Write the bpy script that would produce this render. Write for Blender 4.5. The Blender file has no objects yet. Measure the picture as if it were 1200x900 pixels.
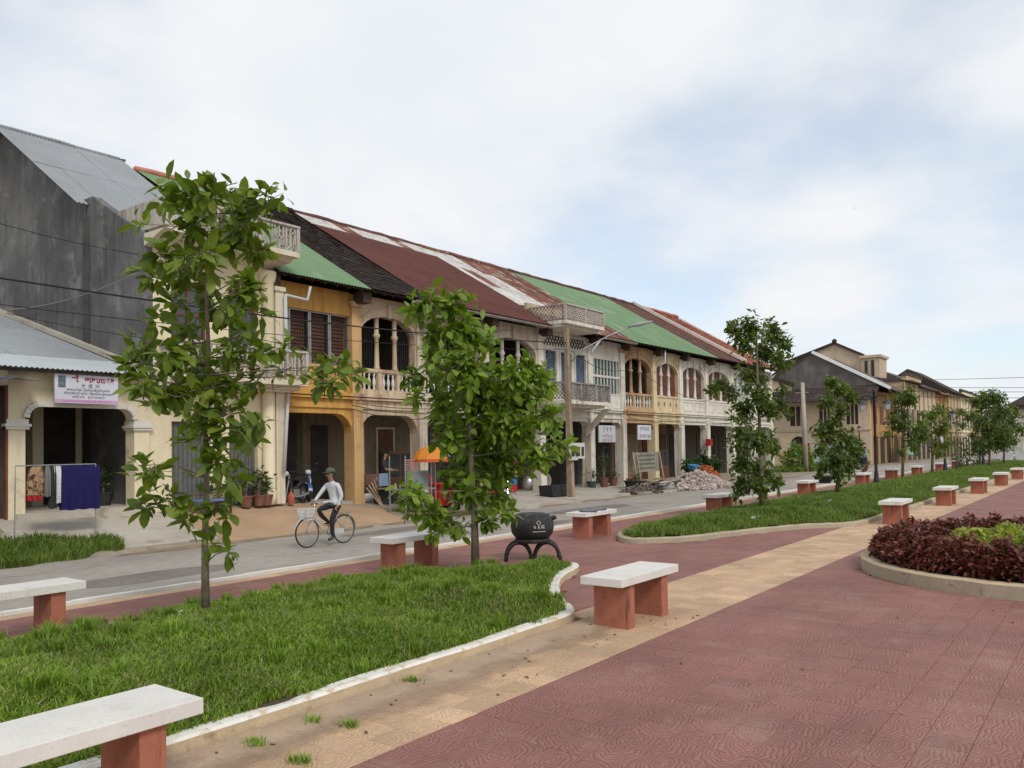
import bpy, bmesh, math, random
import numpy as np
from mathutils import Vector, Matrix
random.seed(7); NR = np.random.default_rng(11)
R = math.radians; PI = math.pi
SC = bpy.context.scene
COL = SC.collection
# ---------------------------------------------------------------- camera
F_PX, YAW, PITCH, ROLL, SHIFT, EYE = 960., 36.7, 1.7, 1.0, 48., 1.75
def cam_basis():
    a, p, r = R(YAW), R(PITCH), R(ROLL)
    fw = Vector((math.cos(a)*math.cos(p), math.sin(a)*math.cos(p), math.sin(p)))
    rt = Vector((math.sin(a), -math.cos(a), 0.)); up = rt.cross(fw)
    return rt*math.cos(r)-up*math.sin(r), up*math.cos(r)+rt*math.sin(r), fw
RT, UP, FW = cam_basis()
cd = bpy.data.cameras.new('camera'); cam = bpy.data.objects.new('camera', cd); COL.objects.link(cam)
cd.sensor_width = 36; cd.lens = F_PX/1200*36; cd.shift_y = SHIFT/1200; cd.clip_end = 5000; cd.clip_start = .05
m = Matrix((RT, UP, -FW)).transposed().to_4x4(); m.translation = (0, 0, EYE); cam.matrix_world = m
SC.camera = cam
# ---------------------------------------------------------------- sky and sun (bright thin overcast)
w = bpy.data.worlds.new('World'); SC.world = w; w.use_nodes = True
nt = w.node_tree; nt.nodes.clear(); N = nt.nodes.new; L = nt.links.new
SUN = Vector((-.30, -.66, .69)).normalized()
sky = N('ShaderNodeTexSky'); sky.sky_type = 'NISHITA'; sky.sun_disc = False
sky.sun_elevation = math.asin(SUN.z); sky.sun_rotation = math.atan2(SUN.x, SUN.y); sky.dust_density = .7; sky.air_density = 1.; sky.ozone_density = 1.
b1 = N('ShaderNodeBackground'); b1.inputs[1].default_value = .15; L(sky.outputs[0], b1.inputs[0])
tc = N('ShaderNodeTexCoord'); sp = N('ShaderNodeSeparateXYZ'); L(tc.outputs['Generated'], sp.inputs[0])
ad = N('ShaderNodeMath'); ad.operation = 'ADD'; ad.inputs[1].default_value = .22; L(sp.outputs[2], ad.inputs[0])
mx = N('ShaderNodeMath'); mx.operation = 'MAXIMUM'; mx.inputs[1].default_value = .06; L(ad.outputs[0], mx.inputs[0])
dx = N('ShaderNodeMath'); dx.operation = 'DIVIDE'; L(sp.outputs[0], dx.inputs[0]); L(mx.outputs[0], dx.inputs[1])
dy = N('ShaderNodeMath'); dy.operation = 'DIVIDE'; L(sp.outputs[1], dy.inputs[0]); L(mx.outputs[0], dy.inputs[1])
cb = N('ShaderNodeCombineXYZ'); L(dx.outputs[0], cb.inputs[0]); L(dy.outputs[0], cb.inputs[1]); cb.inputs[2].default_value = 5.1
n1 = N('ShaderNodeTexNoise'); n1.inputs['Scale'].default_value = 1.35; n1.inputs['Detail'].default_value = 6; n1.inputs['Roughness'].default_value = .48; n1.inputs['Distortion'].default_value = .0; L(cb.outputs[0], n1.inputs['Vector'])
n2 = N('ShaderNodeTexNoise'); n2.inputs['Scale'].default_value = 2.6; n2.inputs['Detail'].default_value = 5; L(cb.outputs[0], n2.inputs['Vector'])
r1 = N('ShaderNodeValToRGB'); r1.color_ramp.elements[0].position = .34; r1.color_ramp.elements[0].color = (.5, .5, .5, 1); r1.color_ramp.elements[1].position = .6; r1.color_ramp.elements[1].color = (1, 1, 1, 1); r1.color_ramp.interpolation = 'EASE'; L(n1.outputs[0], r1.inputs[0])
r2 = N('ShaderNodeValToRGB'); r2.color_ramp.elements[0].position = .34; r2.color_ramp.elements[0].color = (.71, .755, .80, 1); r2.color_ramp.elements[1].position = .62; r2.color_ramp.elements[1].color = (.80, .81, .825, 1); L(n2.outputs[0], r2.inputs[0])
b2 = N('ShaderNodeBackground'); L(r2.outputs[0], b2.inputs[0]); b2.inputs[1].default_value = 1.0
ms = N('ShaderNodeMixShader'); L(r1.outputs[0], ms.inputs[0]); L(b1.outputs[0], ms.inputs[1]); L(b2.outputs[0], ms.inputs[2])
wo = N('ShaderNodeOutputWorld'); L(ms.outputs[0], wo.inputs[0])
sd = bpy.data.lights.new('sun', 'SUN'); sd.energy = 1.5; sd.angle = R(14); sd.color = (1, .95, .87)
so = bpy.data.objects.new('sun', sd); COL.objects.link(so); so.rotation_euler = (-SUN).to_track_quat('-Z', 'Y').to_euler(); so.location = (0, 0, 40)
SC.view_settings.view_transform = 'Standard'; SC.view_settings.look = 'None'; SC.view_settings.exposure = 0.2; SC.view_settings.gamma = 1
SC.render.engine = 'CYCLES'; SC.cycles.max_bounces = 6; SC.cycles.transparent_max_bounces = 8
# ---------------------------------------------------------------- pixel helpers (1200x900 photograph) -> directions
def ray(px, py): return FW + RT*((px-600)/F_PX) + UP*((450+SHIFT-py)/F_PX)
O = Vector((0, 0, EYE))
def onz(px, py, z=0.): d = ray(px, py); return O + d*((z-EYE)/d.z)
def onY(px, py, y): d = ray(px, py); return O + d*(y/d.y)
def onX(px, py, x): d = ray(px, py); return O + d*(x/d.x)
# ---------------------------------------------------------------- materials
MATS = {}
def M(name, base, var=.18, scale=2.5, rough=.85, bump=0., bscale=60, streak=None, streak_amt=.5, spots=None, spot_scale=5, spot_lo=.58, metal=0., spec=.3, island=0., fine=.10):
    if name in MATS: return MATS[name]
    mt = bpy.data.materials.new(name); mt.use_nodes = True; t = mt.node_tree; n = t.nodes; l = t.links.new
    p = n['Principled BSDF']; p.inputs['Roughness'].default_value = rough; p.inputs['Metallic'].default_value = metal
    p.inputs['Specular IOR Level'].default_value = spec
    g = n.new('ShaderNodeNewGeometry')
    def noise(s, det=4, vec=None, rg=.55):
        q = n.new('ShaderNodeTexNoise'); q.inputs['Scale'].default_value = s; q.inputs['Detail'].default_value = det; q.inputs['Roughness'].default_value = rg
        l(vec or g.outputs['Position'], q.inputs['Vector']); return q.outputs[0]
    def ramp(x, a, b):
        q = n.new('ShaderNodeMapRange'); q.inputs[1].default_value = a; q.inputs[2].default_value = b; q.clamp = True; l(x, q.inputs[0]); return q.outputs[0]
    def mix(f, a, b, mode='MIX'):
        q = n.new('ShaderNodeMix'); q.data_type = 'RGBA'; q.blend_type = mode
        if isinstance(f, float): q.inputs[0].default_value = f
        else: l(f, q.inputs[0])
        for i, c in ((6, a), (7, b)):
            if isinstance(c, tuple): q.inputs[i].default_value = (*c[:3], 1)
            else: l(c, q.inputs[i])
        return q.outputs[2]
    lo = tuple(c*(1-var) for c in base); hi = tuple(min(1, c*(1+var)) for c in base)
    c = mix(ramp(noise(scale), .3, .7), lo, hi)
    if fine: c = mix(ramp(noise(scale*14, 3), .3, .7), mix(1., c, (1-fine,)*3, 'MULTIPLY'), c)
    if island:
        d = ramp(g.outputs['Random Per Island'], 0, 1)
        c = mix(d, mix(1., c, (1-island,)*3, 'MULTIPLY'), c)
    if spots: c = mix(ramp(noise(spot_scale, 6, rg=.65), spot_lo, spot_lo+.1), c, spots)
    if streak:
        mp = n.new('ShaderNodeMapping'); mp.inputs['Scale'].default_value = (3.2, 3.2, .28); l(g.outputs['Position'], mp.inputs[0])
        s = ramp(noise(1.5, 6, mp.outputs[0], .62), .60-.22*streak_amt, .80-.14*streak_amt); pm = ramp(noise(.45, 3), .38, .6)
        q = n.new('ShaderNodeMath'); q.operation = 'MULTIPLY'; l(s, q.inputs[0]); l(pm, q.inputs[1]); c = mix(q.outputs[0], c, streak)
        s2 = ramp(noise(2.6, 7, mp.outputs[0], .7), .66-.1*streak_amt, .76-.1*streak_amt); pm2 = ramp(noise(.7, 4), .46, .62); q2 = n.new('ShaderNodeMath'); q2.operation = 'MULTIPLY'; l(s2, q2.inputs[0]); l(pm2, q2.inputs[1]); c = mix(q2.outputs[0], c, tuple(v*.5 for v in streak))
    l(c, p.inputs['Base Color'])
    if bump:
        bp = n.new('ShaderNodeBump'); bp.inputs['Strength'].default_value = bump; bp.inputs['Distance'].default_value = .02
        l(noise(bscale, 5), bp.inputs['Height']); l(bp.outputs[0], p.inputs['Normal'])
    MATS[name] = mt; return mt
def leafmat(name, c1, c2, trans=.35, rough=.45):
    if name in MATS: return MATS[name]
    mt = bpy.data.materials.new(name); mt.use_nodes = True; t = mt.node_tree; n = t.nodes; l = t.links.new
    p = n['Principled BSDF']; p.inputs['Roughness'].default_value = rough; p.inputs['Specular IOR Level'].default_value = .35
    g = n.new('ShaderNodeNewGeometry'); oi = n.new('ShaderNodeObjectInfo')
    a = n.new('ShaderNodeMath'); a.operation = 'ADD'; l(g.outputs['Random Per Island'], a.inputs[0]); l(oi.outputs['Random'], a.inputs[1])
    fr = n.new('ShaderNodeMath'); fr.operation = 'FRACT'; l(a.outputs[0], fr.inputs[0])
    q = n.new('ShaderNodeMix'); q.data_type = 'RGBA'; q.inputs[6].default_value = (*c1, 1); q.inputs[7].default_value = (*c2, 1); l(fr.outputs[0], q.inputs[0])
    ns = n.new('ShaderNodeTexNoise'); ns.inputs['Scale'].default_value = 1.3; ns.inputs['Detail'].default_value = 3; l(g.outputs['Position'], ns.inputs['Vector'])
    mr = n.new('ShaderNodeMapRange'); mr.inputs[1].default_value = .3; mr.inputs[2].default_value = .7; mr.inputs[3].default_value = .72; mr.inputs[4].default_value = 1.2; l(ns.outputs[0], mr.inputs[0])
    vm = n.new('ShaderNodeVectorMath'); vm.operation = 'SCALE'; l(q.outputs[2], vm.inputs[0]); l(mr.outputs[0], vm.inputs['Scale'])
    l(vm.outputs[0], p.inputs['Base Color'])
    tr = n.new('ShaderNodeBsdfTranslucent'); v2 = n.new('ShaderNodeVectorMath'); v2.operation = 'MULTIPLY'; v2.inputs[1].default_value = (1.3, 1.5, .6); l(vm.outputs[0], v2.inputs[0]); l(v2.outputs[0], tr.inputs[0])
    mxs = n.new('ShaderNodeMixShader'); mxs.inputs[0].default_value = trans; l(p.outputs[0], mxs.inputs[1]); l(tr.outputs[0], mxs.inputs[2])
    l(mxs.outputs[0], n['Material Output'].inputs[0]); MATS[name] = mt; return mt
# ---------------------------------------------------------------- mesh builder
class MB:
    def __init__(s): s.v = []; s.f = []
    def add(s, vs, fs):
        k = len(s.v); s.v += [tuple(p) for p in vs]; s.f += [tuple(i+k for i in f) for f in fs]; return s
    def box(s, a, b):
        x0, y0, z0 = a; x1, y1, z1 = b
        return s.add([(x0,y0,z0),(x1,y0,z0),(x1,y1,z0),(x0,y1,z0),(x0,y0,z1),(x1,y0,z1),(x1,y1,z1),(x0,y1,z1)],
                     [(3,2,1,0),(4,5,6,7),(0,1,5,4),(1,2,6,5),(2,3,7,6),(3,0,4,7)])
    def obox(s, c, size, rot):          # oriented box, rot = Matrix 3x3
        k = len(s.v); h = [q/2 for q in size]; s.box([-q for q in h], h)
        for i in range(k, len(s.v)): s.v[i] = tuple(rot @ Vector(s.v[i]) + Vector(c))
        return s
    def beam(s, a, b, w, t):            # square bar from a to b
        a, b = Vector(a), Vector(b); d = b-a; q = d.to_track_quat('Z', 'Y').to_matrix()
        return s.obox((a+b)/2, (w, t, d.length), q)
    def quad(s, *p): return s.add(p, [tuple(range(len(p)))])
    def prism(s, poly, f0, f1):         # poly list of 2d, f maps 2d->3d for both ends
        n = len(poly); a = [f0(*p) for p in poly]; b = [f1(*p) for p in poly]
        return s.add(a+b, [tuple(range(n))[::-1], tuple(range(n, 2*n))] + [(i, (i+1) % n, n+(i+1) % n, n+i) for i in range(n)])
    def tube(s, pts, r, n=8, cap=True):
        pts = [Vector(p) for p in pts]; k = len(pts); rr = r if isinstance(r, (list, tuple)) else [r]*k
        d0 = (pts[1]-pts[0]).normalized(); x = d0.orthogonal().normalized(); vs = []
        for i, p in enumerate(pts):
            d = (pts[min(i+1, k-1)]-pts[max(i-1, 0)]).normalized()
            x = (x - d*x.dot(d)).normalized(); y = d.cross(x)
            vs += [p + (x*math.cos(2*PI*j/n)+y*math.sin(2*PI*j/n))*rr[i] for j in range(n)]
        fs = [(i*n+j, i*n+(j+1) % n, (i+1)*n+(j+1) % n, (i+1)*n+j) for i in range(k-1) for j in range(n)]
        if cap: fs += [tuple(range(n))[::-1], tuple(range((k-1)*n, k*n))]
        return s.add(vs, fs)
    def lathe(s, prof, c=(0, 0, 0), n=12, cap=True):
        vs = [(c[0]+r*math.cos(2*PI*j/n), c[1]+r*math.sin(2*PI*j/n), c[2]+z) for r, z in prof for j in range(n)]; k = len(prof)
        fs = [(i*n+j, i*n+(j+1) % n, (i+1)*n+(j+1) % n, (i+1)*n+j) for i in range(k-1) for j in range(n)]
        if cap: fs += [tuple(range(n))[::-1], tuple(range((k-1)*n, k*n))]
        return s.add(vs, fs)
    def torus(s, c, axis, R_, r, n=28, m_=8, a0=0., a1=2*PI):
        q = Vector(axis).to_track_quat('Z', 'Y').to_matrix(); c = Vector(c); full = abs(a1-a0-2*PI) < 1e-6; k = n if full else n+1; vs = []
        for i in range(k):
            t = a0+(a1-a0)*i/n
            for j in range(m_):
                u = 2*PI*j/m_; vs.append(c + q @ Vector(((R_+r*math.cos(u))*math.cos(t), (R_+r*math.cos(u))*math.sin(t), r*math.sin(u))))
        fs = [((i % k)*m_+j, (i % k)*m_+(j+1) % m_, ((i+1) % k)*m_+(j+1) % m_, ((i+1) % k)*m_+j) for i in range(n) for j in range(m_)]
        return s.add(vs, fs)
    def ball(s, c, r, n=10, m_=6):
        rx, ry, rz = r if isinstance(r, (tuple, list)) else (r, r, r)
        vs = [(c[0]+rx*math.sin(PI*i/m_)*math.cos(2*PI*j/n), c[1]+ry*math.sin(PI*i/m_)*math.sin(2*PI*j/n), c[2]+rz*math.cos(PI*i/m_)) for i in range(m_+1) for j in range(n)]
        return s.add(vs, [(i*n+j, (i+1)*n+j, (i+1)*n+(j+1) % n, i*n+(j+1) % n) for i in range(m_) for j in range(n)])
    def mesh(s, name, mat, smooth=False, off=None):
        me = bpy.data.meshes.new(name)
        v = s.v if off is None else [(x-off[0], y-off[1], z-off[2]) for x, y, z in s.v]
        me.from_pydata(v, [], s.f); me.update()
        if mat: me.materials.append(mat)
        if smooth: me.polygons.foreach_set('use_smooth', [True]*len(me.polygons))
        return me
    def build(s, name, mat, parent=None, smooth=False, local=False, bevel=0.):
        off = None if (parent is None or local) else parent.location
        o = bpy.data.objects.new(name, s.mesh(name, mat, smooth, off)); COL.objects.link(o)
        if parent: o.parent = parent
        if bevel:
            q = o.modifiers.new('bevel', 'BEVEL'); q.width = bevel; q.segments = 2; q.limit_method = 'ANGLE'
        return o
def tag(o, label=None, cat=None, group=None, kind=None):
    for k, v in (('label', label), ('category', cat), ('group', group), ('kind', kind)):
        if v: o[k] = v
    return o
def thing(name, label, cat, loc=(0, 0, 0), rz=0., group=None):
    o = bpy.data.objects.new(name, None); COL.objects.link(o); o.location = loc; o.rotation_euler.z = rz; o.empty_display_size = .2
    return tag(o, label, cat, group)
def inst(name, me, parent, loc, rot=(0, 0, 0), scale=(1, 1, 1), mat=None, world=True):
    o = bpy.data.objects.new(name, me); COL.objects.link(o); o.parent = parent
    o.location = Vector(loc) - (parent.location if (parent and world) else Vector()); o.rotation_euler = rot; o.scale = scale
    if mat: o.material_slots[0].link = 'OBJECT'; o.material_slots[0].material = mat
    return o
def dup(root, loc, rz=None, label=None, group=None):
    r = root.copy(); COL.objects.link(r); r.location = loc
    if rz is not None: r.rotation_euler.z = rz
    if label: r['label'] = label
    if group: r['group'] = group
    for ch in list(root.children):
        c = ch.copy(); COL.objects.link(c); c.parent = r
        for g in list(ch.children):
            d = g.copy(); COL.objects.link(d); d.parent = c
    return r
_dg = None
def text(s, size, mat, parent, loc, rot=(PI/2, 0, 0), name='lettering', align='CENTER', sx=1., bold=0.):
    cu = bpy.data.curves.new('t', 'FONT'); cu.body = s; cu.size = size; cu.align_x = align; cu.align_y = 'CENTER'; cu.resolution_u = 2; cu.offset = bold
    o = bpy.data.objects.new('t', cu); COL.objects.link(o); bpy.context.view_layer.update()
    dg = bpy.context.evaluated_depsgraph_get(); me = bpy.data.meshes.new_from_object(o.evaluated_get(dg)); bpy.data.objects.remove(o)
    me.materials.clear(); me.materials.append(mat); me.name = name
    return inst(name, me, parent, loc, rot, (sx, 1, 1))
def lerp(a, b, t): return a+(b-a)*t
# ================================================================ palette
ASPH = M('asphalt', (.36, .325, .28), .14, .35, .9, .35, 90, spots=(.27, .24, .2), spot_scale=.5, spot_lo=.55, fine=.2)
DIRT = M('dirt', (.33, .27, .2), .2, .6, .95, .4, 40, spots=(.22, .175, .125), spot_scale=1.6, spot_lo=.55, fine=.2)
SOIL = M('bed_soil', (.10, .075, .045), .25, 3, .95, .5, 40)
CONC = M('pale_concrete', (.46, .415, .345), .14, .7, .9, .25, 70, spots=(.3, .25, .19), spot_scale=1.3, spot_lo=.56, fine=.12)
ORTILE = M('orange_forecourt_tile', (.46, .305, .185), .12, 1.1, .7, .15, 50, spots=(.36, .27, .19), spot_scale=1.8, spot_lo=.57)
WHITEP = M('white_paint', (.76, .73, .66), .06, 3, .8, .3, 60, spots=(.56, .45, .31), spot_scale=9, spot_lo=.53, fine=.12)
KERBC = M('kerb_concrete', (.46, .385, .275), .15, 2, .9, .3, 60, spots=(.22, .185, .14), spot_scale=4, spot_lo=.6, fine=.15)
KERBY = M('kerb_cream', (.55, .43, .28), .15, 2, .9, .3, 60, spots=(.34, .25, .15), spot_scale=5, spot_lo=.58)
SLABW = M('bench_terrazzo', (.72, .69, .635), .06, 4, .6, .12, 160, spots=(.4, .34, .28), spot_scale=55, spot_lo=.6, fine=.08, streak=(.56, .5, .43), streak_amt=.3)
TERRA = M('bench_leg_paint', (.40, .145, .09), .14, 5, .75, .2, 60, spots=(.29, .105, .065), spot_scale=6, spot_lo=.55, streak=(.26, .1, .065), streak_amt=.7)
BARK = M('bark', (.23, .185, .13), .25, 12, .95, .6, 60, fine=.3)
BLACKRUB = M('black_rubber', (.026, .025, .025), .3, 6, .6, .35, 50, spots=(.07, .062, .055), spot_scale=7, spot_lo=.55)
BLACKMET = M('black_metal', (.02, .02, .022), .2, 6, .45)
GREYMET = M('grey_metal', (.36, .36, .36), .12, 6, .45, metal=.6)
CHROME = M('chrome', (.6, .6, .6), .05, 6, .25, metal=1.)
DARKWOOD = M('dark_wood', (.075, .048, .034), .3, 5, .7, .2, 60)
BROWNWOOD = M('brown_wood', (.15, .07, .045), .25, 5, .7, .2, 60)
REDWOOD = M('red_brown_shutter', (.17, .055, .035), .2, 5, .7)
TIMBER = M('weathered_timber', (.33, .25, .17), .25, 4, .9, .3, 60, streak=(.17, .13, .09))
POLEC = M('pole_concrete', (.42, .375, .31), .15, 3, .9, .2, 60, streak=(.27, .23, .18))
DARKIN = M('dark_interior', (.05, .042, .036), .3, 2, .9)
FOLD = M('folding_gate', (.15, .15, .14), .2, 6, .6, metal=.3)
BLUESH = M('blue_shutter', (.13, .165, .235), .15, 4, .7)
GREENSH = M('grey_green_louvre', (.40, .46, .42), .12, 4, .7)
WHITETRIM = M('white_trim', (.66, .63, .56), .1, 4, .8, streak=(.4, .36, .29), streak_amt=.3)
GLASS = M('window_glass', (.05, .055, .06), .2, 2, .15, spec=.6)
GREENROOF = M('green_sheet', (.165, .265, .135), .10, .5, .6, spots=(.215, .305, .185), spot_scale=.7, spot_lo=.55, streak=(.14, .215, .115), streak_amt=.45)
REDROOF = M('red_brown_roof', (.125, .042, .032), .16, .6, .8, .3, 40, spots=(.085, .036, .029), spot_scale=1.2, spot_lo=.55, fine=.25)
RUST = M('rust_sheet', (.205, .088, .06), .3, 1.2, .8, spots=(.40, .31, .265), spot_scale=1.7, spot_lo=.53, fine=.25)
BROWNROOF = M('brown_sheet', (.115, .05, .04), .2, .9, .75, spots=(.17, .09, .075), spot_scale=1.5, spot_lo=.55, fine=.2)
TIN = M('bare_tin', (.60, .585, .555), .16, .8, .55, metal=.1, spots=(.36, .27, .21), spot_scale=2.2, spot_lo=.55, streak=(.3, .2, .15), streak_amt=.6)
GREYTIN = M('grey_tin', (.30, .315, .325), .1, .5, .55, metal=.1, streak=(.24, .25, .255), streak_amt=.4)
PALETIN = M('pale_tin', (.48, .52, .52), .08, .5, .5, metal=.1)
DARKTILE = M('dark_roof_tile', (.05, .037, .031), .35, 1.5, .9, .3, 50, spots=(.1, .06, .042), spot_scale=5, spot_lo=.57, fine=.3)
SALMON = M('salmon_roof_tile', (.52, .21, .14), .15, 1.5, .85, .2, 50, fine=.2)
GREYTILE = M('grey_brown_roof_tile', (.115, .09, .08), .25, 1.5, .9, .3, 50, spots=(.16, .1, .08), spot_scale=3, spot_lo=.56, fine=.25)
GREYWALL = M('stained_grey_render', (.145, .141, .137), .35, .7, .95, .25, 25, spots=(.2, .195, .185), spot_scale=1.3, spot_lo=.54, streak=(.07, .068, .067), streak_amt=.95, fine=.22)
def PL(name, c, dirt=(.3, .235, .165), amt=.5, spots=(.42, .34, .26)):
    return M(name, c, .10, .9, .9, .2, 45, streak=dirt, streak_amt=amt, spots=tuple(c[i]*.72 for i in range(3)), spot_scale=1.7, spot_lo=.57, fine=.08)
W_CREAM = PL('cream_plaster', (.76, .66, .46), (.5, .39, .24), .35)
W_PALE = PL('pale_cream_plaster', (.68, .60, .46), (.42, .34, .24), .45)
W_ORANGE = PL('orange_plaster', (.60, .335, .085), (.36, .18, .06), .8)
W_PINKG = PL('pinkish_grey_plaster', (.63, .50, .35), (.29, .175, .1), 1.05)
W_GREYW = PL('grey_white_plaster', (.66, .575, .46), (.28, .2, .13), 1.)
W_OFF = PL('off_white_plaster', (.71, .665, .57), (.33, .26, .18), .85)
W_RUSTY = PL('rust_stained_plaster', (.53, .36, .2), (.25, .115, .055), 1.1)
W_YELL = PL('yellow_cream_plaster', (.70, .59, .37), (.38, .25, .12), .8)
W_WHITE = PL('white_plaster', (.76, .725, .63), (.38, .32, .24), .8)
W_OCHRE = PL('ochre_plaster', (.56, .43, .25), (.3, .22, .14), .9)
W_DEEP = PL('deep_orange_plaster', (.5, .275, .1), (.28, .15, .07), .9)
W_BEIGE = PL('beige_plaster', (.58, .455, .325), (.4, .3, .2), .4)
ARCWALL = PL('arcade_back_plaster', (.105, .085, .064), (.065, .054, .04), .6)  # plaster tone darkened so its colour carries the arcade's shade
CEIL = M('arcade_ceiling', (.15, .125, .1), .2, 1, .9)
LEAF = leafmat('tree_leaf', (.09, .145, .016), (.215, .275, .036))
LEAF2 = leafmat('young_tree_leaf', (.11, .18, .018), (.24, .335, .045))
LEAF3 = leafmat('dark_tree_leaf', (.06, .10, .018), (.14, .19, .034))
PLANT = leafmat('pot_plant_leaf', (.03, .06, .018), (.07, .13, .035))
GRASSM = leafmat('grass_blade', (.105, .19, .014), (.265, .37, .045), .3, .6)
DRYG = leafmat('dry_blade', (.26, .22, .11), (.4, .34, .18), .3, .7)
WEED = leafmat('weed_blade', (.09, .15, .022), (.21, .275, .05), .3, .6)
WINE = leafmat('wine_leaf', (.065, .02, .017), (.26, .075, .05), .2, .4)
LIME = leafmat('lime_leaf', (.10, .17, .025), (.42, .40, .06), .3, .5)

# ================================================================ ground, road and plaza
def base_z(x): return float(np.interp(x, [5, 9, 11, 14.5, 18, 23, 30, 36, 90], [.55, .48, .42, .33, .1, .05, -.05, -.12, -.12]))
def front_z(x, y): return lerp(-.19, base_z(x), min(1, max(0, (y-16.2)/3.1)))
g = MB().quad((-400, -400, -.32), (900, -400, -.32), (900, 600, -.32), (-400, 600, -.32)).build('ground', DIRT); tag(g, kind='structure')
# the road, slightly cambered, with a ragged far edge
mb = MB(); xs = [-60+i*1.0 for i in range(0, 320)]
far = [16.3 + .25*math.sin(x*.7)+.18*math.sin(x*1.9+1) for x in xs]
for i in range(len(xs)-1):
    ys0 = [10.3, 12, 14, 15.3, far[i]]; ys1 = [10.3, 12, 14, 15.3, far[i+1]]; zz = [-.22, -.19, -.185, -.195, -.205]
    for j in range(4): mb.quad((xs[i], ys0[j], zz[j]), (xs[i+1], ys1[j], zz[j]), (xs[i+1], ys1[j+1], zz[j+1]), (xs[i], ys0[j+1], zz[j+1]))
tag(mb.build('road', ASPH, smooth=True), kind='structure')
def road_z(y): return float(np.interp(y, [10.3, 12, 14, 15.3, 16.5], [-.22, -.19, -.185, -.195, -.205]))
PATCH = M('asphalt_patch', (.23, .205, .175), .18, .8, .95, .5, 80, fine=.25); DUST = M('road_dirt', (.30, .225, .15), .2, .9, .95, .4, 60, spots=(.2, .14, .09), spot_scale=2, spot_lo=.55, fine=.2)
def flat_patch(name, cx, cy, rx, ry, mat, seed, dz=.005):
    rng = random.Random(seed); n = 26; mb = MB(); rings = []
    w_ = [rng.uniform(.72, 1.2) for _ in range(n)]; w_ = [(w_[i-1]+2*w_[i]+w_[(i+1) % n])/4 for i in range(n)]
    for f in (.35, .7, 1.): rings.append([(cx+rx*f*w_[i]*math.cos(2*PI*i/n), min(16.45, cy+ry*f*w_[i]*math.sin(2*PI*i/n))) for i in range(n)])
    mb.v = [(cx, cy, road_z(cy)+dz)]+[(x, y, road_z(y)+dz*(1 if k < 2 else .5)) for k, r_ in enumerate(rings) for x, y in r_]
    mb.f = [(0, 1+i, 1+(i+1) % n) for i in range(n)]+[(1+k*n+i, 1+(k+1)*n+i, 1+(k+1)*n+(i+1) % n, 1+k*n+(i+1) % n) for k in range(2) for i in range(n)]
    return tag(mb.build(name, mat, smooth=True), kind='structure')
for k, (cx, cy, rx, ry) in enumerate(((7.2, 12.6, 1.5, .5), (14.8, 14.4, 2.2, .45), (17.5, 12.1, 1.1, .5), (22.5, 13.6, 2.6, .6), (30, 12.2, 2.4, .5), (38, 14.2, 3.2, .5))): flat_patch('road_patch', cx, cy, rx, ry, PATCH, k)
for k, (cx, rx, ry) in enumerate(((10.2, 2.0, .32), (13.6, 1.7, .38), (17.8, 2.2, .42), (22.6, 2.0, .3), (28.2, 2.6, .35), (40, 4., .4), (48, 3., .35))): flat_patch('dirt_drift', cx, 15.85, rx, ry, DUST, k+20, .012)
for k in range(9):      # cracks in the road surface
    rng = random.Random(k+50); x, y = rng.uniform(3, 30), rng.uniform(11, 15); mb = MB(); an = rng.uniform(-.5, .5)+(PI/2 if k % 3 == 0 else 0)
    for s_ in range(14):
        x2, y2 = x+.16*math.cos(an)+rng.gauss(0, .02), y+.16*math.sin(an)+rng.gauss(0, .03)
        if not 10.5 < y2 < 15.6: break
        wd = .012*(1-s_/16); mb.quad((x, y-wd, road_z(y)+.004), (x2, y2-wd, road_z(y2)+.004), (x2, y2+wd, road_z(y2)+.004), (x, y+wd, road_z(y)+.004)); x, y = x2, y2; an += rng.gauss(0, .25)
    if mb.v: tag(mb.build('road_crack', M('crack', (.1, .088, .075))), kind='structure')
mb = MB(); xs2 = [x*.5 for x in range(-40, 130)]; ys = [15.7, 16.2, 16.7, 17.3, 18, 18.7, 19.3, 19.45]
def fz(x, y):
    n = (.035*math.sin(x*2.3+y*1.7)+.03*math.sin(x*5.1-y*3.3))*(0 if 6 < x < 16.8 or 21 < x < 35.8 else 1)
    return front_z(x, y) + (n if 15.9 < y < 17.4 else 0) - (.06 if y < 15.9 else 0)
mb.v = [(x, y, fz(x, y)) for x in xs2 for y in ys]; ny = len(ys)
mb.f = [(i*ny+j, (i+1)*ny+j, (i+1)*ny+j+1, i*ny+j+1) for i in range(len(xs2)-1) for j in range(ny-1)]
tag(mb.build('pavement', DIRT, smooth=True), kind='structure')
def sheet(name, poly, mat, dz, n=10):      # a paved patch lying on the sloping pavement
    (xa, xb), (ya, yb) = poly; mb = MB()
    P = [[(lerp(xa(yv) if callable(xa) else xa, xb(yv) if callable(xb) else xb, i/n), yv) for i in range(n+1)] for yv in [lerp(ya, yb, j/n) for j in range(n+1)]]
    mb.v = [(x, y, front_z(x, y)+(dz+.008)*min(1, (y-ya)/.4)-.03*max(0, 1-(y-ya)/.4)) for row in P for x, y in row]
    mb.f = [(j*(n+1)+i, j*(n+1)+i+1, (j+1)*(n+1)+i+1, (j+1)*(n+1)+i) for j in range(n) for i in range(n)]
    return tag(mb.build(name, mat, smooth=True), kind='structure')
sheet('concrete_forecourt', ((lambda y: 6.9-.3*math.sin(y*3), lambda y: 10.9), (16.15, 19.44)), CONC, .0)
sheet('tiled_forecourt', ((lambda y: 10.95+.06*math.sin(y*5), lambda y: 17.3+.35*math.sin(y*2.5)), (15.95, 19.44)), ORTILE, .004)
sheet('shop_pavement', ((21.3, lambda y: 35.+.4*math.sin(y*4)), (16.6, 19.44)), CONC, .002)
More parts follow.
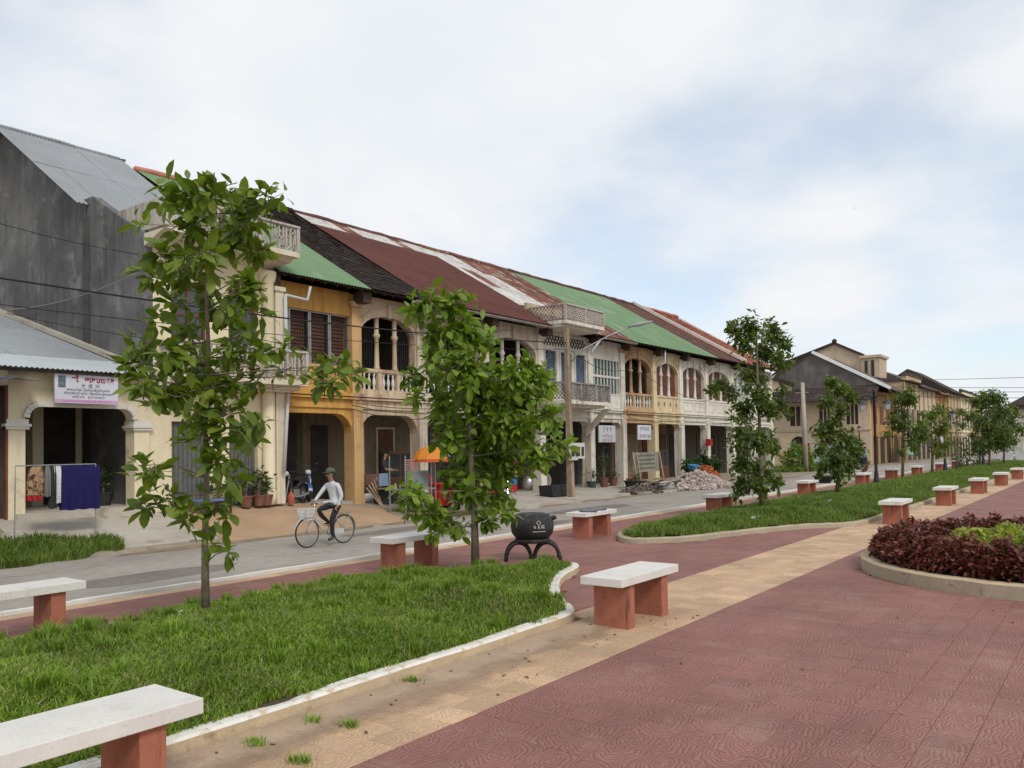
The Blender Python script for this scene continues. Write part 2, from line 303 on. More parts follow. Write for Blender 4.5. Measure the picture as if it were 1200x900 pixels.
for xa, xb, ya, yb in ((20.6, 24.9, 15.75, 16.9), (25.2, 29.4, 15.9, 16.9), (30.0, 33.2, 15.6, 16.6)):
    mb = MB(); pts = [(lerp(xa, xb, t)+random.uniform(-.1, .1), ya+.25*math.sin(t*9+xa)) for t in [i/8 for i in range(9)]] + [(lerp(xb, xa, t), yb+random.uniform(-.1, .1)) for t in [i/6 for i in range(7)]]
    mb.prism(pts, lambda x, y: (x, y, -.3), lambda x, y: (x, y, -.09)); tag(mb.build('concrete_ramp', CONC), kind='structure')
# raised plaza body (top just under the tiles) and its white edge to the road
mb = MB().box((-40, -60, -.31), (150, 10.2, -.034)); tag(mb.build('plaza', M('plaza_bed_mortar', (.26, .19, .15), .2, 2, .95)), kind='structure')
TZ = 0.0
def tilemat(name, c, grout, grime, tv=(.93, 1.06), ln=.6, gr=.4):
    mt = bpy.data.materials.new(name); mt.use_nodes = True; t = mt.node_tree; n = t.nodes; l = t.links.new; p = n['Principled BSDF']
    g = n.new('ShaderNodeNewGeometry'); dv = n.new('ShaderNodeVectorMath'); dv.operation = 'SCALE'; dv.inputs['Scale'].default_value = 4.; l(g.outputs['Position'], dv.inputs[0])
    fl = n.new('ShaderNodeVectorMath'); fl.operation = 'FLOOR'; l(dv.outputs[0], fl.inputs[0])
    wn = n.new('ShaderNodeTexWhiteNoise'); wn.noise_dimensions = '2D'; l(fl.outputs[0], wn.inputs['Vector'])
    fr = n.new('ShaderNodeVectorMath'); fr.operation = 'FRACTION'; l(dv.outputs[0], fr.inputs[0])
    # wood-grain like embossed curves: rings around a random corner of each tile, wobbling
    sb = n.new('ShaderNodeVectorMath'); sb.operation = 'SUBTRACT'; l(fr.outputs[0], sb.inputs[0]); l(wn.outputs['Color'], sb.inputs[1])
    sc = n.new('ShaderNodeVectorMath'); sc.operation = 'MULTIPLY'; sc.inputs[1].default_value = (1, 1.7, 0); l(sb.outputs[0], sc.inputs[0])
    wv = n.new('ShaderNodeTexWave'); wv.wave_type = 'RINGS'; wv.rings_direction = 'Z'; wv.inputs['Scale'].default_value = 1.9; wv.inputs['Distortion'].default_value = 12.; wv.inputs['Detail'].default_value = 1.; wv.inputs['Detail Scale'].default_value = .7; l(sc.outputs[0], wv.inputs['Vector'])
    ns = n.new('ShaderNodeTexNoise'); ns.inputs['Scale'].default_value = .9; ns.inputs['Detail'].default_value = 6; l(g.outputs['Position'], ns.inputs['Vector'])
    nf = n.new('ShaderNodeTexNoise'); nf.inputs['Scale'].default_value = 25; nf.inputs['Detail'].default_value = 4; l(g.outputs['Position'], nf.inputs['Vector'])
    def mr(x, a, b, c_, d): q = n.new('ShaderNodeMapRange'); q.inputs[1].default_value = a; q.inputs[2].default_value = b; q.inputs[3].default_value = c_; q.inputs[4].default_value = d; l(x, q.inputs[0]); return q.outputs[0]
    def mul(a, b): q = n.new('ShaderNodeMath'); q.operation = 'MULTIPLY'; l(a, q.inputs[0]); l(b, q.inputs[1]); return q.outputs[0]
    k = mul(mul(mr(wn.outputs['Value'], 0, 1, *tv), mr(ns.outputs[0], .3, .7, .82, 1.15)), mul(mr(wv.outputs[1], .0, .3, ln, 1.0), mr(nf.outputs[0], .3, .7, .86, 1.08)))
    v = n.new('ShaderNodeVectorMath'); v.operation = 'SCALE'; v.inputs[0].default_value = c; l(k, v.inputs['Scale'])
    n3 = n.new('ShaderNodeTexNoise'); n3.inputs['Scale'].default_value = 1.7; n3.inputs['Detail'].default_value = 9; n3.inputs['Roughness'].default_value = .68; l(g.outputs['Position'], n3.inputs['Vector'])
    q = n.new('ShaderNodeMix'); q.data_type = 'RGBA'; q.inputs[7].default_value = (*grime, 1); l(v.outputs[0], q.inputs[6]); l(mr(n3.outputs[0], .52, .72, 0, gr), q.inputs[0]); l(q.outputs[2], p.inputs['Base Color'])
    bp = n.new('ShaderNodeBump'); bp.inputs['Strength'].default_value = .55; bp.inputs['Distance'].default_value = .006; l(wv.outputs[1], bp.inputs['Height']); l(bp.outputs[0], p.inputs['Normal'])
    p.inputs['Roughness'].default_value = .72; p.inputs['Specular IOR Level'].default_value = .35
    MATS[name] = mt; return mt
REDT = tilemat('red_patterned_tile', (.295, .132, .108), None, (.37, .25, .2))
YELT = tilemat('yellow_patterned_tile', (.58, .385, .235), None, (.46, .325, .225), (.84, 1.12), .8, .7)
def tile_mesh(name, mat, jit=0.):
    h = .1242; b = .0025; mb = MB()
    mb.v = [(-h,-h,-.03),(h,-h,-.03),(h,h,-.03),(-h,h,-.03),(-h,-h,-.004),(h,-h,-.004),(h,h,-.004),(-h,h,-.004),(-h+b,-h+b,0),(h-b,-h+b,0),(h-b,h-b,0),(-h+b,h-b,0)]
    mb.f = [(8,9,10,11)]+[(a, (a+1) % 4, 4+(a+1) % 4, 4+a) for a in range(4)]+[(4+a, 4+(a+1) % 4, 8+(a+1) % 4, 8+a) for a in range(4)]
    return mb.mesh(name, mat)
def seen(x, y, z=0.):
    v = Vector((x, y, z))-O; d = v.dot(FW)
    if d < .8: return None
    return 600+F_PX*v.dot(RT)/d, 450+SHIFT-F_PX*v.dot(UP)/d, d
def tile_field(pname, mat, inside, x0, x1, y0, y1):
    par = MB().box((x0, y0, -.0335), (x1, y1, -.029)).build(pname, M('tile_grout', (.27, .15, .125), .2, 3, .95)); tag(par, kind='structure')
    me = tile_mesh('tile', mat); spots = []
    for i in range(int(round(x0*4)), int(round(x1*4))):
        for j in range(int(round(y0*4)), int(round(y1*4))):
            x, y = (i+.5)*.25, (j+.5)*.25
            if not inside(x, y): continue
            s = seen(x, y); vis = s is not None and -60 < s[0] < 1260 and 400 < s[1] < 990
            spots.append((0 if vis else 1, s[2] if s else 99, x, y))
    spots.sort()
    for k, (a, b, x, y) in enumerate(spots[:300]):
        inst('tile', me, par, (x, y, TZ+random.uniform(-.0015, .0015)), (random.gauss(0, .002), random.gauss(0, .002), 0), world=False)
    mb = MB(); base = [tuple(v.co) for v in me.vertices]; fs = [tuple(p.vertices) for p in me.polygons]
    for a, b, x, y in spots[300:]:
        dz = random.uniform(-.0015, .0015); mb.add([(x+p[0], y+p[1], TZ+dz+p[2]) for p in base], fs)
    if mb.v: tag(mb.build('tile_field', mat, par), kind='stuff')
    return par
BEDS = {}
def poly_in(poly):
    P = np.array(poly); Q = np.roll(P, -1, 0)
    def f(x, y):
        x = np.asarray(x, float); y = np.asarray(y, float); c = np.zeros(x.shape, bool)
        for (x1, y1), (x2, y2) in zip(P, Q):
            if y1 == y2: continue
            c ^= ((y1 > y) != (y2 > y)) & (x < (x2-x1)*(y-y1)/(y2-y1)+x1)
        return c
    return f
def poly_dist(poly, x, y):
    P = np.array(poly); Q = np.roll(P, -1, 0); d = np.full(np.shape(x), 1e9)
    for a, b in zip(P, Q):
        e = b-a; t = np.clip(((x-a[0])*e[0]+(y-a[1])*e[1])/(e@e), 0, 1); d = np.minimum(d, np.hypot(x-a[0]-t*e[0], y-a[1]-t*e[1]))
    return d
def smooth_poly(pts, n=6):   # Catmull-Rom through the given points (closed)
    P = [Vector((*p, 0)) for p in pts]; out = []; k = len(P)
    for i in range(k):
        a, b, c, d = P[i-1], P[i], P[(i+1) % k], P[(i+2) % k]
        if (c-b).length > 6: out.append((b.x, b.y)); continue
        for s in range(n):
            t = s/n; q = .5*((2*b)+(c-a)*t+(2*a-5*b+4*c-d)*t*t+(3*b-a-3*c+d)*t**3); out.append((q.x, q.y))
    return out
BED1 = smooth_poly([(-14, 4.5), (-6, 4.5), (-.5, 4.5), (4, 4.5), (6.2, 4.5), (6.9, 4.52), (7.25, 4.66), (7.62, 5.02), (8.1, 5.4), (8.65, 5.76), (9.2, 6.03), (9.75, 6.2), (10.05, 6.4), (9.9, 6.7), (9.5, 6.95), (8.6, 7.3), (7.6, 7.9), (6.6, 8.1), (4, 8.1), (-.5, 8.1), (-6, 8.1), (-14, 8.1)])
BED2 = smooth_poly([(13.3, 7.25), (14.0, 6.5), (15.1, 6.15), (16.2, 5.8), (17.3, 5.3), (18.1, 4.65), (19.2, 4.5), (22, 4.5), (27, 4.5), (32, 4.5), (80, 4.5), (80, 8.1), (30, 8.1), (25, 8.1), (20, 8.1), (17, 8.1), (15, 8.05), (14.0, 7.9)])
PC, PR = (12.9, .7), 2.4
in1, in2 = poly_in(BED1), poly_in(BED2)
def in_planter(x, y): return (x-PC[0])**2+(y-PC[1])**2 < (PR-.05)**2
def strip_y(x, y): return 3.5 < y < 4.75 or y > 9.75
def not_bed(x, y): return not (in1(np.array([x]), np.array([y]))[0] or in2(np.array([x]), np.array([y]))[0] or in_planter(x, y))
tile_field('plaza_paving', REDT, lambda x, y: not_bed(x, y) and not strip_y(x, y) and y < 3.5, 0., 46., -6., 3.5)
tile_field('cross_paving', REDT, lambda x, y: not_bed(x, y) and not strip_y(x, y) and y > 4.4, -2., 48., 4.75, 9.75)
tile_field('border_paving', YELT, lambda x, y: not_bed(x, y), -2., 48., 3.5, 4.75)
tile_field('edge_paving', YELT, lambda x, y: True, -2., 60., 9.75, 10.)
# sand blown over the yellow border by the kerb
SAND = M('sand', (.44, .32, .22), .14, 3, .95, .3, 90, spots=(.35, .245, .165), spot_scale=4, spot_lo=.55, fine=.18)
mb = MB(); xs3 = [i*.15 for i in range(-10, 50)]
for a, b in zip(xs3[:-1], xs3[1:]): mb.quad((a, 3.55, .003), (b, 3.55, .003), (b, 4.46, .009), (a, 4.46, .009))
tt = SAND.node_tree; pn = tt.nodes['Principled BSDF']; gg = tt.nodes.new('ShaderNodeNewGeometry'); sx_ = tt.nodes.new('ShaderNodeSeparateXYZ'); tt.links.new(gg.outputs['Position'], sx_.inputs[0])
nn_ = tt.nodes.new('ShaderNodeTexNoise'); nn_.inputs['Scale'].default_value = 2.2; nn_.inputs['Detail'].default_value = 8; nn_.inputs['Roughness'].default_value = .65; tt.links.new(gg.outputs['Position'], nn_.inputs['Vector'])
m1_ = tt.nodes.new('ShaderNodeMath'); m1_.operation = 'MULTIPLY_ADD'; m1_.inputs[1].default_value = .75; tt.links.new(nn_.outputs[0], m1_.inputs[0]); tt.links.new(sx_.outputs[1], m1_.inputs[2])
m2_ = tt.nodes.new('ShaderNodeMapRange'); m2_.inputs[1].default_value = 4.25; m2_.inputs[2].default_value = 4.6; tt.links.new(m1_.outputs[0], m2_.inputs[0]); tt.links.new(m2_.outputs[0], pn.inputs['Alpha'])
tag(mb.build('sand_drift', SAND, smooth=True), kind='structure')
# kerbs
def kerb(name, poly, mat, w_=.13, h=.13, closed=True, z0=-.02, wob=.006, top=None):
    P = [Vector(p) for p in poly]; k = len(P); rng = random.Random(3); O_, I_ = [], []
    area = sum(P[i].x*P[(i+1) % k].y-P[(i+1) % k].x*P[i].y for i in range(k)); sg = 1 if area > 0 else -1
    for i in range(k):
        d = ((P[(i+1) % k]-P[i]).normalized()+(P[i]-P[i-1]).normalized()).normalized(); nrm = Vector((d.y, -d.x))*sg
        O_.append(P[i]+nrm*(.02+rng.uniform(-wob, wob))); I_.append(P[i]-nrm*(w_-.02))
    zt = [h+rng.uniform(-wob, wob) for _ in range(k)]; sides, tops = MB(), MB()
    for i in range(k):
        j = (i+1) % k; c = .018
        oo = [O_[q]+(I_[q]-O_[q]).normalized()*c for q in (i, j)]
        sides.quad((*O_[i], z0), (*O_[j], z0), (*O_[j], zt[j]-c), (*O_[i], zt[i]-c))
        sides.quad((*I_[j], z0), (*I_[i], z0), (*I_[i], zt[i]), (*I_[j], zt[j]))
        tops.quad((*O_[i], zt[i]-c), (*O_[j], zt[j]-c), (*oo[1], zt[j]), (*oo[0], zt[i]))
        tops.quad((*oo[0], zt[i]), (*oo[1], zt[j]), (*I_[j], zt[j]), (*I_[i], zt[i]))
    o = sides.build(name, mat); tag(o, kind='structure'); t = tops.build('kerb_top', top or mat, o); return o
def resample(poly, step=.35):
    out = []
    for i in range(len(poly)):
        a, b = Vector(poly[i]), Vector(poly[(i+1) % len(poly)]); n = max(1, int((b-a).length/step)); out += [tuple(a.lerp(b, q/n)) for q in range(n)]
    return out
kerb('kerb', resample(BED1, .3), KERBY, .125, .095, wob=.005, top=WHITEP)
kerb('kerb', resample(BED2), KERBC, .14, .095, top=KERBC)
ring = [(PC[0]+PR*math.cos(2*PI*i/72), PC[1]+PR*math.sin(2*PI*i/72)) for i in range(72)]
kerb('kerb', ring, KERBC, .17, .17, top=KERBY)
mb = MB()
for i in range(-60, 250): mb.box((i*.8, 10.2, -.31), (i*.8+.795, 10.3, .012+.004*math.sin(i*2.2)))
tag(mb.build('kerb', M('white_edge_paint', (.74, .71, .64), .08, 2, .8, .2, 60, fine=.1)), kind='structure')
# bed soil mounds and grass
def mound(poly, peak): return lambda x, y: .06+peak*(1-np.exp(-poly_dist(poly, x, y)/.75))+.025*np.sin(x*3.1+y*2.3)+.02*np.sin(x*5.7-y*4.1)
def soil(name, poly, zf, x0, x1, y0, y1, st):
    mb = MB(); inn = poly_in(poly); X = np.arange(x0, x1, st); Y = np.arange(y0, y1, st); XX, YY = np.meshgrid(X, Y, indexing='ij')
    ok = inn(XX, YY); Z = np.where(ok, zf(XX, YY), .06)-.015; ny = len(Y)
    mb.v = [(float(a), float(b), float(c)) for a, b, c in zip(XX.ravel(), YY.ravel(), Z.ravel())]
    q = lambda i, j: ok[i, j]
    mb.f = [(i*ny+j, (i+1)*ny+j, (i+1)*ny+j+1, i*ny+j+1) for i in range(len(X)-1) for j in range(ny-1) if q(i, j) and q(i+1, j) and q(i, j+1) and q(i+1, j+1)]
    return tag(mb.build(name, SOIL, smooth=True), kind='structure')
def fast_mesh(name, V, Fc, mat):            # V (n,3), Fc (k,3) triangles
    me = bpy.data.meshes.new(name); me.vertices.add(len(V)); me.vertices.foreach_set('co', np.asarray(V, np.float32).ravel())
    me.loops.add(len(Fc)*3); me.loops.foreach_set('vertex_index', np.asarray(Fc, np.int32).ravel()); me.polygons.add(len(Fc))
    me.polygons.foreach_set('loop_start', np.arange(0, len(Fc)*3, 3, dtype=np.int32)); me.update(); me.validate(); me.materials.append(mat); return me
def blades(name, pts, h, wd, mat, label=None, parent=None, lean=.95):
    n = len(pts); a = NR.uniform(0, 2*PI, n); hh = h*NR.uniform(.55, 1.25, n); ln = lean*NR.uniform(.2, 1.3, n)*hh; ww = wd*NR.uniform(.7, 1.3, n)
    d = np.stack([np.cos(a), np.sin(a), 0*a], 1); s = np.stack([-np.sin(a+NR.normal(0, .5, n)), np.cos(a), 0*a], 1)*ww[:, None]; u = np.zeros((n, 3)); u[:, 2] = 1
    V = np.empty((n, 5, 3)); V[:, 0] = pts-s; V[:, 1] = pts+s; mid = pts+u*(hh*.6)[:, None]+d*(ln*.35)[:, None]; V[:, 2] = mid-s*.75; V[:, 3] = mid+s*.75; V[:, 4] = pts+u*(hh*.93)[:, None]+d*ln[:, None]
    k = np.arange(n)[:, None]*5; Fc = np.concatenate([k+[0, 1, 3], k+[0, 3, 2], k+[2, 3, 4]], 1).reshape(-1, 3)
    o = bpy.data.objects.new(name, fast_mesh(name, V.reshape(-1, 3), Fc, mat)); COL.objects.link(o); tag(o, label, 'grass' if label else None, kind='stuff')
    if parent: o.parent = parent
    return o
def scatter(inn, zf, x0, x1, y0, y1, n, clump=0.):
    x = NR.uniform(x0, x1, n); y = NR.uniform(y0, y1, n); k = inn(x, y); x, y = x[k], y[k]
    if clump:
        f = np.sin(x*4.3+1.7*np.sin(y*2.9))*np.sin(y*5.1+1.3*np.sin(x*3.3)); k = NR.uniform(0, 1, len(x)) < .62+.38*f*clump+.1; x, y = x[k], y[k]
    return np.stack([x, y, zf(x, y)-.012], 1)
Z1, Z2 = mound(BED1, .27), mound(BED2, .2)
soil('bed_ground', BED1, Z1, -2, 10.2, 4.4, 8.2, .12); soil('bed_ground', BED2, Z2, 13, 80, 4.4, 8.2, .25)
def inset(poly, inn, d): return lambda x, y: inn(x, y) & (poly_dist(poly, x, y) > d)
i1, i2 = inset(BED1, in1, .07), inset(BED2, in2, .08)
near = np.concatenate([scatter(i1, Z1, -.5, 10.1, 4.5, 8.1, 190000, 1.), scatter(i1, Z1, 1.2, 5.5, 4.5, 6.4, 70000, 1.)])
blades('grass', near, .05, .0055, GRASSM, 'thick bright green grass on the bed with the white painted kerb')
p = scatter(i1, Z1, 0., 10., 4.5, 8.1, 170); tuft = np.concatenate([p[NR.integers(0, len(p), 9000)]+np.c_[NR.normal(0, .035, 9000), NR.normal(0, .035, 9000), np.zeros(9000)]])
blades('grass', near[NR.integers(0, len(near), 12000)]+np.array([0, 0, .008]), .055, .004, DRYG, 'dry straw coloured blades mixed into the white kerbed lawn', lean=1.3)
blades('grass', tuft, .125, .0055, GRASSM, 'taller grass tufts standing out of the white kerbed bed', lean=.8)
blades('grass', np.concatenate([scatter(i2, Z2, 13, 26, 4.5, 8.1, 90000, 1.), scatter(i2, Z2, 26, 46, 4.5, 8.1, 50000, 1.), scatter(i2, Z2, 46, 80, 4.5, 8.1, 26000)]), .13, .008, WEED, 'patchy green grass on the long bed with bare concrete kerb')
# ================================================================ shophouses
YF = 19.5
def arc_top(x0, x1, zs, rise, n=14): cx, hw = (x0+x1)/2, (x1-x0)/2; return [(cx-hw*math.cos(PI*i/n), zs+rise*math.sin(PI*i/n)) for i in range(n+1)]
def round_top(x0, x1, zt, r, n=5):
    a = [(x0+r-r*math.cos(PI/2*i/n), zt-r+r*math.sin(PI/2*i/n)) for i in range(n+1)]
    return a+[(x1-(x-x0), z) for x, z in a[::-1]]
def spandrel(mb, pts, ztop, y0, y1):
    for (xa, za), (xb, zb) in zip(pts[:-1], pts[1:]):
        if xb-xa < 1e-5: continue
        mb.quad((xa, y0, za), (xb, y0, zb), (xb, y0, ztop), (xa, y0, ztop)); mb.quad((xb, y1, zb), (xa, y1, za), (xa, y1, ztop), (xb, y1, ztop))
        mb.quad((xa, y1, za), (xb, y1, zb), (xb, y0, zb), (xa, y0, za))
    mb.quad((pts[0][0], y0, ztop), (pts[-1][0], y0, ztop), (pts[-1][0], y1, ztop), (pts[0][0], y1, ztop)); return mb
def molding(mb, pts, y, r=.035): return mb.tube([(x, y, z) for x, z in pts], r, 6)
SHEETS = {}
def sheet_mesh(wd, ln, pitch=.11, amp=.016):
    key = (round(wd, 2), round(ln, 2), pitch)
    if key in SHEETS: return SHEETS[key]
    nw = max(1, round(wd/pitch)); pitch = wd/nw; n = nw*4+3; mb = MB(); rows = 3
    for j in range(rows+1):
        for i in range(n+1):
            x = pitch*i/4; mb.v.append((x, ln*j/rows, amp*math.cos(2*PI*x/pitch)))
    mb.f = [(j*(n+1)+i, j*(n+1)+i+1, (j+1)*(n+1)+i+1, (j+1)*(n+1)+i) for j in range(rows) for i in range(n)]
    SHEETS[key] = mb.mesh('roof_sheet', GREYTIN, True); return SHEETS[key]
def sheets(par, x0, x1, a, b, mats, rows=2, wd=.82, pitch=.11, jit=.004, label=None):
    """corrugated sheets from eave point a=(y,z) up to ridge point b"""
    (y0, z0), (y1, z1) = a, b; ln = math.hypot(y1-y0, z1-z0); ang = math.atan2(z1-z0, y1-y0); k = max(1, round((x1-x0)/wd)); wd = (x1-x0)/k; rl = ln/rows
    me = sheet_mesh(wd, rl+.12, pitch); bigm = mats if callable(mats) else (lambda i, j: mats[(i*7+j*3) % len(mats)])
    for i in range(k):
        for j in range(rows):
            t = j*rl/ln; p = (x0+i*wd, lerp(y0, y1, t)-.06*(j > 0)*math.cos(ang), lerp(z0, z1, t)+.008*j+.002*(i % 2)-.06*(j > 0)*math.sin(ang))
            o = inst('roof_sheet', me, par, p, (ang+random.uniform(-.001, .001), random.uniform(-.002, .002), 0), mat=bigm(i, j))
def tiles(par, x0, x1, a, b, mat, step=.24, cw=.2, name='roof_tiles', jit=.022):
    (y0, z0), (y1, z1) = a, b; ln = math.hypot(y1-y0, z1-z0); n = int(ln/step); dy, dz = (y1-y0)/ln, (z1-z0)/ln; ny, nz = -dz, dy; mb = MB(); k = int((x1-x0)/cw); cw = (x1-x0)/k
    for j in range(n):
        sag = -.05*math.sin(PI*j/n)
        for i in range(k):
            s0, s1 = j*step-random.uniform(0, .03), (j+1)*step+.05; h0, h1 = .045+random.uniform(0, jit)+sag, .008+sag; xa, xb = x0+i*cw, x0+(i+1)*cw-.012
            P = lambda x, s, h: (x, y0+dy*s+ny*h, z0+dz*s+nz*h)
            mb.add([P(xa, s0, h0), P(xb, s0, h0), P(xb, s1, h1), P(xa, s1, h1), P(xa, s0, h0-.03), P(xb, s0, h0-.03)], [(0, 1, 2, 3), (4, 5, 1, 0)])
    return tag(mb.build(name, mat, par), kind='stuff')
def ridge_cap(par, x0, x1, y, z, mat, r=.11, scal=False):
    mb = MB(); n = int((x1-x0)/.35)
    if scal:
        for i in range(n): mb.tube([(x0+i*.35, y, z+.02*(i % 2)), (x0+i*.35+.37, y, z+.03)], [r*.85, r*1.1], 8)
    else: mb.tube([(lerp(x0, x1, i/6), y, z+random.uniform(-.03, .02)) for i in range(7)], r, 6)
    return mb.build('ridge_cap', mat, par, smooth=True)
BALU = MB().lathe([(.045, 0), (.05, .03), (.03, .06), (.035, .1), (.062, .2), (.055, .27), (.03, .36), (.026, .4), (.042, .44), (.045, .5)], n=8).mesh('baluster', None, True)
BALU.materials.append(WHITETRIM)
def bars(mb, x0, x1, z0, z1, y, n, r=.012, horiz=2):
    for i in range(n): x = lerp(x0, x1, (i+.5)/n); mb.tube([(x, y, z0), (x, y, z1)], r, 5)
    for j in range(horiz): z = lerp(z0, z1, (j+1)/(horiz+1)); mb.tube([(x0, y, z), (x1, y, z)], r, 5)
    return mb
def frame(mb, x0, x1, z0, z1, y0, y1, t=.06):
    mb.box((x0, y0, z0), (x0+t, y1, z1)).box((x1-t, y0, z0), (x1, y1, z1)).box((x0+t, y0, z1-t), (x1-t, y1, z1)).box((x0+t, y0, z0), (x1-t, y1, z0+t)); return mb
def louvre(par, x0, x1, z0, z1, y, mat, name='shutter', step=.09):
    fr = frame(MB(), x0, x1, z0, z1, y, y+.05, .05).build(name, mat, par); mb = MB(); n = int((z1-z0-.1)/step)
    for i in range(n):
        z = z0+.05+i*step; mb.add([(x0+.05, y+.008, z), (x1-.05, y+.008, z), (x1-.05, y+.045, z+step*.95), (x0+.05, y+.045, z+step*.95)], [(0, 1, 2, 3)])
    o = mb.build('louvre', mat, None); o.parent = fr; o.location = -par.location; return fr
def party_wall(par, x, base, mat, t=.12, yb=33., ridge=(26.3, 11.3), eave=6.95, arcade=True):
    poly = [(22.24 if arcade else YF+.36, base-.25), (yb, base-.25), (yb, eave), (ridge[0], ridge[1]-.12), (YF+.36, eave+.35)]+([(YF+.36, 3.2), (22.24, 3.2)] if arcade else [])
    return MB().prism(poly, lambda y, z: (x-t/2, y, z), lambda y, z: (x+t/2, y, z)).build('party_wall', mat, par)
def pilaster(par, x, base, mat, cap=True, wd=.4, top=6.75, trim=None):
    mb = MB().box((x-wd/2, YF-.1, base-.3), (x+wd/2, YF+.36, 3.1)).box((x-wd/2, YF-.06, 3.1), (x+wd/2, YF+.36, top))
    mb.box((x-wd/2-.02, YF-.12, base-.3), (x+wd/2+.02, YF+.3, base+.3))
    o = mb.build('column', mat, par)
    if cap:
        for zc in (6.36,):
            c = MB().box((x-wd/2-.05, YF-.15, zc), (x+wd/2+.05, YF+.2, zc+.08)).box((x-wd/2-.09, YF-.19, zc+.0795), (x+wd/2+.09, YF+.2, zc+.15)).build('capital', trim or mat, None); c.parent = o; c.location = -par.location
    return o
def door_row(par, x0, x1, base, y, kinds):
    n = len(kinds); wd = (x1-x0)/n
    for i, k in enumerate(kinds):
        a, b = x0+i*wd+.05, x0+(i+1)*wd-.05; zt = base+2.6
        if k == 'wall': continue
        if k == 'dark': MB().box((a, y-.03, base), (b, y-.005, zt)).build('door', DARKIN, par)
        elif k == 'fold':
            mb = MB(); q = int((b-a)/.11)
            for j in range(q): mb.box((a+j*(b-a)/q, y-.05-.02*(j % 2), base+.02), (a+(j+1)*(b-a)/q-.012, y-.02, zt))
            mb.build('folding_door', FOLD, par)
        elif k in ('wood', 'white', 'red'):
            mt = {'wood': BROWNWOOD, 'white': ARCWALL, 'red': REDWOOD}[k]; fr = frame(MB(), a, b, base, zt, y-.07, y-.006, .07).build('door_frame', W_PALE if k == 'wood' else mt, par)
            for s in range(2):
                xa, xb = lerp(a+.07, b-.07, s/2), lerp(a+.07, b-.07, (s+1)/2)-.015; d = MB().box((xa, y-.05, base+.02), (xb, y-.01, zt-.08)); d.box((xa+.08, y-.06, base+.25), (xb-.08, y-.045, base+1.1)); d.box((xa+.08, y-.06, base+1.3), (xb-.08, y-.045, zt-.25))
                d.build('door', mt, par)
        elif k == 'plank':
            for j in range(6): MB().box((lerp(a, b, j/6), y-.05, base), (lerp(a, b, (j+1)/6)-.015, y-.015, zt)).build('plank', TIMBER, par)
def arch_upper(e, x0, x1, wall, trim, infill, zs=5.6, rise=.62, n=3, ncol=None, keystone=True, z0=4.45):
    a, b = x0+.25, x1-.25; pts = arc_top(a, b, zs, rise); col = []
    mo = MB(); molding(mo, [(lerp((a+b)/2, x, 1.12), lerp(zs, z, 1.38)+.02) for x, z in pts], YF+.0, .04)
    if keystone: mo.box(((a+b)/2-.07, YF-.07, zs+rise-.05), ((a+b)/2+.07, YF+.02, zs+rise+.38))
    mo.build('arch_molding', trim, e)
    for i in range(1, n):
        x = lerp(a, b, i/n); top = zs+rise*math.sqrt(max(0, 1-((x-(a+b)/2)/((b-a)/2))**2))
        MB().lathe([(.11, z0), (.11, z0+.08), (.085, z0+.1), (.075, zs-.12), (.1, zs-.1), (.12, zs-.03), (.12, zs+.02), (.08, zs+.04), (.08, top+.05)], (x, YF+.18, 0), 10).build('column', ncol or trim, e, smooth=True)
    cells = [(lerp(a, b, i/n)+(.09 if i else .0), lerp(a, b, (i+1)/n)-(.09 if i < n-1 else 0)) for i in range(n)]
    for i, (xa, xb) in enumerate(cells):
        kind = infill[i % len(infill)]; zt = zs+rise*.8 if i not in (0, n-1) else zs+rise*.45
        if kind == 'bars': bars(MB(), xa, xb, z0, zt, YF+.26, 7).build('window_bars', BLACKMET, e)
        elif kind == 'open': pass
        elif isinstance(kind, tuple):
            p = arc_top(a, b, zs, rise, 24); q = [(x, z) for x, z in p if xa <= x <= xb]
            zat = lambda x: zs+rise*math.sqrt(max(0, 1-((x-(a+b)/2)/((b-a)/2))**2))
            top = [(xa, zat(xa))]+q+[(xb, zat(xb))]; poly = [(xa, z0), (xb, z0)]+top[::-1]
            sh = MB().prism(poly, lambda x, z: (x, YF+.22, z), lambda x, z: (x, YF+.26, z)).build('shutter', kind[0], e)
            r = MB()
            for j in range(int((zat((xa+xb)/2)-z0)/.1)-1): r.box((xa+.05, YF+.205, z0+.06+j*.1), (xb-.05, YF+.219, z0+.12+j*.1))
            for xx in ((xa+xb)/2,): r.box((xx-.025, YF+.195, z0), (xx+.025, YF+.204, zat((xa+xb)/2)-.1))
            c = r.build('louvre', kind[0], None); c.parent = sh; c.location = -e.location
    return pts
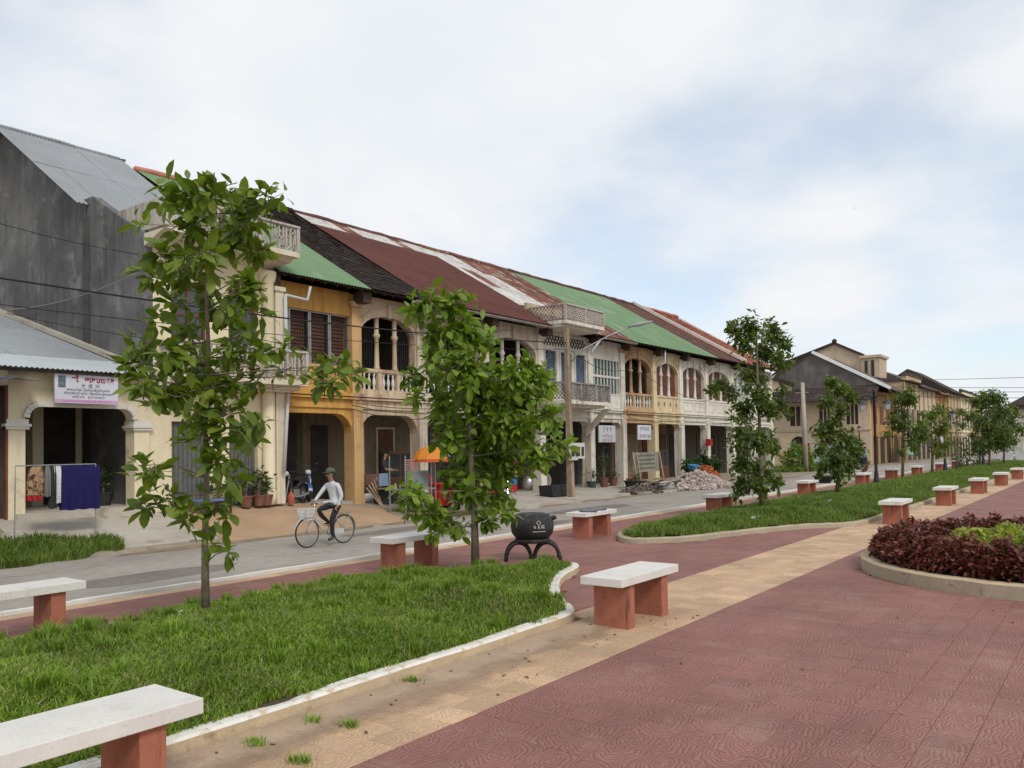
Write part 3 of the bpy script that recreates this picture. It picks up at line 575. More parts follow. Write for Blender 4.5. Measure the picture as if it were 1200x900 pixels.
def balustrade(e, x0, x1, mat, kind, y=YF+.08, z0=3.6, z1=4.45, nb=11, posts=2):
    a, b = x0+.2, x1-.2
    if kind == 'baluster':
        MB().box((a, y-.09, z1-.1), (b, y+.1, z1)).box((a, y-.06, z1-.14), (b, y+.07, z1-.1)).build('handrail', mat, e); MB().box((a, y-.08, z0), (b, y+.09, z0+.17)).build('plinth', mat, e)
        for q in range(posts): x = lerp(a, b, (q+1)/(posts+1)); MB().box((x-.09, y-.085, z0+.17), (x+.09, y+.09, z1-.141)).build('post', mat, e)
        sec = posts+1; per = max(1, nb//sec)
        for s_ in range(sec):
            xa, xb = lerp(a, b, s_/sec)+.11, lerp(a, b, (s_+1)/sec)-.11
            for k in range(per): inst('baluster', BALU, e, (lerp(xa, xb, (k+.5)/per), y, z0+.17), (0, 0, 0), (1, 1, (z1-z0-.31)/.5))
    elif kind == 'diamond':
        n = 4; wd = (b-a)/n; mb = MB(); h = z1-z0-.1
        for k in range(n):   # each panel is a plate with a diamond hole
            xa, xb = a+k*wd, a+(k+1)*wd; cx, cz = (xa+xb)/2, z0+h/2; o_ = [(xa, z0), (xb, z0), (xb, z0+h), (xa, z0+h)]; i_ = [(cx, cz-.2), (cx+.1, cz), (cx, cz+.2), (cx-.1, cz)]
            ring_o = [(xa, z0), (cx, z0), (xb, z0), (xb, cz), (xb, z0+h), (cx, z0+h), (xa, z0+h), (xa, cz)]; ring_i = [(cx-.05, cz-.1), i_[0], (cx+.05, cz-.1), i_[1], (cx+.05, cz+.1), i_[2], (cx-.05, cz+.1), i_[3]]
            for q in range(8):
                r_ = (q+1) % 8; mb.quad(*[(p[0], y-.05, p[1]) for p in (ring_o[q], ring_o[r_], ring_i[r_], ring_i[q])]); mb.quad((ring_i[q][0], y-.05, ring_i[q][1]), (ring_i[r_][0], y-.05, ring_i[r_][1]), (ring_i[r_][0], y+.06, ring_i[r_][1]), (ring_i[q][0], y+.06, ring_i[q][1]))
        mb.build('parapet', mat, e); MB().box((a, y-.09, z1-.1), (b, y+.1, z1)).build('handrail', mat, e)
    else:
        MB().box((a, y-.04, z0), (b, y+.1, z1-.1)).build('parapet', mat, e); MB().box((a, y-.09, z1-.1), (b, y+.11, z1)).build('handrail', mat, e)
        n = {'panel': 2, 'panel3': 3}.get(kind, 0)
        for k in range(n):
            xa, xb = lerp(a, b, k/n)+.12, lerp(a, b, (k+1)/n)-.12; frame(MB(), xa, xb, z0+.12, z1-.2, y-.075, y-.042, .05).build('panel', WHITETRIM, e)
            if kind == 'panel3':
                for q in range(3): xx = lerp(xa, xb, (q+1)/4); MB().box((xx-.03, y-.07, z0+.17), (xx+.03, y-.041, z1-.25)).build('panel_bar', mat, e)
def shophouse(x0, x1, label, wall, roof, upper, rail, doors, trim=None, last=False, backw=ARCWALL, low=False, gtop=2.95, ground=True, pil=None, eave=6.83, zup=6.8):
    base = (base_z(x0)+base_z(x1))/2; e = thing('shophouse', label, 'building', (x0, YF, base)); trim = trim or wall
    pilaster(e, x0, base, pil or wall, trim=trim)
    if last: pilaster(e, x1, base, wall, trim=trim); party_wall(e, x1, base, wall, arcade=False)
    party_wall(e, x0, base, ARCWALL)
    a, b = x0+.2, x1-.2
    mb = MB(); spandrel(mb, round_top(a, b, gtop, .6 if x0 < 28 else .32), 3.12, YF, YF+.35); mb.box((a, YF-.001, 3.12), (b, YF+.35, 3.6)); mb.build('arcade_arch', wall, e)
    MB().box((x0-.2, YF-.16, 3.5), (x1+(.2 if last else -.2), YF-.002, 3.6)).box((x0-.2, YF-.12, 3.41), (x1-.2, YF-.003, 3.47)).box((a, YF-.06, 3.12), (b, YF-.004, 3.18)).build('cornice', trim, e)
    # arcade room: back wall, floor, ceiling, first floor room
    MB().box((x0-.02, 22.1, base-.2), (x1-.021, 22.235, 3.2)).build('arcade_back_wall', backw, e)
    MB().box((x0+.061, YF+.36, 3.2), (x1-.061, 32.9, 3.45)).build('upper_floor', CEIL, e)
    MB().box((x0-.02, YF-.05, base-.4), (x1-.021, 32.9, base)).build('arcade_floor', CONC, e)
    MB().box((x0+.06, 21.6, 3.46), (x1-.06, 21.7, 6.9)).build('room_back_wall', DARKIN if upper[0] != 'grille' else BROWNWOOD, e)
    MB().box((x0+.06, 32.85, base-.2), (x1-.06, 33., 6.9)).build('rear_wall', wall, e)
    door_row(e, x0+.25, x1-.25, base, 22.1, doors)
    # upper facade
    k = upper[0]
    if k == 'arch':
        mb = MB(); pts = arch_upper(e, x0, x1, wall, trim, upper[1], ncol=upper[2] if len(upper) > 2 else None)
        spandrel(mb, pts, zup, YF+.02, YF+.35); mb.box((a, YF+.021, 4.45), (x0+.25, YF+.35, zup)).box((x1-.25, YF+.021, 4.45), (b, YF+.35, zup)); mb.build('upper_wall', wall, e)
    elif k == 'grille':
        z0, z1 = 4.42, 6.05; MB().box((a, YF+.02, z1), (b, YF+.35, zup)).build('upper_wall', wall, e); MB().box((a, YF+.02, 3.6), (b, YF+.35, z0)).build('parapet', wall, e)
        for i in range(4):
            xa, xb = lerp(a, b, i/4), lerp(a, b, (i+1)/4); w_ = frame(MB(), xa+.01, xb-.01, z0, z1, YF+.1, YF+.18, .04).build('window', GREYMET, e)
            c = bars(MB(), xa, xb, z0, z1, YF+.14, 8, .009, 1).build('window_bars', BLACKMET, None); c.parent = w_; c.location = -e.location
            mb = MB()
            for j in range(14): mb.box((xa+.04, YF+.3, z0+.06+j*.112), (xb-.04, YF+.325, z0+.145+j*.112))
            c = mb.build('shutter', BROWNWOOD, None); c.parent = w_; c.location = -e.location
    elif k == 'windows':
        z0, z1 = 4.2, 5.95; n = upper[1]; mb = MB().box((a, YF+.02, z1), (b, YF+.35, zup)).box((a, YF+.02, 3.6), (b, YF+.35, z0)); wd = (b-a)/n; sp_ = upper[3] if len(upper) > 3 else .18
        for i in range(n+1): x = a+i*wd; mb.box((max(a, x-sp_), YF+.02, z0), (min(b, x+sp_), YF+.35, z1))
        mb.build('upper_wall', wall, e)
        for i in range(n):
            xa, xb = a+i*wd+sp_, a+(i+1)*wd-sp_; q = upper[2]
            if q == 'glass':
                w_ = frame(MB(), xa, xb, z0, z1, YF+.1, YF+.17, .07).box(((xa+xb)/2-.03, YF+.1, z0+.07), ((xa+xb)/2+.03, YF+.17, z1-.07)).box((xa+.07, YF+.105, z0+1.2), (xb-.07, YF+.165, z0+1.26)).build('window', REDWOOD, e)
                for s in range(2): c = MB().box((lerp(xa, xb, s/2)+.05, YF+.13, z0+.05), (lerp(xa, xb, (s+1)/2)-.05, YF+.14, z1-.05)).build('pane', GLASS, None); c.parent = w_; c.location = -e.location
            else:
                fr = frame(MB(), xa-.06, xb+.06, z0-.05, z1+.06, YF-.03, YF+.1, .065).build('window_frame', WHITETRIM, e); louvre(e, xa, (xa+xb)/2-.01, z0, z1, YF+.06, q, step=.08); louvre(e, (xa+xb)/2+.01, xb, z0, z1, YF+.06, q, step=.08)
    elif k == 'louvre':
        z0, z1 = 4.25, 5.95; MB().box((a, YF+.02, z1), (b, YF+.35, zup)).build('upper_wall', wall, e); MB().box((a, YF+.02, 3.6), (b, YF+.35, z0)).build('parapet', wall, e)
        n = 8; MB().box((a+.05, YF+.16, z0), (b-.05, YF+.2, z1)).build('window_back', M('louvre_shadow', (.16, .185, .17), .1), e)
        fr = frame(MB(), a, b, z0, z1, YF, YF+.1, .06).box((a+.06, YF+.001, lerp(z0, z1, .47)), (b-.06, YF+.09, lerp(z0, z1, .53))).build('window_frame', WHITETRIM, e)
        for i in range(n): x = lerp(a+.1, b-.1, (i+.5)/n); MB().box((x-.055, YF+.03, z0+.06), (x+.055, YF+.07, z1-.06)).build('slat', GREENSH, e)
    if rail: balustrade(e, x0, x1, trim if rail in ('baluster',) else wall, rail)
    elif k == 'arch': MB().box((a, YF, 3.6), (b, YF+.3, 4.45)).build('parapet', wall, e)
    # eave: rafter tails and fascia
    mb = MB(); n = 7
    for i in range(n):
        x = lerp(x0+.3, x1-.3, i/(n-1)); mb.beam((x, 18.85, eave-.02), (x, YF+.4, eave+.36), .07, .12)
    if k != 'terrace': tag(mb.build('rafter_tails', DARKWOOD, e), kind='stuff'); MB().box((x0-.16, YF-.55, 6.45), (x0+.2, YF-.1, 6.8)).build('eave_gap_shade', DARKWOOD, e)  # dark box per bay stands in for the shade of the under-eave gap
    # roof
    EA, RG, BK = (18.7, eave), (26.3, 11.35), (33.6, 6.9); rx0, rx1 = x0-.05, x1-.05
    rk = roof[0]
    if rk == 'tiles': tiles(e, rx0, rx1, EA, RG, roof[1]); tiles(e, rx0, rx1, BK, RG, roof[1], .5, .5, 'roof_tiles')
    elif rk == 'sheets': sheets(e, rx0, rx1, EA, RG, roof[1], rows=roof[2] if len(roof) > 2 else 3)
    if rk == 'sheets': sheets(e, rx0, rx1, BK, RG, [roof[1][0]] if not callable(roof[1]) else [BROWNROOF], 2, 1.6, .3)
    MB().quad((rx0, EA[0]+.03, EA[1]-.05), (rx1, EA[0]+.03, EA[1]-.05), (rx1, RG[0], RG[1]-.09), (rx0, RG[0], RG[1]-.09)).build('roof_boarding', DARKWOOD, e)
    ridge_cap(e, rx0, rx1, RG[0], RG[1]+.05, roof[3] if len(roof) > 3 else (roof[1] if rk != 'sheets' else (roof[1][0] if not callable(roof[1]) else BROWNROOF)))
    return e
GUT = M('gutter_tin', (.33, .3, .26), .2, 3, .6, metal=.3, spots=(.2, .12, .08), spot_scale=3)
def gutter(e, x0, x1, z=6.74, y=18.62):
    mb = MB(); n = 6; P = [(y+.09*math.cos(PI+PI*i/n), z+.09*math.sin(PI+PI*i/n)) for i in range(n+1)]
    for (ya, za), (yb, zb) in zip(P[:-1], P[1:]): mb.quad((x0, ya, za), (x1, ya, za), (x1, yb, zb), (x0, yb, zb))
    return mb.build('gutter', GUT, e)
def downpipe(e, pts, r=.05): return MB().tube(pts, r, 8).build('downpipe', M('pvc_pipe', (.5, .52, .52), .06, 3, .5), e, smooth=True)
def lattice(e, mk, u0, u1, z0, z1, mat, step=.17, r=.018, name='lattice_panel', frame_=True):
    """crossed diagonal lattice; mk(u,z) -> 3d point"""
    mb = MB(); h = z1-z0; n = int((u1-u0+h)/step)
    for s in (1, -1):
        for i in range(n+1):
            u = u0-h+i*step; a, b = u, u+h; za, zb = (z0, z1) if s > 0 else (z1, z0)
            if a < u0: t = (u0-a)/h; a, za = u0, lerp(za, zb, t) if True else za
            if b > u1: t = (u1-(u if a == u else u))/h; zb = lerp((z0 if s > 0 else z1), (z1 if s > 0 else z0), t); b = u1
            if b-a > .02: mb.beam(mk(a, za), mk(b, zb), r*2, r*1.6)
    o = mb.build(name, mat, e)
    if frame_: MB().beam(mk(u0, z1), mk(u1, z1), .07, .09).beam(mk(u0, z0), mk(u1, z0), .07, .09).beam(mk(u0, z0), mk(u0, z1), .07, .07).beam(mk(u1, z0), mk(u1, z1), .07, .07).build('railing_frame', mat, e)
    return o
def terrace(e, x0, x1, y, z0, z1, mat, slab, mk='lattice', back=YF-.1):
    MB().box((x0-.04, y-.04, z0-.14), (x1+.04, back, z0)).box((x0+.0, y+.25, z0-.24), (x1, back, z0-.141)).build('balcony_slab', slab, e)
    n = max(2, round((x1-x0)/1.2)); t = .05
    for i in range(n+1): x = lerp(x0, x1, i/n); MB().box((x-t, y-t, z0), (x+t, y+t, z1+.02)).build('post', mat, e)
    MB().box((x0-.05, y-.07, z1+.021), (x1+.05, y+.07, z1+.08)).box((x0-.07, y+.07, z1+.021), (x0+.06, back, z1+.08)).box((x1-.06, y+.07, z1+.021), (x1+.07, back, z1+.08)).build('handrail', mat, e)
    for i in range(n): lattice(e, lambda u, z: (u, y, z), lerp(x0, x1, i/n)+t, lerp(x0, x1, (i+1)/n)-t, z0+.05, z1, mat, frame_=False) if mk == 'lattice' else fret(e, lerp(x0, x1, i/n)+t, lerp(x0, x1, (i+1)/n)-t, y, z0, z1, mat)
    for x in (x0, x1): lattice(e, lambda u, z: (x, u, z), y+t, back-.02, z0+.05, z1, mat, frame_=False) if mk == 'lattice' else fret(e, y+t, back-.02, x, z0, z1, mat, True)
def fret(e, u0, u1, c, z0, z1, mat, side=False):
    mb = MB(); P = (lambda u, z: (c, u, z)) if side else (lambda u, z: (u, c, z)); n = max(2, int((u1-u0)/.3)); r = .045
    for i in range(n):
        a, b = lerp(u0, u1, i/n), lerp(u0, u1, (i+1)/n); q = (b-a)
        mb.beam(P(a+q*.12, z0), P(a+q*.12, z1), r, r); mb.beam(P(a+q*.5, z0), P(a+q*.5, z1), r, r)
        mb.beam(P(a+q*.12, z0+.1+.2*(i % 2)), P(a+q*.5, z0+.1+.2*(i % 2)), r, r); mb.beam(P(a+q*.5, z1-.14-.2*(i % 2)), P(a+q*.88, z1-.14-.2*(i % 2)), r, r); mb.beam(P(a+q*.88, z0+.2), P(a+q*.88, z1), r, r)
    return mb.build('fret_panel', mat, e)
STAINW = PL('weathered_white', (.52, .47, .42), (.2, .165, .14), .95)

# ---- cream block with the roof terrace (its bare grey side wall faces the low shop)
X0, X1 = 10.75, 14.4; b = .4
e = thing('shophouse', 'tall cream house with grey corrugated roof, blank grey side wall and roof terrace', 'building', (X0, 19.1, b)); YS = YF; YF = 19.1
MB().prism([(19.1, b-.4), (34, b-.4), (34, 7.6), (27, 11.72), (22.1, 8.62), (21.6, 8.62), (20.2, 7.8), (19.1, 7.25)], lambda y, z: (X0-.12, y, z), lambda y, z: (X0+.12, y, z)).build('side_wall', GREYWALL, e)
MB().prism([(19.1, b-.4), (34, b-.4), (34, 7.6), (27, 11.72), (22.1, 8.62), (22.1, 7.0), (19.1, 7.0)], lambda y, z: (X1-.1, y, z), lambda y, z: (X1+.1, y, z)).build('side_wall', W_PALE, e)
MB().box((X0-.14, 21.75, b), (X0-.121, 22.1, 8.1)).build('pier', M('dark_pier', (.07, .068, .066), .3, 1, .95, streak=(.04, .04, .04)), e)
mb = MB()
for (xa, xb, za, zb) in ((X0+.121, 11.35, b-.3, 7.0), (12.35, 13.0, b-.3, 7.0), (13.9, X1-.101, b-.3, 7.0), (11.35, 12.35, 6.2, 7.0), (13.0, 13.9, 6.2, 7.0), (11.35, 12.35, 2.6, 4.1), (13.0, 13.9, 2.6, 4.1)): mb.box((xa, 19.1, za), (xb, 19.4, zb))
mb.build('front_wall', W_CREAM, e); MB().box((X0-.125, 19.03, b-.3), (X0+.3, 19.0995, 3.44)).build('pier', W_CREAM, e)
for xa, xb in ((11.35, 12.35), (13.0, 13.9)):
    w_ = frame(MB(), xa, xb, 4.1, 6.2, 19.16, 19.24, .07).box(((xa+xb)/2-.03, 19.165, 4.17), ((xa+xb)/2+.03, 19.235, 6.13)).box((xa+.07, 19.17, 5.3), (xb-.07, 19.23, 5.36)).build('window', REDWOOD, e)
    for s in range(2): c = MB().box((lerp(xa, xb, s/2)+.05, 19.2, 4.15), (lerp(xa, xb, (s+1)/2)-.05, 19.21, 6.15)).build('pane', GLASS, None); c.parent = w_; c.location = -e.location
    d = MB().box((xa+.02, 19.25, b-.05), (xb-.02, 19.3, 2.6)); [d.box((lerp(xa, xb, q/8)+.02, 19.23, b), (lerp(xa, xb, (q+1)/8)-.02, 19.249, 2.55)) for q in range(8)]; d.build('folding_door', FOLD, e)
MB().lathe([(.2, b-.05), (.2, b+.3), (.17, b+.32), (.17, 6.5), (.21, 6.55), (.24, 6.7), (.24, 6.8)], (X1-.25, 18.95, 0), 16).build('column', W_CREAM, e, smooth=True)
MB().box((X1-.06, 18.85, b-.05), (X1+.22, 19.2, 6.3)).box((X1-.1, 18.8, 6.3), (X1+.26, 19.2, 6.42)).build('column', W_PALE, e)
MB().box((X0-.1, 18.6, 3.45), (X1+.2, 19.099, 3.62)).build('cornice', W_PALE, e)
terrace(e, X0+.3, X1+.5, 18.25, 3.75, 4.5, STAINW, W_PALE, 'fret', 19.08)
MB().prism([(18.35, 7.15), (19.1, 6.9), (19.1, 7.2), (18.2, 7.2)], lambda y, z: (X0-.1, y, z), lambda y, z: (X1+.1, y, z)).build('terrace_soffit', W_PALE, e)
terrace(e, X0+.1, X1+.2, 18.2, 7.3, 7.95, STAINW, W_PALE, 'fret', 19.1); MB().box((X0-.05, 18.25, 7.3), (X0+.049, 20.9, 8.0)).build('terrace_side', STAINW, e)
MB().box((X0+.121, 22.0, 7.36), (X1-.101, 22.2, 8.5)).build('terrace_back_wall', W_BEIGE, e)
sheets(e, X0-.5, X1-.2, (21.75, 8.42), (27, 11.8), [GREYTIN], 2, .8); sheets(e, X0-.5, X1-.2, (34.5, 7.3), (27, 11.8), [GREYTIN], 2, 1.6, .3); ridge_cap(e, X0-.5, X1-.2, 27, 11.83, GREYTIN, .06)
downpipe(e, [(X1+.2, 18.75, 6.2), (X1+.2, 18.75, 3.9)]); downpipe(e, [(X1+.28, 18.75, 3.6), (X1+.2, 18.75, 2.6), (X1+.1, 18.75, 1.2)])
downpipe(e, [(X1+.2, 18.75, 6.2), (X1+.95, 18.72, 6.15), (X1+1.05, 18.7, 6.55)], .045)
YF = YS

# ---- the terrace
h = shophouse(14.4, 17.9, 'orange plaster shophouse with green sheet roof and wide barred window', W_ORANGE, ('sheets', [GREENROOF], 3, SALMON), ('grille',), None, ['fold', 'fold', 'dark'], backw=ARCWALL)
h = shophouse(17.9, 20.9, 'grey cream shophouse with blackened tile roof and bulbous balusters under a triple arch', W_PINKG, ('tiles', DARKTILE), ('arch', ['bars', 'open', 'bars']), 'baluster', ['dark', 'wall', 'wood'], backw=PL('arcade_cream_shaded', (.22, .175, .12), (.13, .1, .075), .6), pil=PL('stained_orange_pillar', (.58, .37, .17), (.33, .19, .09), .9)); gutter(h, 19.7, 20.9)  # back wall cream is darkened, arcade shade put into the colour
rb = lambda i, j: TIN if (j == 6 and (i*5) % 3 != 1) else RUST if j == 6 else REDROOF
h = shophouse(20.9, 24.5, 'grey plaster shophouse half hidden behind the leafy bed tree, red brown roof', W_GREYW, ('sheets', rb, 7), ('arch', ['bars', 'open', 'bars']), 'baluster', ['wood', 'wall', 'fold'], backw=MATS['arcade_cream_shaded']); gutter(h, 20.95, 24.5)
h = shophouse(24.5, 28.2, 'grey white shophouse with red brown roof and slim columned arch beside the wooden light pole', W_GREYW, ('sheets', rb, 7), ('arch', ['open', ('dark',) if False else 'open', 'open'], WHITETRIM), 'panel', ['dark', 'fold', 'dark']); gutter(h, 24.5, 28.0)
rb2 = lambda i, j: TIN if (i < 2 and j > 0) else RUST
h = shophouse(28.2, 32.2, 'off white shophouse with blue louvred shutters, lattice balcony and roof terrace', W_OFF, ('none', RUST), ('windows', 3, BLUESH, .17), None, ['dark', 'dark', 'wood'], trim=WHITETRIM)
sheets(h, 28.0, 32.15, (20.6, 7.95), (26.3, 11.35), lambda i, j: TIN if i < 4 and (i*3+j) % 7 != 4 else RUST, 3, .82); sheets(h, 28.1, 32.1, (33.6, 6.9), (26.3, 11.35), [RUST], 2, 1.6, .3)
sheets(h, 31.0, 32.15, (18.7, 6.83), (20.7, 8.02), [RUST], 1, .8)
terrace(h, 28.0, 31.0, 18.05, 7.0, 7.6, STAINW, W_OFF, back=20.2); MB().box((28.3, 20.2, 6.9), (31.2, 20.35, 8.0)).build('terrace_back_wall', W_OCHRE, h)
terrace(h, 27.95, 31.5, 18.1, 3.72, 4.4, M('dark_stained_white', (.34, .31, .285), .3, 4, .9, streak=(.12, .1, .09), streak_amt=1.), W_OFF, back=YF-.02)
mb = MB()
for i in range(15):
    for j in range(3): x, z = 28.55+i*.22+(.11 if j % 2 else 0), 6.22+j*.15; mb.box((x-.03, YF-.015, z-.06), (x+.03, YF+.019, z+.06)); mb.box((x-.1, YF-.012, z+.061), (x+.1, YF+.019, z+.085))
tag(mb.build('vent_lattice', DARKIN, h), kind='stuff')
mb = MB(); mb.prism([(18.15, 3.46), (YF-.1, 2.3), (YF-.1, 2.6), (18.5, 3.46)], lambda y, z: (31.6, y, z), lambda y, z: (31.75, y, z)).prism([(18.15, 3.46), (YF-.1, 2.3), (YF-.1, 2.6), (18.5, 3.46)], lambda y, z: (28.35, y, z), lambda y, z: (28.5, y, z)); mb.build('balcony_bracket', W_OFF, h)
h = shophouse(32.2, 35.2, 'off white shophouse with pale green slatted window over a dark blue doorway', W_OFF, ('sheets', [RUST, RUST, BROWNROOF], 3), ('louvre',), None, ['dark', 'dark', 'dark'], trim=WHITETRIM, backw=M('blue_black_wall', (.03, .035, .075), .2, 2, .7)); gutter(h, 32.2, 35.1)
MB().box((33.9, YF-.005, 3.63), (35.0, YF+.019, 4.2)).build('parapet', WHITETRIM, h)
text('77', .3, REDWOOD, h, (33.6, YF-.012, 3.03)); downpipe(h, [(31.9, 18.72, 6.6), (31.2, 18.72, 6.1), (31.1, 18.75, 5.9)])
h = shophouse(35.2, 38.6, 'rust streaked orange shophouse with white cylinder balusters and tall dark arch', W_RUSTY, ('sheets', [GREENROOF], 3, BROWNROOF), ('arch', ['bars', 'open', 'bars']), 'baluster', ['wood', 'dark', 'dark'], pil=W_OFF)
h = shophouse(38.6, 41.8, 'yellow cream shophouse with red brown arched shutters above four diamond cutouts', W_YELL, ('sheets', [GREENROOF], 3, BROWNROOF), ('arch', [(REDWOOD,)], WHITETRIM), 'diamond', ['red', 'plank'], backw=M('brown_back_wall', (.27, .15, .1), .2, 2, .8)); downpipe(h, [(38.75, 18.9, 6.75), (38.75, 18.9, 6.1), (38.4, 19.2, 5.9)])
h = shophouse(41.8, 45.3, 'cream shophouse with dark arched shutters over a two panelled white parapet', W_WHITE, ('sheets', [GREENROOF], 3, BROWNROOF), ('arch', [(BROWNWOOD,)], WHITETRIM), 'panel', ['red', 'white'], backw=M('brown_back_wall', (.16, .075, .05)))
h = shophouse(45.3, 49.2, 'white shophouse with brown streaked roof, arched windows and barred white panels', W_WHITE, ('sheets', [BROWNROOF], 3), ('arch', [(BROWNWOOD,)], WHITETRIM), 'panel3', ['dark', 'dark', 'wall'], backw=ARCWALL)
h = shophouse(49.2, 52.8, 'white shophouse partly behind a slim bed tree under a salmon tile roof', W_WHITE, ('tiles', SALMON), ('arch', [(GREENSH,)], WHITETRIM), 'panel3', ['white', 'dark'])
h = shophouse(52.8, 56.2, 'white end shophouse with salmon tile roof at the side street corner', W_WHITE, ('tiles', SALMON), ('arch', [(GREENSH,)], WHITETRIM), 'panel', ['white', 'dark'], last=True)
MB().box((52.7, 18.65, 6.95), (52.8, 26.3, 7.05)).build('verge', WHITETRIM, h).rotation_euler = (0, 0, 0)
bpy.data.objects.remove([o for o in h.children if o.name.startswith('verge')][0])
MB().beam((49.3, 18.6, 6.98), (49.3, 26.3, 11.55), .3, .16).build('verge', WHITETRIM, h)

# ---- low cream shop with signboard and its neighbour's edge
bz = .55; YF = 18.98
e = thing('shop', 'low cream shop with tin lean-to roof and white moulded arch over its porch', 'building', (7.7, YF, bz))
xa, xb = 7.55, 10.7
MB().box((xa, YF, bz-.3), (xa+.34, YF+.4, 2.75)).build('column', W_CREAM, e); MB().box((xb-.38, YF, bz-.3), (xb, YF+.4, 2.75)).build('column', W_CREAM, e)
pts = round_top(xa+.34, xb-.38, 2.9, .3); mb = MB(); spandrel(mb, pts, 3.68, YF+.002, YF+.38); mb.box((xa, YF+.002, 2.75), (xa+.34, YF+.38, 3.68)).box((xb-.38, YF+.002, 2.75), (xb, YF+.38, 3.68)); mb.build('front_wall', W_CREAM, e)
mb = MB()
for (p0, p1) in zip(pts[:-1], pts[1:]): mb.beam((p0[0], YF-.03, p0[1]+.02), (p1[0]+.001, YF-.03, p1[1]+.02), .1, .12)
mb.build('arch_molding', WHITETRIM, e)
for x in (xa+.17, xb-.19): MB().box((x-.23, YF-.06, 2.36), (x+.23, YF+.42, 2.42)).box((x-.26, YF-.09, 2.4195), (x+.26, YF+.44, 2.48)).box((x-.22, YF-.05, 2.4795), (x+.22, YF+.41, 2.58)).build('capital', WHITETRIM, e)
MB().box((xa, YF+.4, bz-.3), (xa+.15, 27, 3.9)).build('side_wall', W_CREAM, e); MB().box((xa+.15, 22.2, bz-.3), (xb, 22.35, 3.7)).build('back_wall', W_CREAM, e); MB().box((xa+.151, YF-.06, bz-.35), (xb, 22.2, bz-.001)).build('porch_floor', CONC, e)
MB().box((9.15, 21.6, bz), (9.4, 22.199, 3.6)).build('pier', W_PALE, e); MB().box((xa+.151, YF+.4, 3.3), (xb, 22.2, 3.4)).build('ceiling', CEIL, e)
door_row(e, 7.95, 9.1, bz, 22.2, ['fold']); door_row(e, 9.6, 10.5, bz, 22.2, ['dark'])
sheets(e, 5.6, X0-.12, (18.45, 3.66), (20.3, 4.13), [PALETIN], 1, .85, .1); sheets(e, 5.6, X0-.12, (20.2, 4.11), (28.8, 6.6), [GREYTIN], 2, .85, .1)
MB().beam((X0-.2, 18.5, 3.72), (X0-.2, 28.8, 6.68), .18, .12).build('flashing', CONC, e); MB().box((5.6, 18.56, 3.58), (X0-.13, 18.62, 3.64)).build('fascia', DARKWOOD, e)
e = thing('shop', 'dark timber shop front at the very edge beside the cream porch', 'building', (4, YF+.1, bz))
MB().box((3.0, YF+.15, bz-.3), (xa-.02, YF+.4, 3.3)).build('front_wall', M('dark_board', (.06, .05, .046), .3, 2, .9), e)
for i in range(9): MB().box((3.05+i*.52, YF+.1, bz-.2), (3.05+i*.52+.5, YF+.149, 3.2)).build('board', M('dark_board', (.06, .05, .046)), e)
MB().box((xa-.06, YF-.02, bz-.2), (xa-.02, YF+.1, 3.3)).build('post', REDWOOD, e)
mb = MB(); n = 14
for i in range(n): mb.quad((lerp(3, 7.9, i/n), 17.7, 3.32+.03*math.sin(i*2.2)), (lerp(3, 7.9, (i+1)/n), 17.7, 3.32+.03*math.sin(i*2.2+2.2)), (lerp(3, 7.9, (i+1)/n), 19.1, 3.46), (lerp(3, 7.9, i/n), 19.1, 3.46))
mb.build('awning', M('blue_tarpaulin', (.03, .04, .17), .2, 3, .6), e)
YF = 19.5
# ================================================================ trees
def leaf_mesh(name, mat, ln=1., wd=.5, droop=.22, fold=.10):
    mb = MB(); prof = [(0, .02), (.22, .62), (.5, 1.), (.78, .72), (1., .02)]; n = len(prof)
    for t, w_ in prof:
        z = -droop*t*t*ln; hw = wd*ln*.5*w_
        mb.v += [(-hw, t*ln, z+fold*hw*2), (0, t*ln, z), (hw, t*ln, z+fold*hw*2)]
    for i in range(n-1): k = i*3; mb.f += [(k, k+1, k+4, k+3), (k+1, k+2, k+5, k+4)]
    return mb.mesh(name, mat, True)
def leaf_rot(d, tw):    # orient local +Y along d, +Z roughly up
    d = d.normalized(); x = d.cross(Vector((0, 0, 1)));
    if x.length < 1e-3: x = Vector((1, 0, 0))
    x.normalize(); z = x.cross(d); m_ = Matrix((x, d, z)).transposed(); return m_ @ Matrix.Rotation(tw, 3, 'Y')
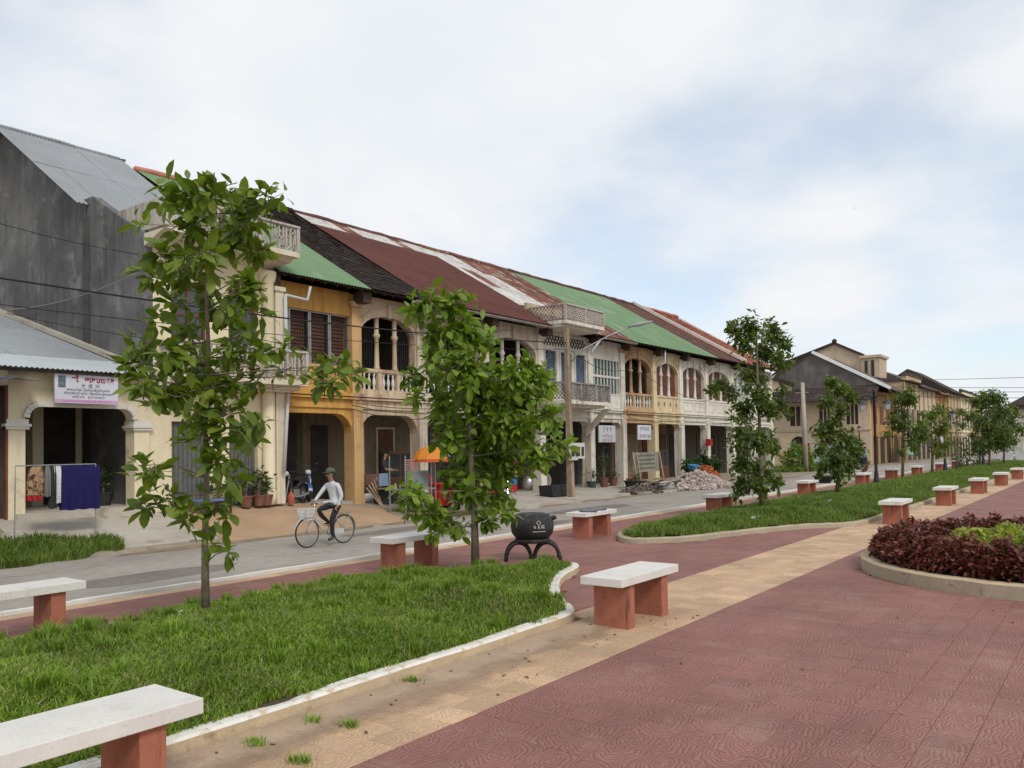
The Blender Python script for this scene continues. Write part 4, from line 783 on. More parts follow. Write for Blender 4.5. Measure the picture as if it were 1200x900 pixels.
def tree(name, label, base, blobs, pxm, mat, trunk_r, trunk_px, leaf=.19, dens=1., nobj=0, spread=.55, group=None, seed=1, ros=8, flat=None, grow=1.):
    rng = random.Random(seed); base = Vector(base); e = thing(name, label, 'tree', base, group=group); bp = seen(*base)
    up = Vector((0, 0, 1)); rt = Vector((RT.x, RT.y, 0)).normalized(); fw = Vector((FW.x, FW.y, 0)).normalized()
    bd = bp[2]
    def P(px, py, off=0.): d = ray(px, py); return O + d*((bd+off)/d.dot(FW))
    tp = [P(*q) for q in trunk_px]; tp[0] = base-up*.1; k = len(tp); mb = MB(); tpd = [tp[i].lerp(tp[i+1], q/4) for i in range(k-1) for q in range(4)][3:]+[tp[-1]]
    mb.tube(tp, [max(.008, trunk_r*(1-.82*i/(k-1))*(1.25 if i == 0 else 1)) for i in range(k)], 9); leaves = []
    cents = []
    for (px, py, r) in blobs:
        rr = r*grow/pxm; off = rng.gauss(0, spread); c = P(px, py, off); cents.append((c, rr))
        # limb from the trunk below the clump
        q = min(tpd, key=lambda p: (p-c).length+(0 if p.z < c.z-.05 else (p.z-c.z)*.6)); mid = q.lerp(c, .5)+up*.08*rng.uniform(-1, 1.5)
        mb.tube([q, mid, c], [trunk_r*.22, trunk_r*.14, trunk_r*.06], 5, cap=False)
        nros = max(1, int(dens*(r*grow/pxm)**2*300/(leaf/.19)**2+.5))
        for _ in range(nros):
            v = Vector((rng.gauss(0, 1), rng.gauss(0, 1), rng.gauss(0, .9))); v = v.normalized()*rr*rng.uniform(.1, 1.15); t = c+v
            if rng.random() < .6: mb.tube([c, c.lerp(t, .6)+up*.02, t], [.007, .005, .004], 4, cap=False)
            main = (v.normalized()+up*rng.uniform(-.1, .6)).normalized(); nl = max(3, ros-3+rng.randint(-1, 2))
            for i in range(nl):
                a = 2*PI*i/nl*1.618+rng.uniform(0, .8); o1 = main.orthogonal().normalized(); o2 = main.cross(o1)
                d = (o1*math.cos(a)+o2*math.sin(a))*rng.uniform(.7, 1.1)+main*rng.uniform(.0, .8)-up*rng.uniform(.0, .35)
                leaves.append((t+d.normalized()*rng.uniform(.01, .05)-main*rng.uniform(-.02, .16), leaf_rot(d, rng.gauss(0, .5)), leaf*rng.choice((.45, .6, .75, .9, 1., 1.15))*rng.uniform(.85, 1.1)))
    mb.build('trunk', BARK, e, smooth=True)
    me = leaf_mesh('leaf', mat)
    leaves.sort(key=lambda q: (q[0]-O).length-2.*q[2])
    for (p, m3, s) in leaves[:nobj]: inst('leaf', me, e, p, m3.to_euler(), (s, s, s))
    lv = np.array([tuple(v.co) for v in me.vertices]); tri = []
    for pl in me.polygons: v = pl.vertices; tri += [(v[0], v[1], v[2]), (v[0], v[2], v[3])]
    rest = leaves[nobj:]; A = np.array([np.array(m3) for _, m3, _ in rest]); S = np.array([s for *_, s in rest]); Pp = np.array([tuple(p-base) for p, *_ in rest])
    V = np.einsum('nij,kj->nki', A, lv)*S[:, None, None]+Pp[:, None]; Fc = (np.arange(len(rest))[:, None, None]*len(lv)+np.array(tri)[None]).reshape(-1, 3)
    ms_ = fast_mesh('crown', V.reshape(-1, 3), Fc, mat); ms_.polygons.foreach_set('use_smooth', [True]*len(ms_.polygons)); o = bpy.data.objects.new('crown', ms_); COL.objects.link(o); o.parent = e; o['kind'] = 'stuff'
    return e
T1 = [(215,225,24),(250,228,28),(288,243,30),(312,228,17),(332,226,8),(228,262,34),(272,275,36),(303,292,22),(190,300,22),(166,262,7),(180,325,20),(215,315,26),(245,340,16),(280,338,26),(300,360,18),(268,372,24),(180,372,16),(168,402,20),(155,425,22),(200,410,26),(232,428,30),(270,412,28),(308,408,20),(338,405,14),(392,428,20),(382,448,24),(412,440,15),(168,452,20),(208,450,30),(250,455,32),(296,446,20),(262,488,30),(288,508,22),(232,486,20),(308,492,13),(178,472,12),(258,535,22),(276,566,16),(183,552,17),(168,590,17),(198,580,20),(222,600,17),(163,545,10),(250,590,14),(240,638,14),(264,646,12),(205,240,10),(330,440,10),(355,440,8),(240,300,24),(246,362,24),(222,385,20),(250,515,24),(236,558,14),(262,604,11),(205,350,16),(300,335,14),(225,520,16),(205,430,20)]
tree('young_tree', 'taller leafy sapling in the grass beside the rear bench, big oval leaves', (4.67, 7.27, .24), T1, 118.7, LEAF, .037, [(241,712),(240,640),(242,560),(240,480),(244,400),(241,330),(248,290),(262,250)], .185, .72, 300, .42, 'young trees on the grass beds', 5, grow=1.)
T2 = [(488,366,16),(505,352,12),(530,358,20),(512,385,18),(540,385,26),(562,398,20),(485,440,15),(488,462,12),(512,430,28),(545,430,33),(578,438,20),(602,440,18),(622,428,18),(632,448,20),(590,465,33),(555,470,36),(520,475,22),(600,500,33),(640,488,18),(655,520,17),(565,510,33),(630,530,24),(592,545,28),(545,545,26),(555,575,23),(582,578,20),(528,562,16),(486,578,17),(478,598,9),(505,602,16),(525,612,16),(570,608,13),(592,598,12),(540,622,11),(510,624,8),(505,410,12),(572,540,24),(530,505,22),(612,470,24),(560,450,24),(575,490,24)]
tree('young_tree', 'bushy bright green sapling between the white topped bench and the black bin', (8.47, 6.96, .28), T2, 87.7, LEAF2, .05, [(557,655),(556,600),(553,550),(550,490),(548,440),(540,400),(530,365)], .175, 1., 300, .42, 'young trees on the grass beds', 9, grow=1.05)
T3 = [(860,384,12),(880,384,18),(905,390,18),(920,403,11),(870,402,15),(895,414,20),(913,424,13),(880,440,19),(845,450,10),(836,456,8),(856,458,10),(890,465,18),(870,480,15),(904,480,12),(915,474,9),(925,484,6),(870,510,18),(888,515,20),(904,522,12),(868,540,16),(888,550,18),(870,565,12),(890,570,13),(905,560,11),(864,576,8),(912,566,6),(918,455,8)]
tree('young_tree', 'slim tall sapling at the tip of the concrete kerbed bed', (19.43, 7.02, .25), T3, 48.6, LEAF3, .06, [(893,592),(892,550),(890,500),(888,450),(887,410),(885,380)], .165, 1.35, 0, .45, 'young trees on the grass beds', 3, ros=7)
T4 = [(975,448,11),(986,455,13),(996,465,11),(970,470,11),(985,480,11),(968,505,15),(990,515,16),(1001,522,12),(964,526,11),(980,540,17),(996,545,12),(964,550,9),(985,558,10),(1006,532,8),(978,494,9)]
tree('young_tree', 'small sapling with a gap in its crown near the first black lamp post', (25.4, 6.9, .25), T4, 39.2, LEAF3, .06, [(983,577),(984,540),(985,500),(984,470),(982,445)], .17, 1.3, 0, .4, 'young trees on the grass beds', 4, ros=7)
def auto_blobs(px, py, w_, h_, n, seed):
    rng = random.Random(seed); out = []
    for i in range(n):
        t = rng.uniform(0, 1); wd = w_*(.35+.65*math.sin(PI*min(1, t*.8+.15))); out.append((px+rng.uniform(-.5, .5)*wd, py-h_*t, w_*.19*rng.uniform(.7, 1.2)))
    return out
FT = [('young_tree', 'far sapling behind the first black lamp post', 1057, 556, 41., 8.2, 48, 92, 26), ('young_tree', 'far sapling with low leaves over a bench end', 1090, 556, 43.5, 7.4, 40, 75, 20), ('young_tree', 'spindly pale sapling past the second lamp post', 1122, 551, 49.5, 7.2, 30, 70, 12),
      ('young_tree', 'fuller tree beside the third lamp post', 1163, 546, 56.5, 6.5, 52, 80, 34), ('young_tree', 'round headed tree in front of the plain white hall', 1182, 545, 61., 6.2, 44, 72, 26), ('young_tree', 'smallest sapling at the far end of the bed', 1140, 547, 63., 7.8, 20, 40, 10)]
for i, (nm, lb, px, py, x, y, w_, h_, n) in enumerate(FT):
    s = seen(x, y, .2); pm = F_PX/s[2]
    tree(nm, lb, (x, y, .2), auto_blobs(s[0], s[1]-h_*.32, w_, h_*.72, n, i+2), pm, LEAF3 if i != 1 else LEAF, .06, [(s[0], s[1]), (s[0]+1, s[1]-h_*.4), (s[0]-1, s[1]-h_*.75), (s[0], s[1]-h_)], .2, .7, 0, .4, 'young trees on the grass beds', i+20, ros=6)

# ================================================================ the round planter
def leaf_cloud(name, pts, dirs, size, mat, label, cat):
    n = len(pts); me = leaf_mesh('l', mat, wd=.55, droop=.3); lv = np.array([tuple(v.co) for v in me.vertices])[[0, 3, 5, 6, 8, 9, 11, 12]] if False else np.array([(0, 0, 0), (-.28, .4, .05), (.28, .4, .05), (0, .45, -.02), (0, 1, -.2)])
    tri = np.array([(0, 3, 1), (0, 2, 3), (1, 3, 4), (3, 2, 4)]); rots = np.empty((n, 3, 3))
    d = dirs/np.linalg.norm(dirs, axis=1)[:, None]; x = np.cross(d, np.array([0, 0, 1.])); x /= np.maximum(1e-6, np.linalg.norm(x, axis=1))[:, None]; z = np.cross(x, d); a = NR.normal(0, .5, n); c, s = np.cos(a)[:, None], np.sin(a)[:, None]
    rots[:, :, 0] = x*c-z*s; rots[:, :, 1] = d; rots[:, :, 2] = x*s+z*c; S = size*NR.uniform(.6, 1.25, n)
    V = np.einsum('nij,kj->nki', rots, lv)*S[:, None, None]+pts[:, None]; Fc = (np.arange(n)[:, None, None]*5+tri[None]).reshape(-1, 3)
    o = bpy.data.objects.new(name, fast_mesh(name, V.reshape(-1, 3), Fc, mat)); COL.objects.link(o); return tag(o, label, cat, kind='stuff')
mb = MB().lathe([(.01, .20), (1.2, .19), (PR-.1, .12)], (*PC, 0), 40, cap=False); tag(mb.build('planter_soil', SOIL), kind='structure')
n = 40000; a = NR.uniform(0, 2*PI, n); r_ = np.sqrt(NR.uniform(1.55**2, 2.27**2, n)); lump = .5+.5*np.sin(a*17+r_*6)*np.sin(a*9-r_*11); tw = (r_-1.55)/.72
top = .18+(.26+.15*lump+.08*np.sin(a*41)*np.sin(r_*23))*np.clip(np.sin(PI*np.clip(tw*.86+.12, 0, 1)), 0, 1)**.45; zz = .14+(top-.14)*NR.uniform(0, 1, n)**.35
pts = np.stack([PC[0]+r_*np.cos(a), PC[1]+r_*np.sin(a), zz], 1); dd = np.stack([np.cos(a)*(tw-.4), np.sin(a)*(tw-.4), np.full(n, .25)], 1)+NR.normal(0, .6, (n, 3))
leaf_cloud('hedge', pts, dd, .078, WINE, 'low hedge of dark wine red leaves in the round concrete planter', 'hedge')
n = 18000; a = NR.uniform(0, 2*PI, n); r_ = 1.5*np.sqrt(NR.uniform(0, .98, n)); zz = .2+(.34*np.sqrt(1.02-(r_/1.5)**2)+.09*np.sin(a*7+r_*9))*NR.uniform(.0, 1, n)**.4
leaf_cloud('shrub', np.stack([PC[0]+r_*np.cos(a), PC[1]+r_*np.sin(a), zz], 1), np.stack([np.cos(a)*r_, np.sin(a)*r_, np.full(n, .5)], 1)+NR.normal(0, .5, (n, 3)), .075, LIME, 'yellow green low shrub in the middle of the red leaved planter', 'shrub')
a = NR.uniform(0, 2*PI, 2500); r_ = NR.uniform(1.4, 1.62, 2500); blades('grass', np.stack([PC[0]+r_*np.cos(a), PC[1]+r_*np.sin(a), np.full(2500, .17)], 1), .12, .005, GRASSM, 'thin ring of grass between the red hedge and the lime shrub')

# ================================================================ benches
def bench():
    e = thing('bench', '', 'bench'); L_, W_ = 1.22, .46
    s = MB().box((-L_/2, -W_/2, .425), (L_/2, W_/2, .505)).build('seat', SLABW, e, local=True, bevel=.005)
    for x in (-.36, .36): MB().box((x-.07, -.19, -.02), (x+.07, .19, .425)).build('leg', TERRA, e, local=True, bevel=.006)
    return e
BN = [((1.83, 4.05), 'white topped bench whose leg stands against the white painted kerb, cut by the frame'), ((7.42, 4.05), 'white topped bench on sandy yellow tiles where the white kerb curves away'), ((19.35, 4.02), 'white topped bench right behind the red leaved planter'), ((25.5, 4.0), 'white topped bench second along the bare kerb past the planter'), ((31.6, 3.95), 'white topped bench third along the bare kerb past the planter'), ((37.4, 3.9), 'white topped bench fourth along the bare kerb past the planter'), ((43.5, 3.9), 'white topped bench fifth along the bare kerb past the planter'),
      ((3.45, 8.62), 'white topped bench behind the grass beside the taller sapling'), ((8.95, 8.62), 'white topped bench behind the bushy sapling by the road edge'), ((14.0, 8.5), 'white topped bench with dark plates on it at the tip of the second bed'), ((20.3, 8.45), 'white topped bench beside the slim tall sapling and rubble'), ((28.6, 8.75), 'white topped bench beside the black tyre tub'), ((36.3, 8.8), 'white topped bench beside the leaning brown boards'), ((42.6, 9.0), 'far white topped bench before the low leaved sapling'), ((47.6, 8.8), 'far white topped bench under low leaves'), ((54.5, 8.8), 'far white topped bench just past the second lamp post'), ((61.5, 9.), 'farthest white topped bench of the road side row')]
b0 = bench()
for i, ((x, y), lb) in enumerate(BN):
    if i == 0: b0.location = (x, y, 0); b0['label'] = lb; b0['group'] = 'park benches'
    else: dup(b0, (x, y, 0), R(random.uniform(-1.2, 1.2)), lb, 'park benches')
for k, (x, y) in enumerate(((13.75, 8.42), (14.2, 8.48))):
    o = MB().lathe([(.02, 0), (.15, 0), (.19, .02), (.185, .035), (.14, .015), (.02, .012)], (x, y, .506), 20, cap=False).build('plate', M('grey_plate', (.12, .13, .14), .2, 4, .3, spec=.6), smooth=True); tag(o, 'round dark plate lying on the white bench by the second bed', 'plate', 'plates on the bench')
# ================================================================ tyre bin on hoop legs
ux, uy = 10.62, 7.55
e = thing('litter_bin', 'black pot bellied rubber bin standing on cut tyre hoops', 'bin', (ux, uy, 0), R(-53))
MB().lathe([(.14, .33), (.26, .34), (.325, .42), (.345, .53), (.325, .64), (.27, .715), (.2, .735), (.02, .735)], (0, 0, 0), 24).build('body', BLACKRUB, e, smooth=True, local=True)
MB().torus((0, 0, .31), (0, 0, 1), .25, .035, 28, 8).build('ring', BLACKRUB, e, local=True, smooth=True)
MB().tube([(.28, -.07, .64), (.36, -.07, .66), (.36, .07, .66), (.28, .07, .64)], .03, 8).build('handle', BLACKRUB, e, local=True, smooth=True); MB().tube([(-.28, -.07, .64), (-.36, -.07, .66), (-.36, .07, .66), (-.28, .07, .64)], .03, 8).build('handle', BLACKRUB, e, local=True, smooth=True)
for k in range(4):
    sx_, sy_ = (1 if k % 2 else -1), (1 if k > 1 else -1); mb = MB(); prof = [(sx_*.225+.2*math.cos(PI*i/14), sy_*(.13+.06*math.cos(PI*i/14)*sx_), .28*math.sin(PI*i/14)) for i in range(15)]
    mb.tube(prof, .03, 8); mb.build('hoop', BLACKRUB, e, local=True, smooth=True)
WM = M('white_marking', (.62, .62, .6), .1, 20, .8)
def mark(s, size, an, z, sx=1.):
    r = .348; o = text(s, size, WM, e, (0, 0, 0), (PI/2, 0, an+PI/2), 'lettering', sx=sx); o.location = (r*math.cos(an), r*math.sin(an), z); return o
for k, (ch, an) in enumerate((('民', -124), ('民', -112), ('阳', -100))):
    pass
for ch, an, z, s in (('◇', -112, .60, .085), ('R', -122, .535, .065), ('B', -112, .535, .06), ('网', -101, .535, .07)): mark(ch, s, R(an+37), z)
mark('—', .12, R(-118+37), .475); mark('—', .12, R(-103+37), .475)
# ================================================================ lamp posts, poles, wires
def lamp_post():
    e = thing('lamp_post', '', 'lamp post')
    MB().lathe([(.13, -.1), (.13, .12), (.1, .2), (.075, .5), (.06, .55), (.05, 1.2), (.045, 3.5), (.06, 3.52), (.03, 3.62), (.01, 3.75)], n=12).build('post', BLACKMET, e, smooth=True, local=True)
    for s in (-1, 1):
        MB().tube([(0, 0, 3.3), (0, s*.2, 3.42), (0, s*.42, 3.36), (0, s*.45, 3.2)], .02, 6).build('arm', BLACKMET, e, smooth=True, local=True)
        l_ = MB().lathe([(.05, 2.84), (.09, 2.86), (.14, 3.08)], (0, s*.45, 0), 6).build('lantern', M('lantern_glass', (.4, .41, .41), .05, 3, .3), e, local=True)
        c = MB().lathe([(.18, 3.08), (.13, 3.16), (.06, 3.2), (.03, 3.26)], (0, s*.45, 0), 6).build('lantern_cap', BLACKMET, None, local=True); c.parent = l_
    return e
lp = lamp_post(); LPS = [((33.2, 7.55), 'black double lantern lamp post next to the small sapling'), ((48.5, 7.6), 'black double lantern lamp post with orange houses behind'), ((58.6, 7.05), 'black double lantern lamp post at the fuller far tree')]
for i, ((x, y), lb) in enumerate(LPS):
    if i == 0: lp.location = (x, y, .15); lp['label'] = lb; lp['group'] = 'double lantern posts'
    else: dup(lp, (x, y, .15), R(12*i), lb, 'double lantern posts')
for x, y, lb in ((69.5, 17., 'single black lantern post by the ochre corner house'), (46., 17.4, 'black lantern on a post before the orange corner')):
    e = thing('street_lamp', lb, 'lamp post', (x, y, -.15)); MB().lathe([(.1, 0), (.05, .3), (.045, 2.9)], n=8).build('post', BLACKMET, e, local=True); MB().lathe([(.06, 2.9), (.16, 3.15)], n=6).build('lantern', MATS['lantern_glass'], e, local=True); MB().lathe([(.2, 3.15), (.06, 3.3)], n=6).build('lantern_cap', BLACKMET, e, local=True)
px_, py_ = 26.2, 16.8
e = thing('light_pole', 'squared timber coloured power pole with a curved street light arm', 'pole', (px_, py_, -.1))
MB().tube([(px_, py_, -.3), (px_-.1, py_, 6.3)], [.16, .105], 4).build('pole', TIMBER, e)
MB().tube([(px_, py_, 4.9), (px_+.3, py_-.35, 5.45), (px_+1.1, py_-1.2, 6.05), (px_+1.75, py_-1.85, 6.4)], .026, 8).build('arm', GREYMET, e, smooth=True)
lm = MB().tube([(px_+1.6, py_-1.7, 6.37), (px_+1.9, py_-2.0, 6.47), (px_+2.3, py_-2.4, 6.58)], [.035, .085, .04], 8); lm.build('lamp_head', M('lamp_grey', (.3, .31, .31), .1, 4, .5), e, smooth=True)
MB().tube([(px_-.9, py_+.02, 5.5), (px_+.7, py_-.02, 5.5)], .03, 6).build('crossarm', GREYMET, e)
mb_ = MB().box((px_+.18, py_-.12, 1.35), (px_+.85, py_+.1, 1.95)).box((px_-.3, py_-.22, 1.3), (px_+.18, py_-.13, 1.95)); mbx = mb_.build('meter_box', M('meter_box', (.6, .58, .53), .06, 3, .6), e)
for k in range(4): c = MB().box((px_-.26+.29*k, py_-.26 if k < 2 else py_-.14, 1.45), (px_-.1+.29*k, py_-.221 if k < 2 else py_-.121, 1.8)).build('meter', DARKIN, None); c.parent = mbx; c.location = -e.location
e = thing('power_pole', 'round grey concrete pole at the side street corner', 'pole', (57.5, 17.6, -.2)); MB().tube([(57.5, 17.6, -.3), (57.2, 17.6, 6.0)], [.18, .125], 12).build('pole', POLEC, e, smooth=True); MB().tube([(57.2, 17.2, 5.3), (57.2, 18.1, 5.3)], .03, 6).build('crossarm', GREYMET, e)
CAB = M('cable', (.018, .018, .018), .1, 3, .6)
def wire(label, a, b, sag, r=.011, name='power_line', mat=None, group='overhead wires'):
    a, b = Vector(a), Vector(b); n = 24; pts = [a.lerp(b, t)-Vector((0, 0, sag*4*t*(1-t))) for t in [i/n for i in range(n+1)]]
    return tag(MB().tube(pts, r, 5).build(name, mat or CAB, smooth=True), label, 'wire', group)
pa = onY(0, 294, 16.9); wire('thick black cable crossing the blank grey wall', pa+(pa-Vector((26.1, 16.8, 5.75)))*.6, (26.1, 16.8, 5.75), .55, .02)
pa = onY(0, 322, 16.9); wire('thin black wire just under the thick cable', pa+(pa-Vector((26.1, 16.8, 5.5)))*.6, (26.1, 16.8, 5.5), .6, .009)
pa = onY(0, 262, 17.2); wire('upper thin wire ending on the grey wall corner', pa, onY(162, 298, 19.05), .05, .009)
wire('thin wire low on the grey wall above the tin roof', onY(8, 367, 18.8), onY(170, 396, 18.8), .04, .008)
wire('slack pale rope strung across the grey wall', onX(0, 363, 10.55), onX(160, 320, 10.5), .22, .014, 'rope', M('rope', (.3, .27, .23)))
wire('black cable running from the light pole to the rusty house', (26.1, 16.8, 5.6), onY(742, 430, 19.2), .5, .014)
wire('black cable looping along the white shophouse fronts', onY(742, 430, 19.2), onY(832, 470, 19.2), .35, .012)
for k, (z, s, l_) in enumerate(((3.3, .12, 'upper'), (3.22, .2, 'middle'), (3.1, .28, 'lower'))): wire('%s strand of the wire bundle under the triple arched balustrade' % l_, (17.5, 19.25, z), (22.5, 19.25, z), s, .012)
for k, (z, s, l_) in enumerate(((3.35, .1, 'upper'), (3.2, .2, 'lower'))): wire('%s strand of the wire bundle along the white arcade' % l_, (35.3, 19.25, z), (49., 19.25, z), s+.1, .012)
for k, z in enumerate((11.4, 9.2, 8.3, 6.7)): q = onX(1060, [445, 453, 458, 464][k], 95.); q2 = onX(1200, [441, 453, 458, 465][k], 78.); d = (q2-q); wire(['topmost', 'second', 'third', 'lowest'][k]+' wire crossing the open sky over the far street end', q-d*.3, q2+d*.6, .1, .02)
# ================================================================ people
def skin_body(name, J, parent, mats, sub=2):
    """J: {joint: (pos, radius, parent, material index)} -> one continuous mesh"""
    names = list(J); idx = {k: i for i, k in enumerate(names)}; me = bpy.data.meshes.new(name)
    me.from_pydata([J[k][0] for k in names], [(idx[J[k][2]], idx[k]) for k in names if J[k][2]], []); me.update()
    o = bpy.data.objects.new(name, me); COL.objects.link(o); o.modifiers.new('s', 'SKIN'); 
    for i, k in enumerate(names):
        sv = me.skin_vertices[0].data[i]; r = J[k][1]; sv.radius = r if isinstance(r, tuple) else (r, r); sv.use_root = (i == 0)
    q = o.modifiers.new('u', 'SUBSURF'); q.levels = sub; q.render_levels = sub
    bpy.context.view_layer.update(); dg = bpy.context.evaluated_depsgraph_get(); nm = bpy.data.meshes.new_from_object(o.evaluated_get(dg)); bpy.data.objects.remove(o)
    nm.materials.clear(); [nm.materials.append(m_) for m_ in mats]
    rad = lambda k: J[k][1] if not isinstance(J[k][1], tuple) else sum(J[k][1])/2
    segs = [(Vector(J[J[k][2]][0]), Vector(J[k][0]), J[k][3], rad(J[k][2]), rad(k)) for k in names if J[k][2]]
    for p in nm.polygons:
        c = p.center; best = None
        for a, b, mi, ra, rb_ in segs:
            d = b-a; t = max(0, min(1, (c-a).dot(d)/max(1e-9, d.length_squared))); v = (c-a-d*t).length-lerp(ra, rb_, t)
            if best is None or v < best[0]: best = (v, mi)
        p.material_index = best[1]; p.use_smooth = True
    nm.name = name; o = bpy.data.objects.new(name, nm); COL.objects.link(o); o.parent = parent; return o
SKIN = M('skin', (.31, .165, .105), .06, 8, .6, fine=.03); SHIRT = M('white_shirt', (.60, .60, .61), .1, 6, .9, 1., 14); PANT = M('black_trousers', (.022, .022, .025), .2, 8, .85); SHOE = M('shoe', (.06, .045, .035)); HAIR = M('black_hair', (.012, .011, .01)); CAP = M('camo_cap', (.1, .11, .085), .5, 30, .9)
def add_hand(J, wrist, tip_dir, side, nm, mi, thumb):
    w_ = Vector(J[wrist][0]); d = Vector(tip_dir).normalized(); s = Vector(side).normalized(); palm = w_+d*.055; J[nm+'palm'] = (tuple(palm), (.032, .018), wrist, mi)
    nrm = d.cross(s)
    for k, (o_, ln) in enumerate(((-.03, .065), (-.01, .075), (.01, .07), (.03, .055))):
        a = palm+s*o_+d*.035; b_ = a+(d*.75-nrm*.4)*ln*.55; c = b_+(d*.35-nrm*.8)*ln*.45
        J[nm+'f%da' % k] = (tuple(a), .0095, nm+'palm', mi); J[nm+'f%db' % k] = (tuple(b_), .009, nm+'f%da' % k, mi); J[nm+'f%dc' % k] = (tuple(c), .0075, nm+'f%db' % k, mi)
    a = w_+d*.025-s*.035*thumb; J[nm+'t1'] = (tuple(a), .011, wrist, mi); J[nm+'t2'] = (tuple(a+d*.035-s*.02*thumb-nrm*.015), .0095, nm+'t1', mi)
def face(e, c, f, mi=None, r=.1, cap=None):
    """eyes, nose, ears, mouth for a head at c facing f (local)"""
    f = Vector(f).normalized(); c = Vector(c); s = Vector((-f.y, f.x, 0)); up = Vector((0, 0, 1)); mb = MB()
    for k in (-1, 1): mb.ball(c+f*r*.84+s*.032*k+up*.012, .012, 6, 4)
    mb.build('eyes', HAIR, e, local=True)
    mb = MB().tube([c+f*r*.85+up*.02, c+f*(r+.022)-up*.018, c+f*r*.88-up*.028], [.008, .014, .012], 6)
    for k in (-1, 1): mb.ball(c+s*k*.078-f*.005, (.014, .014, .028), 6, 4)
    mb.build('nose_and_ears', SKIN, e, local=True, smooth=True); MB().tube([c+f*r*.82+s*.025-up*.055, c+f*r*.88-up*.058, c+f*r*.82-s*.025-up*.055], .006, 5).build('mouth', M('lips', (.2, .08, .06)), e, local=True)
# ---- bicycle (local +x is forward); heading down the street towards -X
BX, BY, BZ = 11.9, 13.4, -.187
bk = thing('bicycle', 'white step through bicycle with front basket being ridden along the road', 'bicycle', (BX, BY, BZ), PI)
BW = M('bike_white', (.5, .5, .48), .08, 6, .45); TYRE = M('tyre', (.03, .028, .026), .2, 8, .8)
for x in (0, 1.05):
    w_ = MB().torus((x, 0, .33), (0, 1, 0), .315, .016, 40, 6).build('wheel', TYRE, bk, local=True, smooth=True)
    c = MB().torus((x, 0, .33), (0, 1, 0), .295, .009, 40, 5).build('rim', GREYMET, None, local=True); c.parent = w_
    mb = MB().tube([(x, -.045, .33), (x, .045, .33)], .02, 8)
    for k in range(18): an = 2*PI*k/18; mb.tube([(x+.02*math.cos(an+.5), .02*(-1)**k, .33+.02*math.sin(an+.5)), (x+.293*math.cos(an), 0, .33+.293*math.sin(an))], .0022, 3)
    c = mb.build('spokes', GREYMET, None, local=True); c.parent = w_
    MB().torus((x, 0, .33), (0, 1, 0), .345, .014, 20, 5, *( (-.1, PI*.85) if x == 0 else (.4, PI*.95))).build('mudguard', BW, bk, local=True) if False else None
    mb = MB()
    for k in range(14):
        t0, t1 = lerp(.25 if x else -.15, 2.7 if x else 2.9, k/14), lerp(.25 if x else -.15, 2.7 if x else 2.9, (k+1)/14); P = lambda t, y: (x-.35*math.cos(t) if x == 0 else x-.35*math.cos(t), y, .33+.35*math.sin(t)); mb.quad(P(t0, -.025), P(t1, -.025), P(t1, .025), P(t0, .025))
    mb.build('mudguard', BW, bk, local=True, smooth=True)
MB().tube([(.84, 0, .86), (.9, 0, .6)], .022, 8).tube([(.88, 0, .66), (.62, 0, .36), (.42, 0, .27)], .018, 8).tube([(.87, 0, .72), (.6, 0, .47), (.33, 0, .42)], .014, 8).tube([(.42, 0, .27), (.26, 0, .8)], .016, 8).tube([(.42, .03, .27), (0, .045, .33)], .011, 6).tube([(.42, -.03, .27), (0, -.045, .33)], .011, 6).tube([(.3, .02, .66), (0, .045, .33)], .009, 6).tube([(.3, -.02, .66), (0, -.045, .33)], .009, 6).tube([(.9, .045, .62), (1.05, .045, .33)], .012, 6).tube([(.9, -.045, .62), (1.05, -.045, .33)], .012, 6).build('frame', BW, bk, smooth=True, local=True)
MB().tube([(.86, 0, .82), (.83, 0, .97)], .013, 6).tube([(.55, .28, .93), (.72, .22, .99), (.83, .06, .98), (.83, -.06, .98), (.72, -.22, .99), (.55, -.28, .93)], .012, 6).build('handlebar', CHROME, bk, smooth=True, local=True)
MB().tube([(.66, .24, .968), (.54, .285, .925)], .018, 6).tube([(.66, -.24, .968), (.54, -.285, .925)], .018, 6).build('grip', BLACKRUB, bk, local=True)
MB().ball((.23, 0, .83), (.14, .09, .04), 10, 6).build('saddle', BLACKRUB, bk, local=True, smooth=True)
mb = MB(); n4 = 4
for lev, hw in ((.62, .1), (.70, .115), (.78, .13), (.86, .145)):
    mb.tube([(1.08-hw, -hw*1.15, lev), (1.08+hw, -hw*1.15, lev), (1.08+hw, hw*1.15, lev), (1.08-hw, hw*1.15, lev), (1.08-hw, -hw*1.15, lev)], .008, 4)
for i in range(9):
    t = lerp(-1, 1, i/8)
    for sx, sy in ((t, -1), (t, 1), (-1, t), (1, t)): mb.tube([(1.08+sx*.1, sy*.115, .62), (1.08+sx*.145, sy*.167, .86)], .006, 4)
mb.box((.98, -.11, .615), (1.18, .11, .625)); mb.build('basket', M('basket_white', (.62, .62, .6), .08), bk, local=True)
MB().box((-.22, -.06, .69), (.18, .06, .705)).tube([(-.18, .05, .69), (0, .05, .33)], .007, 5).tube([(-.18, -.05, .69), (0, -.05, .33)], .007, 5).build('rear_rack', GREYMET, bk, local=True)
MB().tube([(.42, -.05, .27), (.42, .05, .27)], .04, 10).torus((.42, .06, .27), (0, 1, 0), .08, .008, 18, 4).tube([(.42, .07, .27), (.47, .08, .12)], .01, 5).tube([(.42, -.07, .27), (.37, -.08, .43)], .01, 5).box((.42, .08, .105), (.53, .17, .13)).box((.31, -.17, .42), (.42, -.08, .445)).build('crank', GREYMET, bk, local=True)
MB().box((.05, .055, .24), (.45, .07, .36)).build('chain_guard', BW, bk, local=True)
